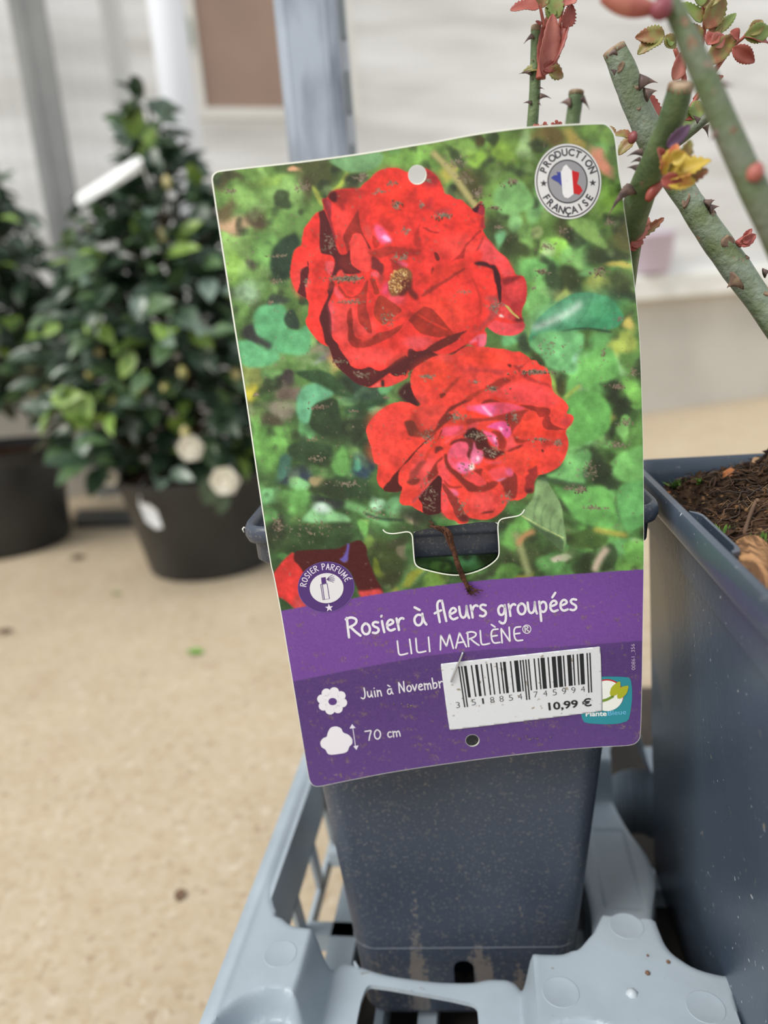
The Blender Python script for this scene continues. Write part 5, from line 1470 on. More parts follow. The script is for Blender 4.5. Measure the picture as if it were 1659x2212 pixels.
FIB = [mat('fibre_tan', (142, 112, 82), .8), mat('fibre_brown', (88, 64, 48), .85), mat('fibre_dark', (58, 44, 36), .85)]
for q, (fm_, nn, rr) in enumerate(((FIB[0], 90, .00016), (FIB[1], 260, .00028), (FIB[2], 220, .0004))):
    fb = MB()
    for _ in range(nn):
        a, b_ = R_.uniform(-.085, .05), R_.uniform(-.08, .085)
        t_ = R_.gauss(-.2, .5)
        pts = []
        for k in range(7):
            pts.append(on_soil(max(-.088, min(.088, a)), max(-.088, min(.088, b_)), .0006 + abs(R_.gauss(0, .0011))))
            st = R_.uniform(.0012, .0034)
            a += math.cos(t_) * st
            b_ += math.sin(t_) * st
            t_ += R_.gauss(0, .7)
        fb.tube(bez(pts, 12), [rr * (1 - .5 * abs(i - 6) / 6) for i in range(13)], 4)
    fb.build('root_fibres', fm_, None, label=('pale tan', 'brown', 'blackish')[q] + ' root fibres lying across the compost in the right hand pot', category='roots', kind='stuff')


def lump(name, p, r_, seed, m_, label, cat, sc=(1, 1, 1), group=None):
    g = random.Random(seed)
    bm = bmesh.new()
    bmesh.ops.create_icosphere(bm, subdivisions=2, radius=1)
    for v in bm.verts:
        v.co *= 1 + .28 * mnoise.noise(v.co * 1.3 + Vector((seed, 0, 0))) + g.uniform(-.05, .05)
        v.co = Vector((v.co.x * sc[0], v.co.y * sc[1], v.co.z * sc[2])) * r_ + p
    me = bpy.data.meshes.new(name)
    bm.to_mesh(me)
    bm.free()
    me.materials.append(m_)
    o_ = bpy.data.objects.new(name, me)
    COL.objects.link(o_)
    return tag(o_, label, cat, group)


def hit_soil(x, y):
    """where the line of sight through a photo point meets the heap"""
    d = ray(x, y)
    t_ = .12
    while t_ < .6:
        p = CAM + d * t_
        v = p - Vector((C2.x, C2.y, 0))
        a, b_ = v.dot(i2), v.dot(f2)
        if abs(a) < .089 and abs(b_) < .089 and p.z < soil_z(a, b_):
            return p
        t_ += .0008
    return at_z(x, y, .385)


STO = mat('orange_clay', (190, 122, 74), .8, .3, (160, 98, 60), 300)
STP = mat('tan_stone', (186, 150, 116), .8)
lump('stone', hit_soil(1578, 1026), .0030, 1, STO, 'orange clay stone on the dark soil, the largest stone there', 'stone', (1.1, 1, .9), 'stones on the soil')
lump('stone', hit_soil(1635, 997), .0022, 2, STP, 'tan stone on the soil near the far rim at the right edge', 'stone', (1, 1, 1), 'stones on the soil')
lump('stone', hit_soil(1594, 1086), .0016, 3, STP, 'small pale stone below the big orange one on the soil', 'stone', (1.5, 1, .7), 'stones on the soil')
lump('stone', hit_soil(1442, 1066), .0012, 4, STO, 'tiny orange stone at the far left corner of the soil', 'stone', (1.2, 1, .8), 'stones on the soil')
lump('stone', hit_soil(1648, 1019), .0012, 5, STO, 'tiny orange stone at the right edge of the picture, on the soil', 'stone', (1, 1, .8), 'stones on the soil')
MOSS = mat('moss_green', (98, 132, 54), .8, .2, (66, 96, 40), 200)
for x, y, r_, lb in ((1462, 1052, .0042, 'green moss tuft in the far left corner of the soil'), (1510, 1042, .0028, 'light green moss tuft beside the far rim of the right pot'), (1566, 1152, .0034, 'moss tuft in the middle of the soil, left of the dry twig'), (1644, 1180, .0046, 'bright starry moss tuft touching the bark piece, at the right edge')):
    p = hit_soil(x, y)
    g = random.Random(x)
    m_ = MB()
    for _ in range(26):
        a, el = g.uniform(0, 6.28), g.uniform(.2, 1.4)
        d = Vector((math.cos(a) * math.cos(el), math.sin(a) * math.cos(el), math.sin(el)))
        b0 = p + Vector((g.gauss(0, r_ * .4), g.gauss(0, r_ * .4), -.0004))
        sd = d.cross(Vector((0, 0, 1))).normalized() * r_ * .13
        m_.add([b0 - sd, b0 + sd, b0 + d * r_ * .6 + sd * .9, b0 + d * r_, b0 + d * r_ * .6 - sd * .9], [(0, 1, 2, 3, 4)])
    m_.build('moss_tuft', MOSS, None, label=lb, category='moss', group='moss tufts on the soil')
BRK = mat('bark_piece_wood', (186, 142, 102), .85, .2, (104, 76, 54), 420, .40, .60, 1., 700, (1, .16, .3))
pts = [hit_soil(1618, 1172) + Vector((0, 0, .002)), hit_soil(1626, 1215) + Vector((0, 0, .0035)), hit_soil(1636, 1260) + Vector((0, 0, .0035)), hit_soil(1648, 1300) + Vector((0, 0, .0025))]
ax = bez(pts, 16)
mb = MB()
rings = []
for k, p in enumerate(ax):
    t_ = (ax[min(k + 1, 16)] - ax[max(k - 1, 0)]).normalized()
    w = t_.cross(Vector((0, 0, 1))).normalized()
    u = w.cross(t_)
    sc_ = (.35, .72, .9, 1, 1.02, 1.05, 1.1, 1.12, 1.1, 1.1, 1.08, 1.06, 1.05, 1, .92, .75, .4)[k] * .0046
    rings.append([p + (w * math.cos(a) * (1 + .18 * mnoise.noise(Vector((math.cos(a) * 2, math.sin(a) * 2, k * .12)))) + u * math.sin(a) * .6) * sc_ * (1 + .07 * math.sin(a * 9 + k * .25) + .05 * math.sin(a * 17 - k * .2)) for a in [2 * math.pi * i / 44 for i in range(44)]])
mb.loft(rings, (True, True))
mb.build('bark_piece', BRK, None, label='pale brown weathered bark piece lying on the soil', category='bark')
MB().tube(bez([hit_soil(1638, 1104) + Vector((0, 0, .004)), hit_soil(1630, 1112) + Vector((0, 0, .0042)), hit_soil(1618, 1135) + Vector((0, 0, .003)), hit_soil(1607, 1166) + Vector((0, 0, .002))], 12), [.0005, .0009, .0008, .0008, .0007, .0007, .0007, .0007, .0007, .0006, .0007, .0008, .0006], 7).build('dry_twig', mat('twig_bark', (150, 122, 96), .85, .2, (96, 76, 62), 60), None, label='thin dry twig standing out of the soil above the bark piece', category='twig')
# ---------------------------------------------------------------- the printed plant tag
TN = Vector((math.sin(Y1), -math.cos(Y1), 0))                  # the card faces the viewer
TP = Vector((*c1(.37), .37)) + TN * (.0776 + .0022)


def bend(x, y):
    sx_ = min(max((x - 1090) / 260., 0), 1.2)
    sy_ = min(max((800 - y) / 520., 0), 1.1)
    sb = min(max((y - 1150) / 560., 0), 1)
    return .017 * sx_ * sx_ * sy_ ** 1.3 + .0035 * sb * math.sin(math.pi * min(max((x - 640) / 750., 0), 1)) + .004 * sb * sb


def card(x, y, off=0., back=0.):
    d = ray(x, y)
    t = ((TP - CAM).dot(TN) - bend(x, y) - back + off) / d.dot(TN)
    return CAM + d * t


OUT = [(456, 391), (510.8, 740), (526, 830), (555, 1030), (584, 1220), (590, 1241), (606, 1322), (629, 1457.6), (648, 1570), (665.5, 1674.6), (669, 1688), (676, 1697), (687, 1700), (740, 1689), (830, 1671), (920, 1656.5), (1060, 1637), (1191, 1622), (1300, 1613.5), (1357, 1611), (1372, 1607), (1380, 1599), (1384, 1589),
       (1387, 1480), (1389, 1331), (1391, 1220), (1391, 1100), (1390, 991), (1387, 860), (1382, 722), (1374, 640), (1362, 540), (1349, 457), (1338, 360), (1332, 305), (1329, 290), (1321, 276), (1310, 267), (1301, 265), (1240, 267), (1141, 273), (1060, 283), (1000, 293), (940, 305), (900, 311), (800, 328), (700, 342), (621, 351.5), (540, 360), (479, 367), (466, 370), (458, 378)]
OUT = chaikin(OUT, 2)
SLOT = chaikin([(893, 1145), (893.5, 1165), (895, 1198), (897, 1216), (904, 1224), (920, 1229), (958, 1238), (990, 1241), (1020, 1236), (1050, 1224), (1070, 1209), (1077, 1199), (1077, 1185), (1075, 1150), (1075, 1123)], 1)
HOLE1 = np.array([(901.5 + 20 * math.cos(t), 377.5 + 21.5 * math.sin(t)) for t in np.linspace(0, 2 * math.pi, 40, endpoint=False)])
HOLE2 = np.array([(1020.5 + 15 * math.cos(t), 1599.5 + 13 * math.sin(t)) for t in np.linspace(0, 2 * math.pi, 36, endpoint=False)])
paint()


def colour_at(x, y):
    fx, fy = np.clip(x - CX0 - .5, 0, CW - 2), np.clip(y - CY0 - .5, 0, CH - 2)
    i, j = fx.astype(int), fy.astype(int)
    u, v = (fx - i)[:, None], (fy - j)[:, None]
    c = (CANVAS[j, i] * (1 - u) + CANVAS[j, i + 1] * u) * (1 - v) + (CANVAS[j + 1, i] * (1 - u) + CANVAS[j + 1, i + 1] * u) * v
    c = np.clip(c / 255., 0, 1)
    return np.where(c <= .04045, c / 12.92, ((c + .055) / 1.055) ** 2.4)


def dense_loop(P, step=1.):
    P = np.asarray(P, float)
    out = []
    for p, q in zip(P, np.roll(P, -1, 0)):
        n = max(1, int(np.hypot(*(q - p)) / step))
        out.append(p + (q - p) * (np.arange(n) / n)[:, None])
    return np.vstack(out)


def sheet(name, outer, cuts, step, m, parent, off=0., back=0., paintit=True):
    x0, y0 = outer.min(0) - 3
    x1, y1 = outer.max(0) + 3
    X, Y = np.meshgrid(np.arange(x0, x1, step), np.arange(y0, y1, step), indexing='ij')
    ins_ = inside(outer, X, Y)
    for c in cuts:
        ins_ &= ~inside(c, X, Y)
    cell_ = ins_[:-1, :-1] | ins_[1:, :-1] | ins_[:-1, 1:] | ins_[1:, 1:]
    use_ = np.zeros(X.shape, bool)
    for a in (0, 1):
        for b_ in (0, 1):
            use_[a:X.shape[0] - 1 + a, b_:X.shape[1] - 1 + b_] |= cell_
    dl = np.vstack([dense_loop(c) for c in [outer] + list(cuts)])
    I, J = np.where(use_ & ~ins_)
    X, Y = X.copy(), Y.copy()
    for k in range(0, len(I), 300):
        i, j = I[k:k + 300], J[k:k + 300]
        d_ = (X[i, j][:, None] - dl[None, :, 0]) ** 2 + (Y[i, j][:, None] - dl[None, :, 1]) ** 2
        q = d_.argmin(1)
        X[i, j], Y[i, j] = dl[q, 0], dl[q, 1]
    id_ = -np.ones(X.shape, int)
    id_[use_] = np.arange(use_.sum())
    xs_, ys_ = X[use_], Y[use_]
    # vectorised card()
    D = np.array(FWD)[None] + np.outer((xs_ - 829.5) / FPX, np.array(RGT)) - np.outer((ys_ - 1106) / FPX, np.array(UPV))
    sxx = np.clip((xs_ - 1090) / 260., 0, 1.2)
    syy = np.clip((800 - ys_) / 520., 0, 1.1)
    sbb = np.clip((ys_ - 1150) / 560., 0, 1)
    bn = .017 * sxx ** 2 * syy ** 1.3 + .0035 * sbb * np.sin(np.pi * np.clip((xs_ - 640) / 750., 0, 1)) + .004 * sbb ** 2
    t = ((TP - CAM).dot(TN) - bn - back + off) / (D @ np.array(TN))
    P = np.array(CAM)[None] + D * t[:, None]
    ci_, cj_ = np.where(cell_)
    F_ = np.stack([id_[ci_, cj_], id_[ci_, cj_ + 1], id_[ci_ + 1, cj_ + 1], id_[ci_ + 1, cj_]], 1)
    me = bpy.data.meshes.new(name)
    me.vertices.add(len(P))
    me.vertices.foreach_set('co', P.ravel())
    me.loops.add(F_.size)
    me.loops.foreach_set('vertex_index', F_.ravel())
    me.polygons.add(len(F_))
    me.polygons.foreach_set('loop_start', np.arange(0, F_.size, 4))
    me.polygons.foreach_set('use_smooth', np.ones(len(F_), bool))
    me.update(calc_edges=True)
    me.validate()
    if paintit:
        at = me.color_attributes.new('print', 'FLOAT_COLOR', 'POINT')
        rgba = np.ones((len(P), 4), np.float32)
        rgba[:, :3] = colour_at(xs_, ys_)
        at.data.foreach_set('color', rgba.ravel())
    me.materials.append(m)
    o_ = bpy.data.objects.new(name, me)
    COL.objects.link(o_)
    o_.parent = parent
    o_.matrix_parent_inverse = Matrix.Translation(-parent.location)
    return o_


PRINT = mat('printed_card', (255, 255, 255), .42, .35)
nt = PRINT.node_tree
at_ = nt.nodes.new('ShaderNodeAttribute')
at_.attribute_name = 'print'
nt.links.new(at_.outputs['Color'], nt.nodes['Principled BSDF'].inputs['Base Color'])
EDGE = mat('card_edge_white', (232, 236, 226), .5, .3)
tg = empty('plant_tag', card(1000, 1000), 'large printed rose tag with red roses over a purple foot, hooked on the square pot', 'tag')
sheet('card', OUT, [SLOT, HOLE1, HOLE2], 1.9, PRINT, tg)
bk = sheet('card_back', OUT, [SLOT, HOLE1, HOLE2], 5., EDGE, tg, -.0004, 0, False)
bk.data.flip_normals()
# tongue of the slot, tucked behind the pot's collar
TONG = chaikin([(896, 1174), (897, 1214), (904, 1222), (920, 1227), (958, 1236), (990, 1239), (1020, 1234), (1049, 1222), (1068, 1207), (1074, 1199), (1074, 1164)], 1)
to_ = sheet('tongue', TONG, [], 2.2, PRINT, tg, 0, .0083)


def ribbon(name, P, w, m, parent, off, closed=True):
    """thin strip of the card's white core along a cut edge"""
    P = dense_loop(P, 5.) if closed else chaikin(P, 2, False)
    t = (np.roll(P, -1, 0) - np.roll(P, 1, 0)) if closed else np.gradient(P, axis=0)
    t /= np.linalg.norm(t, axis=1)[:, None] + 1e-9
    nr = np.stack([-t[:, 1], t[:, 0]], 1)
    ws = w(P) if callable(w) else np.full(len(P), w)
    a = P + nr * ws[:, None]
    n = len(P)
    vs_ = [card(*p, -.0004) for p in P] + [card(*p, off) for p in P] + [card(*p, off) for p in a]
    m_ = n if closed else n - 1
    fs_ = [(i, (i + 1) % n, n + (i + 1) % n, n + i) for i in range(m_)] + [(n + i, n + (i + 1) % n, 2 * n + (i + 1) % n, 2 * n + i) for i in range(m_)]
    return mk(name, vs_, fs_, m, parent, False)


def edge_w(P):
    left = np.clip((720 - P[:, 0]) / 200, 0, 1) * (P[:, 1] < 1690)
    top = np.clip((420 - P[:, 1]) / 40, 0, 1)
    w = np.maximum(left * 3.2, top * 3.6)
    return -np.maximum(w, .7) * 1.0


area = np.sum(OUT[:, 0] * np.roll(OUT[:, 1], -1) - np.roll(OUT[:, 0], -1) * OUT[:, 1])
sg = 1 if area > 0 else -1
ribbon('card_edge', OUT, lambda P: -sg * edge_w(P), EDGE, tg, .00006)
ribbon('slot_edge', [(828, 1143), (833, 1149), (846, 1152), (862, 1150), (878, 1147), (887, 1149), (892, 1156), (893, 1170), (895, 1200), (897, 1217), (905, 1225), (920, 1230), (958, 1239), (990, 1242), (1020, 1237), (1050, 1225), (1070, 1210), (1076.5, 1200), (1077, 1186), (1074.5, 1150), (1074, 1136), (1076, 1126), (1082, 1120), (1092, 1117.5), (1112, 1114.5), (1122, 1112), (1128, 1107), (1132, 1100)], 2.6, EDGE, tg, .00012, False)
for H_ in (HOLE1, HOLE2):
    ribbon('hole_edge', H_, lambda P, H_=H_: np.clip((P - H_.mean(0)) @ np.array([.10, .13]), .5, 3), EDGE, tg, .00008)


# ---- flat printing on the card: shapes and lettering as thin ink layers
def flat(col, rough=.42):
    k = 'ink_%02x%02x%02x' % tuple(int(v) for v in col)
    return bpy.data.materials.get(k) or mat(k, col, rough, .3)


class Ink:
    def __init__(s, off):
        s.v, s.f, s.off = [], [], off

    def tri(s, pts, faces):
        n = len(s.v)
        s.v += [card(x, y, s.off) for x, y in pts]
        s.f += [tuple(i + n for i in f) for f in faces]
        return s

    def poly(s, pts):
        pts = [tuple(map(float, p)) for p in pts]
        from mathutils.geometry import tessellate_polygon
        t = tessellate_polygon([[Vector((x, y, 0)) for x, y in pts]])
        return s.tri(pts, t)

    def disc(s, cx, cy, rx, ry, n=48, ang=0, r_in=0.):
        ca, sa = math.cos(ang), math.sin(ang)
        o_ = [(cx + rx * math.cos(2 * math.pi * k / n) * ca - ry * math.sin(2 * math.pi * k / n) * sa, cy + rx * math.cos(2 * math.pi * k / n) * sa + ry * math.sin(2 * math.pi * k / n) * ca) for k in range(n)]
        if not r_in:
            nr_ = max(1, int(max(rx, ry) / 9))
            P = [(cx, cy)] + [(cx + (x - cx) * q / nr_, cy + (y - cy) * q / nr_) for q in range(1, nr_ + 1) for x, y in o_]
            f_ = [(0, 1 + k, 1 + (k + 1) % n) for k in range(n)]
            for q in range(nr_ - 1):
                f_ += [(1 + q * n + k, 1 + q * n + n + k, 1 + q * n + n + (k + 1) % n, 1 + q * n + (k + 1) % n) for k in range(n)]
            return s.tri(P, f_)
        i_ = [(cx + (x - cx) * r_in, cy + (y - cy) * r_in) for x, y in o_]
        return s.tri(o_ + i_, [(k, (k + 1) % n, n + (k + 1) % n, n + k) for k in range(n)])

    def line(s, pts, w, sm=2):
        P = chaikin(pts, sm, False) if len(pts) > 2 and sm else np.array(pts, float)
        t = np.gradient(P, axis=0)
        t /= np.linalg.norm(t, axis=1)[:, None] + 1e-9
        nr = np.stack([-t[:, 1], t[:, 0]], 1) * w / 2
        n = len(P)
        s.tri([tuple(p) for p in P + nr] + [tuple(p) for p in P - nr], [(i, i + 1, n + i + 1, n + i) for i in range(n - 1)])
        for p in (P[0], P[-1]):
            s.disc(p[0], p[1], w / 2, w / 2, 10)
        return s

    def build(s, name, col, parent, **kw):
        return mk(name, s.v, s.f, flat(col), parent, False, **kw)


def star(cx, cy, r_, a0=-math.pi / 2):
    return [(cx + (r_ if k % 2 == 0 else r_ * .42) * math.cos(a0 + k * math.pi / 5), cy + (r_ if k % 2 == 0 else r_ * .42) * math.sin(a0 + k * math.pi / 5)) for k in range(10)]


# hand lettering, one pen stroke list per letter on a 0..1 body (x-height .6, capitals 1)
HW = {
    'R': (.66, [[(.05, 0), (.06, .5), (.08, 1)], [(.02, .94), (.3, 1.02), (.6, .86), (.5, .62), (.1, .5)], [(.22, .5), (.42, .24), (.66, 0)]]),
    'o': (.50, [[(.3, .58), (.1, .5), (.04, .26), (.14, .04), (.34, .02), (.48, .2), (.46, .46), (.3, .6), (.2, .56)]]),
    's': (.42, [[(.38, .54), (.2, .6), (.06, .5), (.14, .36), (.34, .26), (.36, .1), (.2, 0), (.03, .06)]]),
    'i': (.20, [[(.1, .58), (.11, .3), (.14, 0)], [(.1, .82), (.12, .85)]]),
    'e': (.48, [[(.06, .3), (.26, .34), (.44, .42), (.36, .58), (.2, .58), (.06, .4), (.06, .16), (.2, .01), (.44, .08)]]),
    'r': (.40, [[(.06, .6), (.09, .3), (.1, 0)], [(.09, .3), (.18, .52), (.34, .6), (.42, .54)]]),
    'a': (.50, [[(.4, .5), (.22, .6), (.05, .42), (.06, .12), (.2, 0), (.36, .14), (.42, .5)], [(.42, .58), (.42, .2), (.5, 0)]]),
    '`': (0, [[(-.42, .98), (-.24, .8)]]),
    'f': (.36, [[(.5, .98), (.34, 1.06), (.2, .9), (.18, .5), (.2, 0)], [(.0, .46), (.2, .52), (.36, .56)]]),
    'l': (.22, [[(.06, 1.02), (.08, .5), (.12, 0)]]),
    'u': (.52, [[(.05, .6), (.05, .2), (.16, .02), (.34, .1), (.42, .4), (.43, .6)], [(.43, .6), (.43, .2), (.5, 0)]]),
    'g': (.52, [[(.42, .5), (.24, .6), (.06, .44), (.08, .16), (.24, .06), (.4, .22), (.44, .56)], [(.44, .58), (.46, .0), (.38, -.32), (.2, -.36), (.08, -.24)]]),
    'p': (.52, [[(.08, .6), (.1, .1), (.1, -.4)], [(.1, .44), (.26, .6), (.44, .5), (.44, .18), (.28, .02), (.1, .14)]]),
    "'": (0, [[(-.34, .76), (-.16, .98)]]),
    'n': (.50, [[(.06, .6), (.08, .3), (.08, 0)], [(.08, .36), (.2, .56), (.36, .54), (.4, .3), (.42, 0)]]),
    'm': (.74, [[(.06, .6), (.08, .3), (.08, 0)], [(.08, .36), (.2, .56), (.34, .52), (.37, .3), (.37, 0)], [(.37, .36), (.5, .56), (.62, .52), (.66, .3), (.68, 0)]]),
    'v': (.46, [[(.03, .6), (.2, .02)], [(.2, .02), (.44, .6)]]),
    'b': (.50, [[(.06, 1.0), (.08, .5), (.08, .02)], [(.09, .36), (.26, .58), (.44, .44), (.42, .14), (.24, 0), (.08, .1)]]),
    'c': (.42, [[(.4, .52), (.24, .6), (.07, .42), (.08, .14), (.22, .01), (.42, .1)]]),
    'J': (.52, [[(.4, 1.0), (.44, .4), (.36, .02), (.18, -.06), (.02, .08)]]),
    'N': (.66, [[(.06, 0), (.08, 1.0)], [(.08, 1.0), (.52, .04)], [(.52, .04), (.56, 1.02)]]),
    'L': (.56, [[(.1, 1.0), (.08, .5), (.07, .02), (.3, 0), (.56, .05)]]),
    'I': (.22, [[(.1, 1.0), (.1, 0)]]),
    'M': (.86, [[(.04, 0), (.16, 1.0)], [(.16, 1.0), (.42, .2)], [(.42, .2), (.68, 1.0)], [(.68, 1.0), (.8, 0)]]),
    'A': (.66, [[(.02, 0), (.34, 1.02)], [(.34, 1.02), (.64, 0)], [(.12, .34), (.56, .36)]]),
    'E': (.54, [[(.5, .98), (.08, .98), (.08, .02), (.54, .04)], [(.08, .52), (.42, .54)]]),
    'O': (.70, [[(.36, 1.0), (.1, .84), (.04, .4), (.2, .04), (.46, .02), (.66, .34), (.6, .8), (.36, 1.02)]]),
    'S': (.52, [[(.48, .88), (.26, 1.02), (.06, .84), (.16, .56), (.42, .42), (.46, .14), (.26, 0), (.03, .1)]]),
    'P': (.56, [[(.06, 0), (.08, 1.0)], [(.02, .96), (.36, 1.02), (.56, .8), (.4, .5), (.08, .46)]]),
    'F': (.50, [[(.08, 0), (.08, .98), (.5, 1.0)], [(.08, .52), (.4, .54)]]),
    'U': (.62, [[(.06, 1.0), (.06, .3), (.22, .01), (.42, .06), (.54, .36), (.56, 1.0)]]),
    '7': (.56, [[(.02, .96), (.3, .96), (.54, 1.0), (.36, .5), (.26, 0)]]),
    '0': (.60, [[(.3, 1.0), (.1, .8), (.04, .4), (.16, .04), (.36, .02), (.54, .34), (.52, .8), (.3, 1.0)]]),
    '^': (0, [[(-.46, 1.34), (-.26, 1.14)]]), '~': (0, [[(-.40, 1.12), (-.2, 1.32)]]),
    ' ': (.34, []), '_': (.42, []),
}


def handwrite(ink, text, base, size, w, track=.08, up=None):
    """pen lettering along a base line given by photo points; size = capital height"""
    B = np.array(base, float)
    B = chaikin(B, 2, False) if len(B) > 2 else np.vstack([B[0] + (B[1] - B[0]) * k / 8 for k in range(9)])
    seg = np.hypot(*np.diff(B, axis=0).T)
    cum = np.concatenate([[0], np.cumsum(seg)])
    total = sum(HW[c][0] + (track if HW[c][0] else 0) for c in text) - track
    k = cum[-1] / total
    x = 0.
    for c in text:
        adv, strokes = HW[c]
        for st in strokes:
            pts = []
            for gx, gy in st:
                d_ = min(max((x + gx) * k, 0), cum[-1] - 1e-3)
                i = min(int(np.searchsorted(cum, d_, 'right')) - 1, len(seg) - 1)
                tv = (B[i + 1] - B[i]) / (seg[i] + 1e-9)
                p = B[i] + tv * ((x + gx) * k - cum[i])
                uv = np.array(up, float) if up else np.array([tv[1], -tv[0]])
                pts.append(tuple(p + uv * gy * size))
            ink.line(pts, w)
        x += adv + (track if adv else 0)
    return ink


WHITEI = (232, 230, 240)
L1 = Ink(.00010)
handwrite(L1, 'Rosier', [(752, 1377), (820, 1367), (874, 1359)], 42, 5.3, .07)
handwrite(L1, 'a`', [(895, 1354), (921, 1349)], 42, 5.2)
handwrite(L1, 'fleurs', [(942, 1345), (1000, 1336), (1053, 1331)], 44, 5.2, .07)
handwrite(L1, "groupe'es", [(1075, 1333), (1160, 1325), (1248, 1318)], 42, 5.2, .07)
L1.build('title_lettering', WHITEI, tg)
L2 = Ink(.00010)
handwrite(L2, 'LILI', [(859, 1416), (900, 1410), (933, 1407)], 31, 3.6, .12)
handwrite(L2, 'MARLE^NE', [(950, 1404), (1040, 1393), (1129, 1384)], 31, 3.6, .07)
L2.disc(1138, 1359, 9.6, 9.9, 30, 0, .83)
handwrite(L2, 'R', [(1134, 1365), (1143, 1364)], 12, 2.0)
L2.build('name_lettering', WHITEI, tg)
L3 = Ink(.00010)
handwrite(L3, 'Juin', [(780, 1509), (826, 1503)], 22, 2.7, .1)
handwrite(L3, 'a`', [(837, 1501), (849, 1499)], 21, 2.6)
handwrite(L3, 'Novembr', [(862, 1497), (910, 1491), (957, 1485)], 23, 2.7, .08)
handwrite(L3, '70', [(790, 1600), (825, 1596)], 21, 2.7, .1)
handwrite(L3, 'cm', [(837, 1594), (866, 1590)], 21, 2.5, .08)
L3.build('detail_lettering', WHITEI, tg)
# flower, bush and arrow signs
ic = Ink(.00010)
for k in range(8):
    a = 2 * math.pi * k / 8 + .2
    ic.disc(717.5 + 22.5 * math.cos(a), 1514 + 20 * math.sin(a), 10.4, 10, 20)
ic.disc(717.5, 1514, 20, 18, 30)
ic.build('flower_icon', WHITEI, tg)
Ink(.00016).disc(718.5, 1515.5, 9.2, 7.8, 24).build('flower_icon_centre', (92, 62, 130), tg)
ic = Ink(.00010)
ic.poly(chaikin(cv('E', '520 1695 490 1688 475 1655 445 1640 435 1605 455 1575 485 1565 490 1535 510 1498 550 1488 588 1502 600 1535 640 1548 668 1580 668 1615 645 1635 635 1668 610 1682'), 2))
ic.build('bush_icon', WHITEI, tg)
ic = Ink(.00010)
ic.line([(761.5, 1568), (768.5, 1617)], 1.6, 0)
ic.poly([(755, 1574), (760.5, 1564), (768, 1572.5)])
ic.poly([(763, 1612), (774.5, 1610), (770, 1620)])
ic.build('height_arrow', (226, 222, 240), tg)
# scent badge
bd = Ink(.00010).disc(704.5, 1268, 61, 54.5, 64, -.12).build('scent_badge', (80, 52, 118), tg)
Ink(.00014).disc(704.5, 1268, 61.3, 54.8, 64, -.12, .985).build('badge_rim', (120, 96, 170), bd)
Ink(.00016).disc(705.5, 1270.5, 36.5, 32.5, 48, -.1).build('badge_disc', (222, 222, 228), bd)
ic = Ink(.00022)
ic.poly(cv('E', '443 425 475 420 482 464 448 470'))
ic.build('spray_cap', (82, 54, 120), bd)
ic = Ink(.00022)
for q in ([(440, 474), (486, 466), (503, 575), (457, 583), (440, 474)], [(452, 474), (467, 580)]):
    ic.line(cv('E', [p for p in q]), 1.5, 0)
for q in ((500, 420, 526, 404), (500, 428, 535, 418), (500, 434, 540, 432), (500, 440, 538, 444), (498, 446, 532, 456)):
    ic.line(cv('E', [(q[0] - 15, 436), (q[0], q[1]), (q[2], q[3])]), 1.1, 0)
ic.build('spray_bottle', (82, 54, 120), bd)
ic = Ink(.00022)
ic.poly(star(711, 1313, 9, -math.pi / 2 - .1))
arc = [(704.5 + 43.5 * math.cos(t), 1269.5 + 39.5 * math.sin(t)) for t in np.linspace(math.radians(183), math.radians(341), 24)]
handwrite(ic, 'ROSIER PARFUME~', arc, 12.5, 1.9, .22)
ic.build('badge_lettering', (226, 218, 238), bd)


# printed type from the built-in font
def type2d(text, bold=0.):
    cu = bpy.data.curves.new('type', 'FONT')
    cu.body = text
    cu.offset = bold
    cu.resolution_u = 3
    ob = bpy.data.objects.new('type', cu)
    COL.objects.link(ob)
    dg_ = bpy.context.evaluated_depsgraph_get()
    me = bpy.data.meshes.new_from_object(ob.evaluated_get(dg_))
    vs_ = [(v.co.x, v.co.y) for v in me.vertices]
    fs_ = [tuple(p.vertices) for p in me.polygons]
    bpy.data.objects.remove(ob)
    bpy.data.curves.remove(cu)
    bpy.data.meshes.remove(me)
    return vs_, fs_


def typeset(ink, text, p0, p1, h, bold=0., cap=.73):
    """text between two base line points, capital height h"""
    vs_, fs_ = type2d(text, bold)
    a = np.array(vs_)
    x0, x1 = a[:, 0].min(), a[:, 0].max()
    p0, p1 = np.array(p0, float), np.array(p1, float)
    d_ = p1 - p0
    t = d_ / np.hypot(*d_)
    u = np.array([t[1], -t[0]])
    ink.tri([tuple(p0 + d_ * (x - x0) / (x1 - x0) + u * (y / cap) * h) for x, y in vs_], fs_)
    return ink


# origin badge
BX, BY = 1227, 392
og = Ink(.00010).disc(BX, BY, 72, 81.5, 72, -.06).build('origin_badge', (226, 226, 228), tg)
ic = Ink(.00015)
ic.disc(BX, BY, 68.5, 77.5, 72, -.06, .968)
ic.disc(BX - 1, BY, 43.5, 47.5, 72, -.06, .94)


def arc_type(ink, text, rx, ry, a0, a1, h, flip=False, bold=.03):
    n = len(text)
    for k, c in enumerate(text):
        t = math.radians(a0 + (a1 - a0) * k / (n - 1))
        vs_, fs_ = type2d(c, bold)
        a = np.array(vs_)
        cx = (a[:, 0].min() + a[:, 0].max()) / 2
        P = np.array([BX + rx * math.cos(t), BY + ry * math.sin(t)])
        rad_ = np.array([math.cos(t), math.sin(t)]) * (-1 if flip else 1)
        tan_ = np.array([-rad_[1], rad_[0]])
        s_ = h / .73
        ink.tri([tuple(P + tan_ * (x - cx) * s_ * .92 + rad_ * y * s_) for x, y in vs_], fs_)


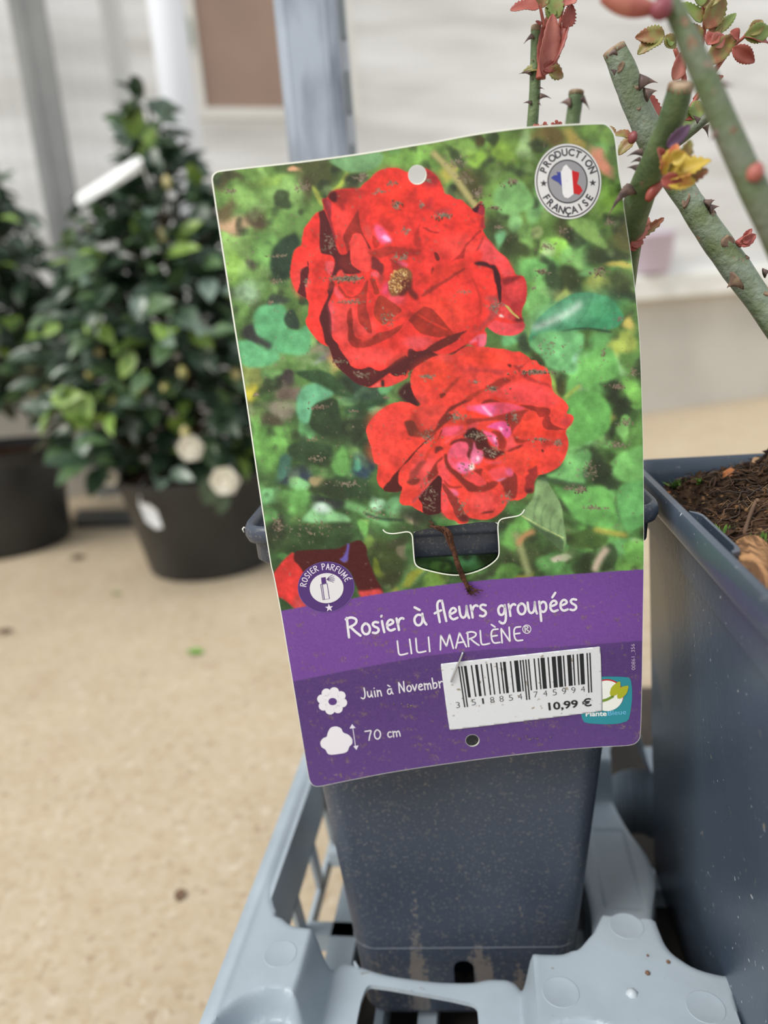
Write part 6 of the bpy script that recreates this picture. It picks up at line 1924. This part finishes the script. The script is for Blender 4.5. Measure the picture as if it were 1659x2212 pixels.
arc_type(ic, 'PRODUCTION', 49.5, 56, 203, 337, 16)
arc_type(ic, 'FRANÇAISE', 62.5, 70.5, 147, 33, 16, True)
ic.poly(star(1174.5, 396, 8))
ic.poly(star(1280.5, 395, 8))
ic.build('badge_lettering', (70, 70, 76), og)
Ink(.00014).disc(BX - 1, BY, 41.5, 45.5, 60, -.06).build('badge_disc', (158, 158, 164), og)
mapo = cv('B', '962 478 985 460 1010 458 1002 432 1020 440 1040 428 1050 400 1072 382 1105 420 1130 430 1165 440 1160 480 1150 520 1175 540 1190 570 1165 600 1130 590 1105 612 1085 625 1060 618 1045 590 1040 540 1015 510 985 495')


def clip_x(P, lo, hi):
    def half(P, f):
        out = []
        for p, q in zip(P, P[1:] + P[:1]):
            a, b_ = f(p), f(q)
            if a >= 0:
                out.append(p)
            if a * b_ < 0:
                k = a / (a - b_)
                out.append((p[0] + (q[0] - p[0]) * k, p[1] + (q[1] - p[1]) * k))
        return out
    sl = lambda p, c: p[0] - (c + (p[1] - 392) * .08)
    P = half(P, lambda p: sl(p, lo))
    return half(P, lambda p: -sl(p, hi))


for lo, hi, c in ((1150, 1213, (66, 76, 160)), (1213, 1237, (240, 240, 244)), (1237, 1300, (206, 40, 46))):
    Ink(.00020).poly(clip_x(mapo, lo, hi)).build('country_shape', c, og)
# quality logo, lower right
lg = Ink(.00010).poly(chaikin(cv('F', '1180 1140 1300 1132 1440 1136 1468 1150 1478 1220 1478 1300 1466 1390 1452 1450 1380 1472 1270 1476 1140 1466 1122 1440 1108 1390 1160 1300'), 1)).build('quality_logo', (44, 142, 158), tg)
Ink(.00016).disc(1311.5, 1501, 36, 34, 40).build('logo_red_ring', (190, 40, 44), lg)
Ink(.00020).disc(1311, 1503, 35, 33, 40).build('logo_disc', (238, 242, 238), lg)
ic = Ink(.00026)
ic.poly(chaikin(cv('F', '1316 1255 1330 1205 1392 1160 1396 1205 1372 1262 1330 1278'), 1))
ic.poly(chaikin(cv('F', '1368 1290 1375 1225 1410 1203 1456 1196 1440 1255 1400 1292'), 1))
ic.build('logo_leaf', (172, 178, 44), lg)
Ink(.00026).line(cv('F', '1262 1308 1300 1298 1340 1275'), 5.5).build('logo_stem', (116, 150, 52), lg)
typeset(Ink(.00018), 'Plante', cv('F', '1146 1418')[0], cv('F', '1296 1414')[0], 11, .02).build('logo_lettering', (244, 246, 248), lg)
typeset(Ink(.00018), 'Bleue', cv('F', '1306 1412')[0], cv('F', '1436 1402')[0], 11, .0).build('logo_lettering', (120, 196, 238), lg)
typeset(Ink(.00012), '00861_356', (1372.5, 1447), (1371, 1391), 8.5, -.01).build('batch_number', (206, 188, 216), tg)

# ---- price sticker
stk = chaikin([(952, 1437), (953.5, 1433.5), (1294, 1396.5), (1297, 1398.5), (1302.5, 1534), (1300.5, 1536.5), (974, 1577.5), (970.5, 1575)], 1)
x_, y_ = stk.mean(0)
STK = mat('sticker_white', (219, 223, 230), .4, .35, specks=[((158, 150, 138), 520, .64)])
ps = sheet('price_sticker', stk, [], 4., STK, tg, .00030, 0, False)
so_ = ps.modifiers.new('thickness', 'SOLIDIFY')
so_.thickness = .00012
so_.offset = -1
LC = {'0': '0001101', '1': '0011001', '2': '0010011', '3': '0111101', '4': '0100011', '5': '0110001', '6': '0101111', '7': '0111011', '8': '0110111', '9': '0001011'}
PAT = {'3': 'LLGGLG'}
code = '3518854745994'
bits = '101'
for c, k in zip(code[1:7], PAT['3']):
    bits += LC[c] if k == 'L' else ''.join('1' if v == '0' else '0' for v in LC[c])[::-1]
bits += '01010' + ''.join(''.join('1' if v == '0' else '0' for v in LC[c]) for c in code[7:]) + '101'
q_ = [np.array(v) for v in cv('F', '231 1062 1180 962 1192 1246 274 1354')]           # corners of the bar field: tl tr br bl


def bar_pt(u, v):
    return tuple((q_[0] * (1 - u) + q_[1] * u) * (1 - v) + (q_[3] * (1 - u) + q_[2] * u) * v)


ic = Ink(.00036)
i = 0
while i < 95:
    if bits[i] == '1':
        j = i
        while j < 95 and bits[j] == '1':
            j += 1
        v1 = 1. if (i < 3 or 45 <= i < 50 or i >= 92) else .775
        ic.tri([bar_pt(i / 95, 0), bar_pt(j / 95, 0), bar_pt(j / 95, v1), bar_pt(i / 95, v1)], [(0, 1, 2, 3)])
        i = j
    i += 1
ic.build('barcode', (28, 34, 40), ps)
ic = Ink(.00036)
for k, c in enumerate(code):
    if k == 0:
        a, b_ = (218, 1360), (246, 1357)
    elif k < 7:
        x = 330 + (k - 1) * 66.5
        a, b_ = (x, 1340 - (x - 330) * .122), (x + 30, 1340 - (x - 300) * .122)
    else:
        x = 775 + (k - 7) * 67.5
        a, b_ = (x, 1284 - (x - 775) * .113), (x + 30, 1284 - (x - 745) * .113)
    if c == '1':
        a, b_ = (a[0] + 9, a[1] - 1), (b_[0] - 8, b_[1] + 1)
    typeset(ic, c, cv('F', [a])[0], cv('F', [b_])[0], 13.8, -.012)
ic.build('barcode_digits', (44, 50, 58), ps)
typeset(Ink(.00036), '10,99 €', cv('F', [(880, 1374)])[0], cv('F', [(1190, 1342)])[0], 16.5, .028).build('price_lettering', (36, 38, 42), ps)
# staple through the sticker
STEEL = mat('staple_wire', (196, 200, 206), .28, .5, metal=.9)
MB().tube(bez([card(999.5, 1411, -.0003), card(999, 1412, .0008), card(987, 1441, .0011), card(975.5, 1469, .0009), card(974.5, 1471, -.0002)], 16), .00042, 8).build('staple', STEEL, tg)

# fine crumbs of dry soil stuck to the card
R_ = random.Random(5)
MUD = mat('dry_mud', (138, 122, 104), .95, .1, (104, 92, 78), 500)
cr = MB()
for cx, cy, w, h, n in ((747, 601, 26, 4, 26), (857, 441, 6, 7, 8), (957, 466, 14, 4, 10), (1033, 425, 10, 10, 12), (1153, 805, 26, 4, 24), (1063, 841, 11, 4, 9), (1166, 950, 11, 3, 7), (1171, 587, 14, 5, 9), (1295, 587, 10, 8, 9), (1108, 392, 12, 6, 9), (1069, 450, 8, 3, 5), (1252, 1058, 10, 6, 9), (690, 880, 14, 3, 9), (1095, 910, 4, 12, 8), (1335, 836, 11, 4, 7), (735, 782, 12, 3, 7), (876, 810, 12, 3, 7), (1040, 950, 16, 6, 8), (870, 1523, 16, 3, 8), (1140, 1594, 22, 2, 10)):
    for _ in range(n):
        x, y = R_.gauss(cx, w), R_.gauss(cy, h)
        r_ = R_.uniform(.00018, .00042)
        p = card(x, y, r_ * .3)
        a = R_.uniform(0, 6)
        cr.add([p + Vector(v) * r_ for v in ((1.6 * math.cos(a), -.2, 1.6 * math.sin(a)), (-1.4 * math.cos(a), -.2, -1.3 * math.sin(a)), (-.7 * math.sin(a), -.3, .7 * math.cos(a)), (.6 * math.sin(a), -.2, -.8 * math.cos(a)), (0, -.9, .1), (0, .4, 0))], [(0, 2, 4), (2, 1, 4), (1, 3, 4), (3, 0, 4), (2, 0, 5), (1, 2, 5), (3, 1, 5), (0, 3, 5)])
cr.build('soil_splash', MUD, tg, False, kind='stuff')

# brown fibrous root hanging through the slot, over the collar
RT = mat('root_brown', (92, 62, 48), .85, .15, (60, 40, 32), 260, .4, .6, .8, 400)
rt = MB()
path = [(938, 1137, .0018), (955, 1141, .0028), (969, 1152, .0030), (975, 1172, .0028), (981, 1196, .0022), (989, 1222, .0022), (999, 1245, .0020), (1008, 1262, .0016), (1014, 1278, .0012)]
for s in range(26):
    ph = s * 2.399
    wd = (2.2 + 5.0 * ((s * .618) % 1))
    pts = []
    for k, (x, y, of) in enumerate(path):
        ww = wd * (2.0, 1.9, 1.4, 1.0, .8, .8, .8, .6, .6)[k]
        a = ph + k * 1.1
        pts.append(card(x + ww * math.cos(a) + R_.gauss(0, .6), y + ww * .25 * math.sin(a * 1.3), of + .00035 * math.sin(a)))
    rt.tube(bez(pts, 26), [.00034 * (1 - .3 * abs(i - 13) / 13) for i in range(27)], 5)
for _ in range(26):
    x, y, of = path[R_.choice([0, 0, 1, 7, 8, 8])]
    a = R_.uniform(2.6, 4.4) if y < 1160 else R_.uniform(-.9, 2.2)
    ln = R_.uniform(8, 22)
    rt.tube(bez([card(x + R_.gauss(0, 3), y + R_.gauss(0, 2), of), card(x + math.cos(a) * ln * .5 + R_.gauss(0, 2), y + math.sin(a) * ln * .5, of + .0003), card(x + math.cos(a) * ln, y + math.sin(a) * ln * .7 + R_.gauss(0, 3), of - .0003)], 6), .00014, 4)
rt.tube(bez([card(1008, 1264, .0014), card(1026, 1273, .0012), card(1044, 1276, .0008)], 8), [.0004, .0004, .00035, .0003, .0003, .00025, .0002, .0002, .00015], 5)
rt.build('root_strand', RT, None, label='frayed brown root strand hanging over the pot collar through the slot of the tag', category='root')
# ---------------------------------------------------------------- the two pruned rose bushes
CANE = mat('cane_green', (104, 112, 96), .5, .4, (84, 100, 66), 90, .36, .64, .35, 500, specks=[((132, 112, 98), 220, .64), ((70, 84, 60), 420, .66)])
CANEB = mat('cane_bright_green', (98, 116, 76), .5, .4, (74, 94, 62), 100, .38, .64, .3, 500, specks=[((120, 104, 84), 260, .66)])
CANEG = mat('cane_grey_green', (124, 136, 120), .5, .4, (100, 114, 80), 110, .38, .64, .5, 420, specks=[((140, 116, 96), 240, .635), ((92, 96, 84), 520, .66)])
THORN = mat('thorn_brown', (112, 90, 82), .5, .4, (74, 58, 56), 200)
CUTM = mat('cut_wood', (168, 148, 126), .85, .2, (120, 98, 80), 200)
SCAR = mat('leaf_scar', (146, 124, 104), .8, .2, (112, 92, 80), 420)
REDL = mat('leaf_red', (158, 84, 72), .45, .45, (136, 58, 50), 120, .35, .65)
PINKL = mat('bud_pink', (188, 122, 108), .45, .4, (150, 74, 70), 110, .35, .65)
OLIVE = mat('leaf_olive', (130, 128, 70), .45, .45, (140, 84, 60), 170, .42, .66)
GREENL = mat('leaf_fresh_green', (122, 142, 78), .45, .45, (138, 106, 66), 150, .5, .75)
YELL = mat('leaf_yellow_red', (186, 160, 62), .45, .4, (196, 98, 72), 130, .5, .68)
STEMR = mat('stalk_red', (158, 84, 70), .5, .4)

VIEW = -FWD


def cane_pts(pp):
    return [at_y(x, y, Y_) for x, y, Y_, _ in pp], [w * Y_ * .97 / FPX / 2 for _, _, Y_, w in pp]


def make_cane(parent, pp, m, n=34, cut=True, bottom=None):
    P, R = cane_pts(pp)
    if bottom:
        d_ = (P[-1] - P[-2]).normalized()
        for k in range(6):
            d_ = (d_ + Vector((0, 0, -.22))).normalized()
            P.append(P[-1] + d_ * .016)
            R.append(R[-1] * 1.015)
            if P[-1].z < bottom.z - .012:
                break
    path = bez(P, n)
    rr = [float(np.interp(i / n * (len(R) - 1), range(len(R)), R)) * (1 + .05 * mnoise.noise(Vector((i * .5, P[0].x * 90, 0)))) for i in range(n + 1)]
    mb_ = MB()
    mb_.tube(path, rr, 14)
    c = mb_.build('cane', m, parent)
    if cut:
        d = (path[0] - path[1]).normalized()
        q = MB()
        q.tube([path[0] - d * .0012, path[0] + d * .0006, path[0] + d * .0010], [rr[0] * 1.03, rr[0] * 1.0, rr[0] * .8], 12)
        q.build('cut_end', CUTM, c)
    return c, path, rr


def thorn(parent, x, y, tx, ty, Y_, bw, m=THORN, dY=0.):
    """hooked thorn from its foot (x, y) to its tip (tx, ty)"""
    a, t = at_y(x, y, Y_), at_y(tx, ty, Y_ + dY)
    d = t - a
    L_ = d.length
    side = d.cross(VIEW).normalized()
    dn = d.normalized()
    axis = UPV - dn * UPV.dot(dn)
    w = bw * Y_ / FPX / 2
    rings = []
    for k in range(7):
        u = k / 6
        c = a + d * u + Vector((0, 0, 1)) * (.10 * L_ * math.sin(math.pi * u))
        r_ = w * (1 - u) ** 1.5 + .00006
        rings.append([c + side * math.cos(q) * r_ + VIEW * math.sin(q) * r_ * .55 for q in [2 * math.pi * i / 8 for i in range(8)]])
    mb_ = MB()
    mb_.loft(rings, (True, True))
    mb_.build('thorn', m, parent)


def rleaf(parent, bx, by, tx, ty, Y_, w, m, name='leaf', dY=0., roll=0., fold=.5, curl=.15, teeth=9, serr=.12):
    """toothed leaflet from its stalk end to its tip (photo points at depth Y_)"""
    a, t = at_y(bx, by, Y_), at_y(tx, ty, Y_ + dY)
    d = t - a
    L_ = d.length
    W_ = w * Y_ / FPX
    n = teeth * 2
    vs_, fs_ = [], []
    for i in range(n + 1):
        u = i / n
        h = .5 * W_ * (math.sin(math.pi * u ** .8) ** .75 if 0 < u < 1 else .02)
        h *= (1 + serr) if i % 2 else (1 - serr)
        z = -curl * L_ * (u - .0) ** 2
        wv = .05 * W_ * math.sin(u * 9)
        for s_ in (-1, -.5, 0, .5, 1):
            vs_.append(Vector((s_ * h, u * L_ + (L_ / n * .5 * serr * 3 if abs(s_) == 1 and i % 2 else 0), z + fold * h * abs(s_) ** 1.4 + wv * s_)))
        if i:
            for k in range(4):
                p, q = 5 * (i - 1) + k, 5 * i + k
                fs_.append((p, p + 1, q + 1, q))
    M = Matrix.Translation(a) @ rot_to(d, VIEW) @ Matrix.Rotation(roll, 4, 'Y')
    mb_ = MB()
    mb_.add([M @ v for v in vs_], fs_)
    o_ = mb_.build(name, m, parent)
    sf = o_.modifiers.new('thickness', 'SOLIDIFY')
    sf.thickness = .00022
    return o_


def stalk(parent, pts, Y_, w0, w1, m=STEMR, name='stalk'):
    P = [at_y(p[0], p[1], Y_ + (p[2] if len(p) > 2 else 0)) for p in pts]
    n = 14
    mb_ = MB()
    mb_.tube(bez(P, n), [(w0 + (w1 - w0) * i / n) * Y_ / FPX / 2 for i in range(n + 1)], 8)
    return mb_.build(name, m, parent)


def bud(parent, pts, Y_, w, m, name='bud'):
    P = [at_y(x, y, Y_) for x, y in pts]
    n = 14
    mb_ = MB()
    mb_.tube(bez(P, n), [w * Y_ / FPX / 2 * max(.06, math.sin(math.pi * (.12 + .86 * i / n)) ** .7) for i in range(n + 1)], 10)
    return mb_.build(name, m, parent)


def scar(cane, x, y, w, h, ang=0):
    """flat leaf scar lying on the bark where the line of sight meets the cane"""
    parent, path, rr = cane
    best = None
    for p, r_ in zip(path, rr):
        v = p - CAM
        dz = v.dot(FWD)
        qx, qy = 829.5 + FPX * v.dot(RGT) / dz, 1106 - FPX * v.dot(UPV) / dz
        d_ = math.hypot(qx - x, qy - y)
        if best is None or d_ < best[0]:
            best = (d_, p, r_, qx, qy, dz)
    d_, c, r_, qx, qy, dz = best
    k = dz / FPX
    off = RGT * (x - qx) * k - UPV * (y - qy) * k
    lat = min(off.length, r_ * .9)
    nrm = (off.normalized() * lat + VIEW * math.sqrt(r_ * r_ - lat * lat)).normalized() if off.length > 1e-6 else VIEW
    p = c + nrm * r_
    ax = (UPV * math.cos(ang) - RGT * math.sin(ang))
    ax = (ax - nrm * ax.dot(nrm)).normalized()
    sd = ax.cross(nrm)
    g = random.Random(int(x * 7 + y))
    wob = [1 + g.uniform(-.14, .14) for _ in range(14)]
    ring = lambda s_, o_: [p + (sd * math.cos(2 * math.pi * i / 14) * w + ax * math.sin(2 * math.pi * i / 14) * h) * (s_ * wob[i] * k / 2) + nrm * o_ for i in range(14)]
    mb_ = MB()
    mb_.loft([ring(1.15, -.0009), ring(1., .00012), ring(.85, .00022), ring(.6, .00005)], (True, True))
    mb_.build('leaf_scar', SCAR, parent)


c1x = lambda x, y: (1080 + x * .349, y * .349)                   # close-up coordinates of the crown
B1 = empty('rose_bush', (C1.x, C1.y, .347), 'pruned thorny rose bush standing in the pot behind the tag', 'rose bush', 'pruned rose bushes')
SB = Vector((C1.x + .004, C1.y + .004, .34))
# thin upright cane with the red shoot
ca, pa, ra = make_cane(B1, [(1158, 60, .335, 21), (1157, 130, .335, 22), (1155, 200, .335, 23), (1150, 272, .335, 23), (1146, 340, .337, 24), (1120, 700, .345, 28)], CANEB, 34, True, SB + Vector((.002, .004, 0)))
for x, y, tx, ty, w in ((1151, 78, 1131, 95, 12), (1148, 158, 1121, 160, 12), (1166, 208, 1191, 213, 13), (1148, 222, 1130, 223, 10), (1164, 190, 1176, 193, 5), (1163, 222, 1169, 229, 5), (1152, 130, 1147, 131, 4), (1151, 170, 1146, 172, 4)):
    thorn(ca, x, y, tx, ty, .333, w)
sh = stalk(ca, [(1168, 170), (1170, 150), (1176, 120)], .331, 20, 16, STEMR, 'shoot')
rleaf(sh, 1172, 165, 1198, 28, .329, 46, PINKL, 'shoot_leaf', 0, .5, .5, .05, 7, .05)
rleaf(sh, 1176, 160, 1232, 40, .331, 34, REDL, 'shoot_leaf', 0, -.4, .6, -.05, 7, .05)
rleaf(sh, 1170, 160, 1184, 30, .333, 30, PINKL, 'shoot_leaf', 0, .1, .4, .05, 6, .05)
rleaf(sh, 1184, 152, 1222, 162, .329, 26, OLIVE, 'shoot_leaf', 0, .3, .5, .5, 5, .1)
rleaf(sh, 1168, 148, 1130, 148, .333, 18, OLIVE, 'shoot_leaf', 0, .3, .6, .3, 5, .1)
rleaf(sh, 1172, 150, 1210, 138, .329, 20, REDL, 'shoot_leaf', 0, .3, .5, .2, 5, .1)
st = stalk(sh, [(1176, 60), (1170, 30), (1166, 10)], .331, 7, 5)
rleaf(st, 1165, 16, 1104, 12, .329, 34, REDL, 'shoot_leaf', 0, .4, .4, .15, 9)
rleaf(st, 1168, 18, 1175, -26, .331, 26, OLIVE, 'shoot_leaf', 0, .2, .4, .1, 8)
rleaf(st, 1170, 54, 1158, 44, .331, 8, REDL, 'shoot_leaf', 0, .2, .4, .1, 4)
st = stalk(sh, [(1208, 60), (1214, 25), (1222, 0)], .331, 7, 5)
rleaf(st, 1206, 40, 1190, -30, .331, 30, GREENL, 'shoot_leaf', 0, -.3, .5, .1, 8)
rleaf(st, 1218, 60, 1238, 8, .329, 30, REDL, 'shoot_leaf', 0, .5, .5, .1, 8)
rleaf(st, 1218, 12, 1246, -12, .329, 30, PINKL, 'shoot_leaf', 0, -.3, .5, .2, 8)
rleaf(st, 1190, 42, 1182, 12, .331, 26, GREENL, 'shoot_leaf', 0, .3, .5, .1, 7)
# small red leaf tips peeping over the edge of the tag
for bx, by, tx, ty in ((1176, 282, 1152, 268), (1176, 282, 1178, 262), (1206, 282, 1192, 264), (1206, 282, 1202, 258), (1206, 282, 1212, 262)):
    rleaf(ca, bx, by, tx, ty, .31, 12, REDL, 'leaf', 0, .3, .4, .1, 4, .2)
# cut stub behind it
cb, pb2, rb = make_cane(B1, [(1245, 200, .38, 30), (1241, 235, .38, 29), (1236, 275, .38, 29), (1225, 420, .375, 32)], CANEB, 24, True, SB + Vector((.012, .01, 0)))
for x, y, tx, ty, w in ((1232, 222, 1209, 223, 22), (1256, 212, 1274, 238, 16)):
    thorn(cb, x, y, tx, ty, .378, w)
# thick near cane, leaning over the tag's corner
cc, pc, rc = make_cane(B1, [(1470, 186, .243, 50), (1462, 220, .245, 52), (1446, 270, .249, 50), (1418, 340, .258, 56), (1392, 400, .268, 58), (1368, 470, .280, 58), (1352, 540, .293, 60), (1330, 700, .31, 60)], CANEB, 40, True, SB + Vector((.02, -.004, 0)))
thorn(cc, 1368, 408, 1313, 468, .268, 34, THORN, -.012)
for x, y, tx, ty, w in ((1386, 368, 1354, 362, 26), (1388, 330, 1354, 338, 18), (1384, 345, 1362, 352, 12), (1354, 405, 1345, 403, 6), (1352, 412, 1344, 413, 6)):
    thorn(cc, x, y, tx, ty, .266, w)
rleaf(cc, 1432, 380, 1428, 318, .242, 40, REDL, 'leaf', -.002, .6, .6, .1, 6, .05)
rleaf(cc, 1440, 384, 1462, 310, .240, 38, YELL, 'leaf', -.002, -.3, .7, .1, 6, .08)
rleaf(cc, 1444, 380, 1500, 306, .240, 40, OLIVE, 'leaf', -.003, .5, .6, .2, 7, .14)
rleaf(cc, 1440, 388, 1536, 340, .239, 42, YELL, 'leaf', -.004, -.4, .6, .1, 8, .16)
rleaf(cc, 1442, 390, 1532, 368, .241, 36, OLIVE, 'leaf', -.003, .4, .6, .1, 8, .16)
rleaf(cc, 1438, 392, 1504, 392, .238, 34, YELL, 'leaf', -.002, .2, .6, .1, 7, .14)
rleaf(cc, 1428, 388, 1478, 396, .238, 30, REDL, 'leaf', -.002, .3, .6, .2, 6, .1)
rleaf(cc, 1450, 350, 1482, 330, .236, 30, YELL, 'leaf', -.002, .2, .7, .1, 5, .1)
rleaf(cc, 1440, 318, 1494, 268, .241, 26, mat('leaf_purple', (92, 62, 92), .5), 'leaf', 0, .3, .5, .1, 5, .1)
bud(cc, [(1398, 434), (1412, 412), (1436, 392)], .262, 22, REDL)
bud(cc, [(1362, 532), (1378, 505), (1402, 470)], .285, 26, PINKL)
rleaf(cc, 1376, 512, 1436, 470, .284, 18, OLIVE, 'leaf', 0, .3, .6, .05, 5, .15)
rleaf(cc, 1370, 520, 1405, 472, .283, 26, PINKL, 'leaf', 0, .4, .5, .1, 5, .15)
rleaf(cc, 1362, 528, 1392, 520, .283, 22, REDL, 'leaf', 0, .2, .5, .2, 4, .15)
rleaf(cc, 1360, 532, 1376, 540, .283, 12, REDL, 'leaf', 0, .2, .5, .2, 4, .15)

B2 = empty('rose_bush', (.196, .245, .37), 'pruned thorny rose bush with thick canes leaning in from the right edge', 'rose bush', 'pruned rose bushes')
RB = Vector((.200, .252, .385))
cd, pd, rd_ = make_cane(B2, [(1327, 108, .300, 46), (1345, 148, .300, 50), (1366, 205, .300, 52), (1388, 255, .300, 54), (1412, 305, .300, 60), (1448, 370, .300, 54), (1490, 435, .298, 52), (1540, 510, .295, 58), (1590, 580, .292, 60), (1640, 650, .288, 56), (1690, 720, .283, 60)], CANEG, 60, True, RB)
for x, y, tx, ty, w in ((1382, 178, 1421, 179, 34), (1394, 205, 1420, 196, 30), (1330, 158, 1317, 150, 12), (1526, 442, 1544, 432, 24), (1532, 452, 1554, 446, 22), (1524, 440, 1538, 430, 12), (1330, 112, 1312, 122, 16)):
    thorn(cd, x, y, tx, ty, .292, w)
thorn(cd, 1592, 606, 1570, 622, .284, 48, SCAR)
thorn(cd, 1650, 590, 1664, 586, .286, 22)
for x, y, w, h, a in ((1367, 198, 14, 22, .2), (1371, 243, 10, 16, .2), (1334, 158, 12, 22, -.5), (1474, 440, 14, 30, -.6), (1561, 532, 28, 24, .4), (1608, 556, 12, 30, -.6), (1646, 636, 16, 26, -.5), (1535, 470, 20, 16, .3)):
    scar((cd, pd, rd_), x, y, w, h, a)
bud(cd, [(1358, 296), (1368, 298), (1376, 300)], .294, 26, mat('bud_dark_red', (130, 62, 64), .5))
rleaf(cd, 1366, 304, 1335, 330, .294, 26, OLIVE, 'leaf', 0, .4, .5, .2, 5, .05)
rleaf(cd, 1362, 296, 1330, 282, .296, 20, OLIVE, 'leaf', 0, .3, .5, .3, 5, .05)
rleaf(cd, 1326, 290, 1320, 270, .298, 12, OLIVE, 'leaf', 0, .3, .5, .3, 4, .1)
sb = stalk(cd, [(1594, 528), (1606, 518), (1614, 512)], .288, 18, 14, PINKL, 'side_bud')
rleaf(sb, 1596, 530, 1634, 506, .287, 22, PINKL, 'leaf', 0, .3, .7, .05, 4, .05)
rleaf(sb, 1606, 520, 1624, 493, .287, 13, REDL, 'leaf', 0, -.3, .7, .05, 4, .05)
rleaf(sb, 1604, 524, 1620, 510, .2865, 18, PINKL, 'leaf', 0, .3, .5, .05, 4, .05)
# leafy side shoot in the upper right
ss = stalk(cd, [(1440, 300), (1462, 230), (1478, 180), (1470, 140), (1458, 105)], .312, 14, 9, STEMR, 'side_shoot')
rleaf(ss, 1455, 175, 1475, 110, .311, 30, PINKL, 'leaf', 0, .3, .6, .05, 5, .03)
for bx, by, tx, ty, w, m_, ro in ((1432, 78, 1378, 108, 34, OLIVE, .3), (1436, 76, 1376, 76, 32, OLIVE, -.2), (1436, 78, 1462, 102, 24, OLIVE, .3), (1450, 100, 1446, 75, 16, GREENL, .3)):
    rleaf(ss, bx, by, tx, ty, .308, w, m_, 'leaf', 0, ro, .4, .2, 9, .1)
s2_ = stalk(ss, [(1512, 116), (1521, 70), (1520, 20), (1515, -20)], .316, 8, 6)
for bx, by, tx, ty, w, m_, ro in ((1516, 48, 1470, 4, 34, GREENL, .3), (1516, 84, 1480, 52, 26, OLIVE, -.3), (1522, 62, 1568, -14, 42, OLIVE, .3), (1517, 14, 1500, -40, 34, GREENL, .2), (1545, 72, 1593, 26, 20, GREENL, .2), (1524, 20, 1560, -46, 40, OLIVE, -.3), (1532, 75, 1560, 50, 24, OLIVE, .1)):
    rleaf(s2_, bx, by, tx, ty, .314, w, m_, 'leaf', 0, ro, .45, .1, 8, .07)
s3_ = stalk(ss, [(1500, 215), (1540, 160), (1580, 105), (1610, 78)], .310, 9, 6)
for bx, by, tx, ty, w, m_, ro in ((1524, 140, 1600, 66, 36, OLIVE, .2), (1608, 80, 1672, 62, 34, GREENL, .4), (1606, 78, 1668, 84, 30, REDL, -.4), (1582, 104, 1634, 134, 30, REDL, .5), (1620, 76, 1650, 40, 26, OLIVE, .1), (1538, 100, 1566, 72, 30, PINKL, .3), (1528, 96, 1552, 70, 30, REDL, -.2), (1578, 68, 1600, 84, 24, REDL, -.2)):
    rleaf(s3_, bx, by, tx, ty, .306, w, m_, 'leaf', 0, ro, .45, .18, 9, .06)
s4_ = stalk(cd, [(1420, 330), (1470, 262), (1510, 205), (1545, 150), (1580, 100)], .308, 9, 8)
for bx, by, tx, ty, w, m_ in ((1524, 180, 1566, 162, 14, REDL), (1415, 262, 1402, 196, 34, REDL), (1500, 258, 1510, 215, 40, GREENL), (1470, 270, 1520, 228, 36, GREENL), (1480, 260, 1486, 240, 26, REDL)):
    rleaf(s4_, bx, by, tx, ty, .305, w, m_, 'leaf', 0, .3, .4, .15, 7, .08)
# small cane crossing behind
ce, pe, re_ = make_cane(B2, [(1536, 246, .296, 18), (1510, 268, .298, 20), (1470, 300, .300, 22), (1425, 330, .301, 22)], CANE, 16, True)
for x, y, tx, ty, w in ((1510, 262, 1494, 249, 14), (1524, 272, 1530, 297, 16)):
    thorn(ce, x, y, tx, ty, .294, w)
# out of focus cane close to the camera
cf, pf, rf = make_cane(B2, [(1400, -70, .205, 30), (1452, 12, .203, 38), (1490, 95, .201, 46), (1528, 180, .199, 50), (1568, 275, .197, 54), (1606, 360, .195, 58), (1648, 450, .193, 60), (1700, 560, .193, 64)], CANE, 50, False, Vector((.206, .236, .39)))
bud(cf, [(1300, -8), (1360, 12), (1430, 22)], .203, 42, PINKL)
bud(cf, [(1408, 30), (1430, 18), (1446, -8)], .200, 40, mat('bud_deep_pink', (134, 66, 78), .5))
bud(cf, [(1622, 392), (1632, 372), (1642, 350)], .191, 34, PINKL)
thorn(cf, 1545, 186, 1584, 186, .197, 22)
thorn(cf, 1556, 285, 1532, 304, .196, 30)
for x, y, w, h in ((1488, 110, 18, 40), (1574, 300, 14, 24), (1470, 60, 14, 24)):
    scar((cf, pf, rf), x, y, w, h, .4)
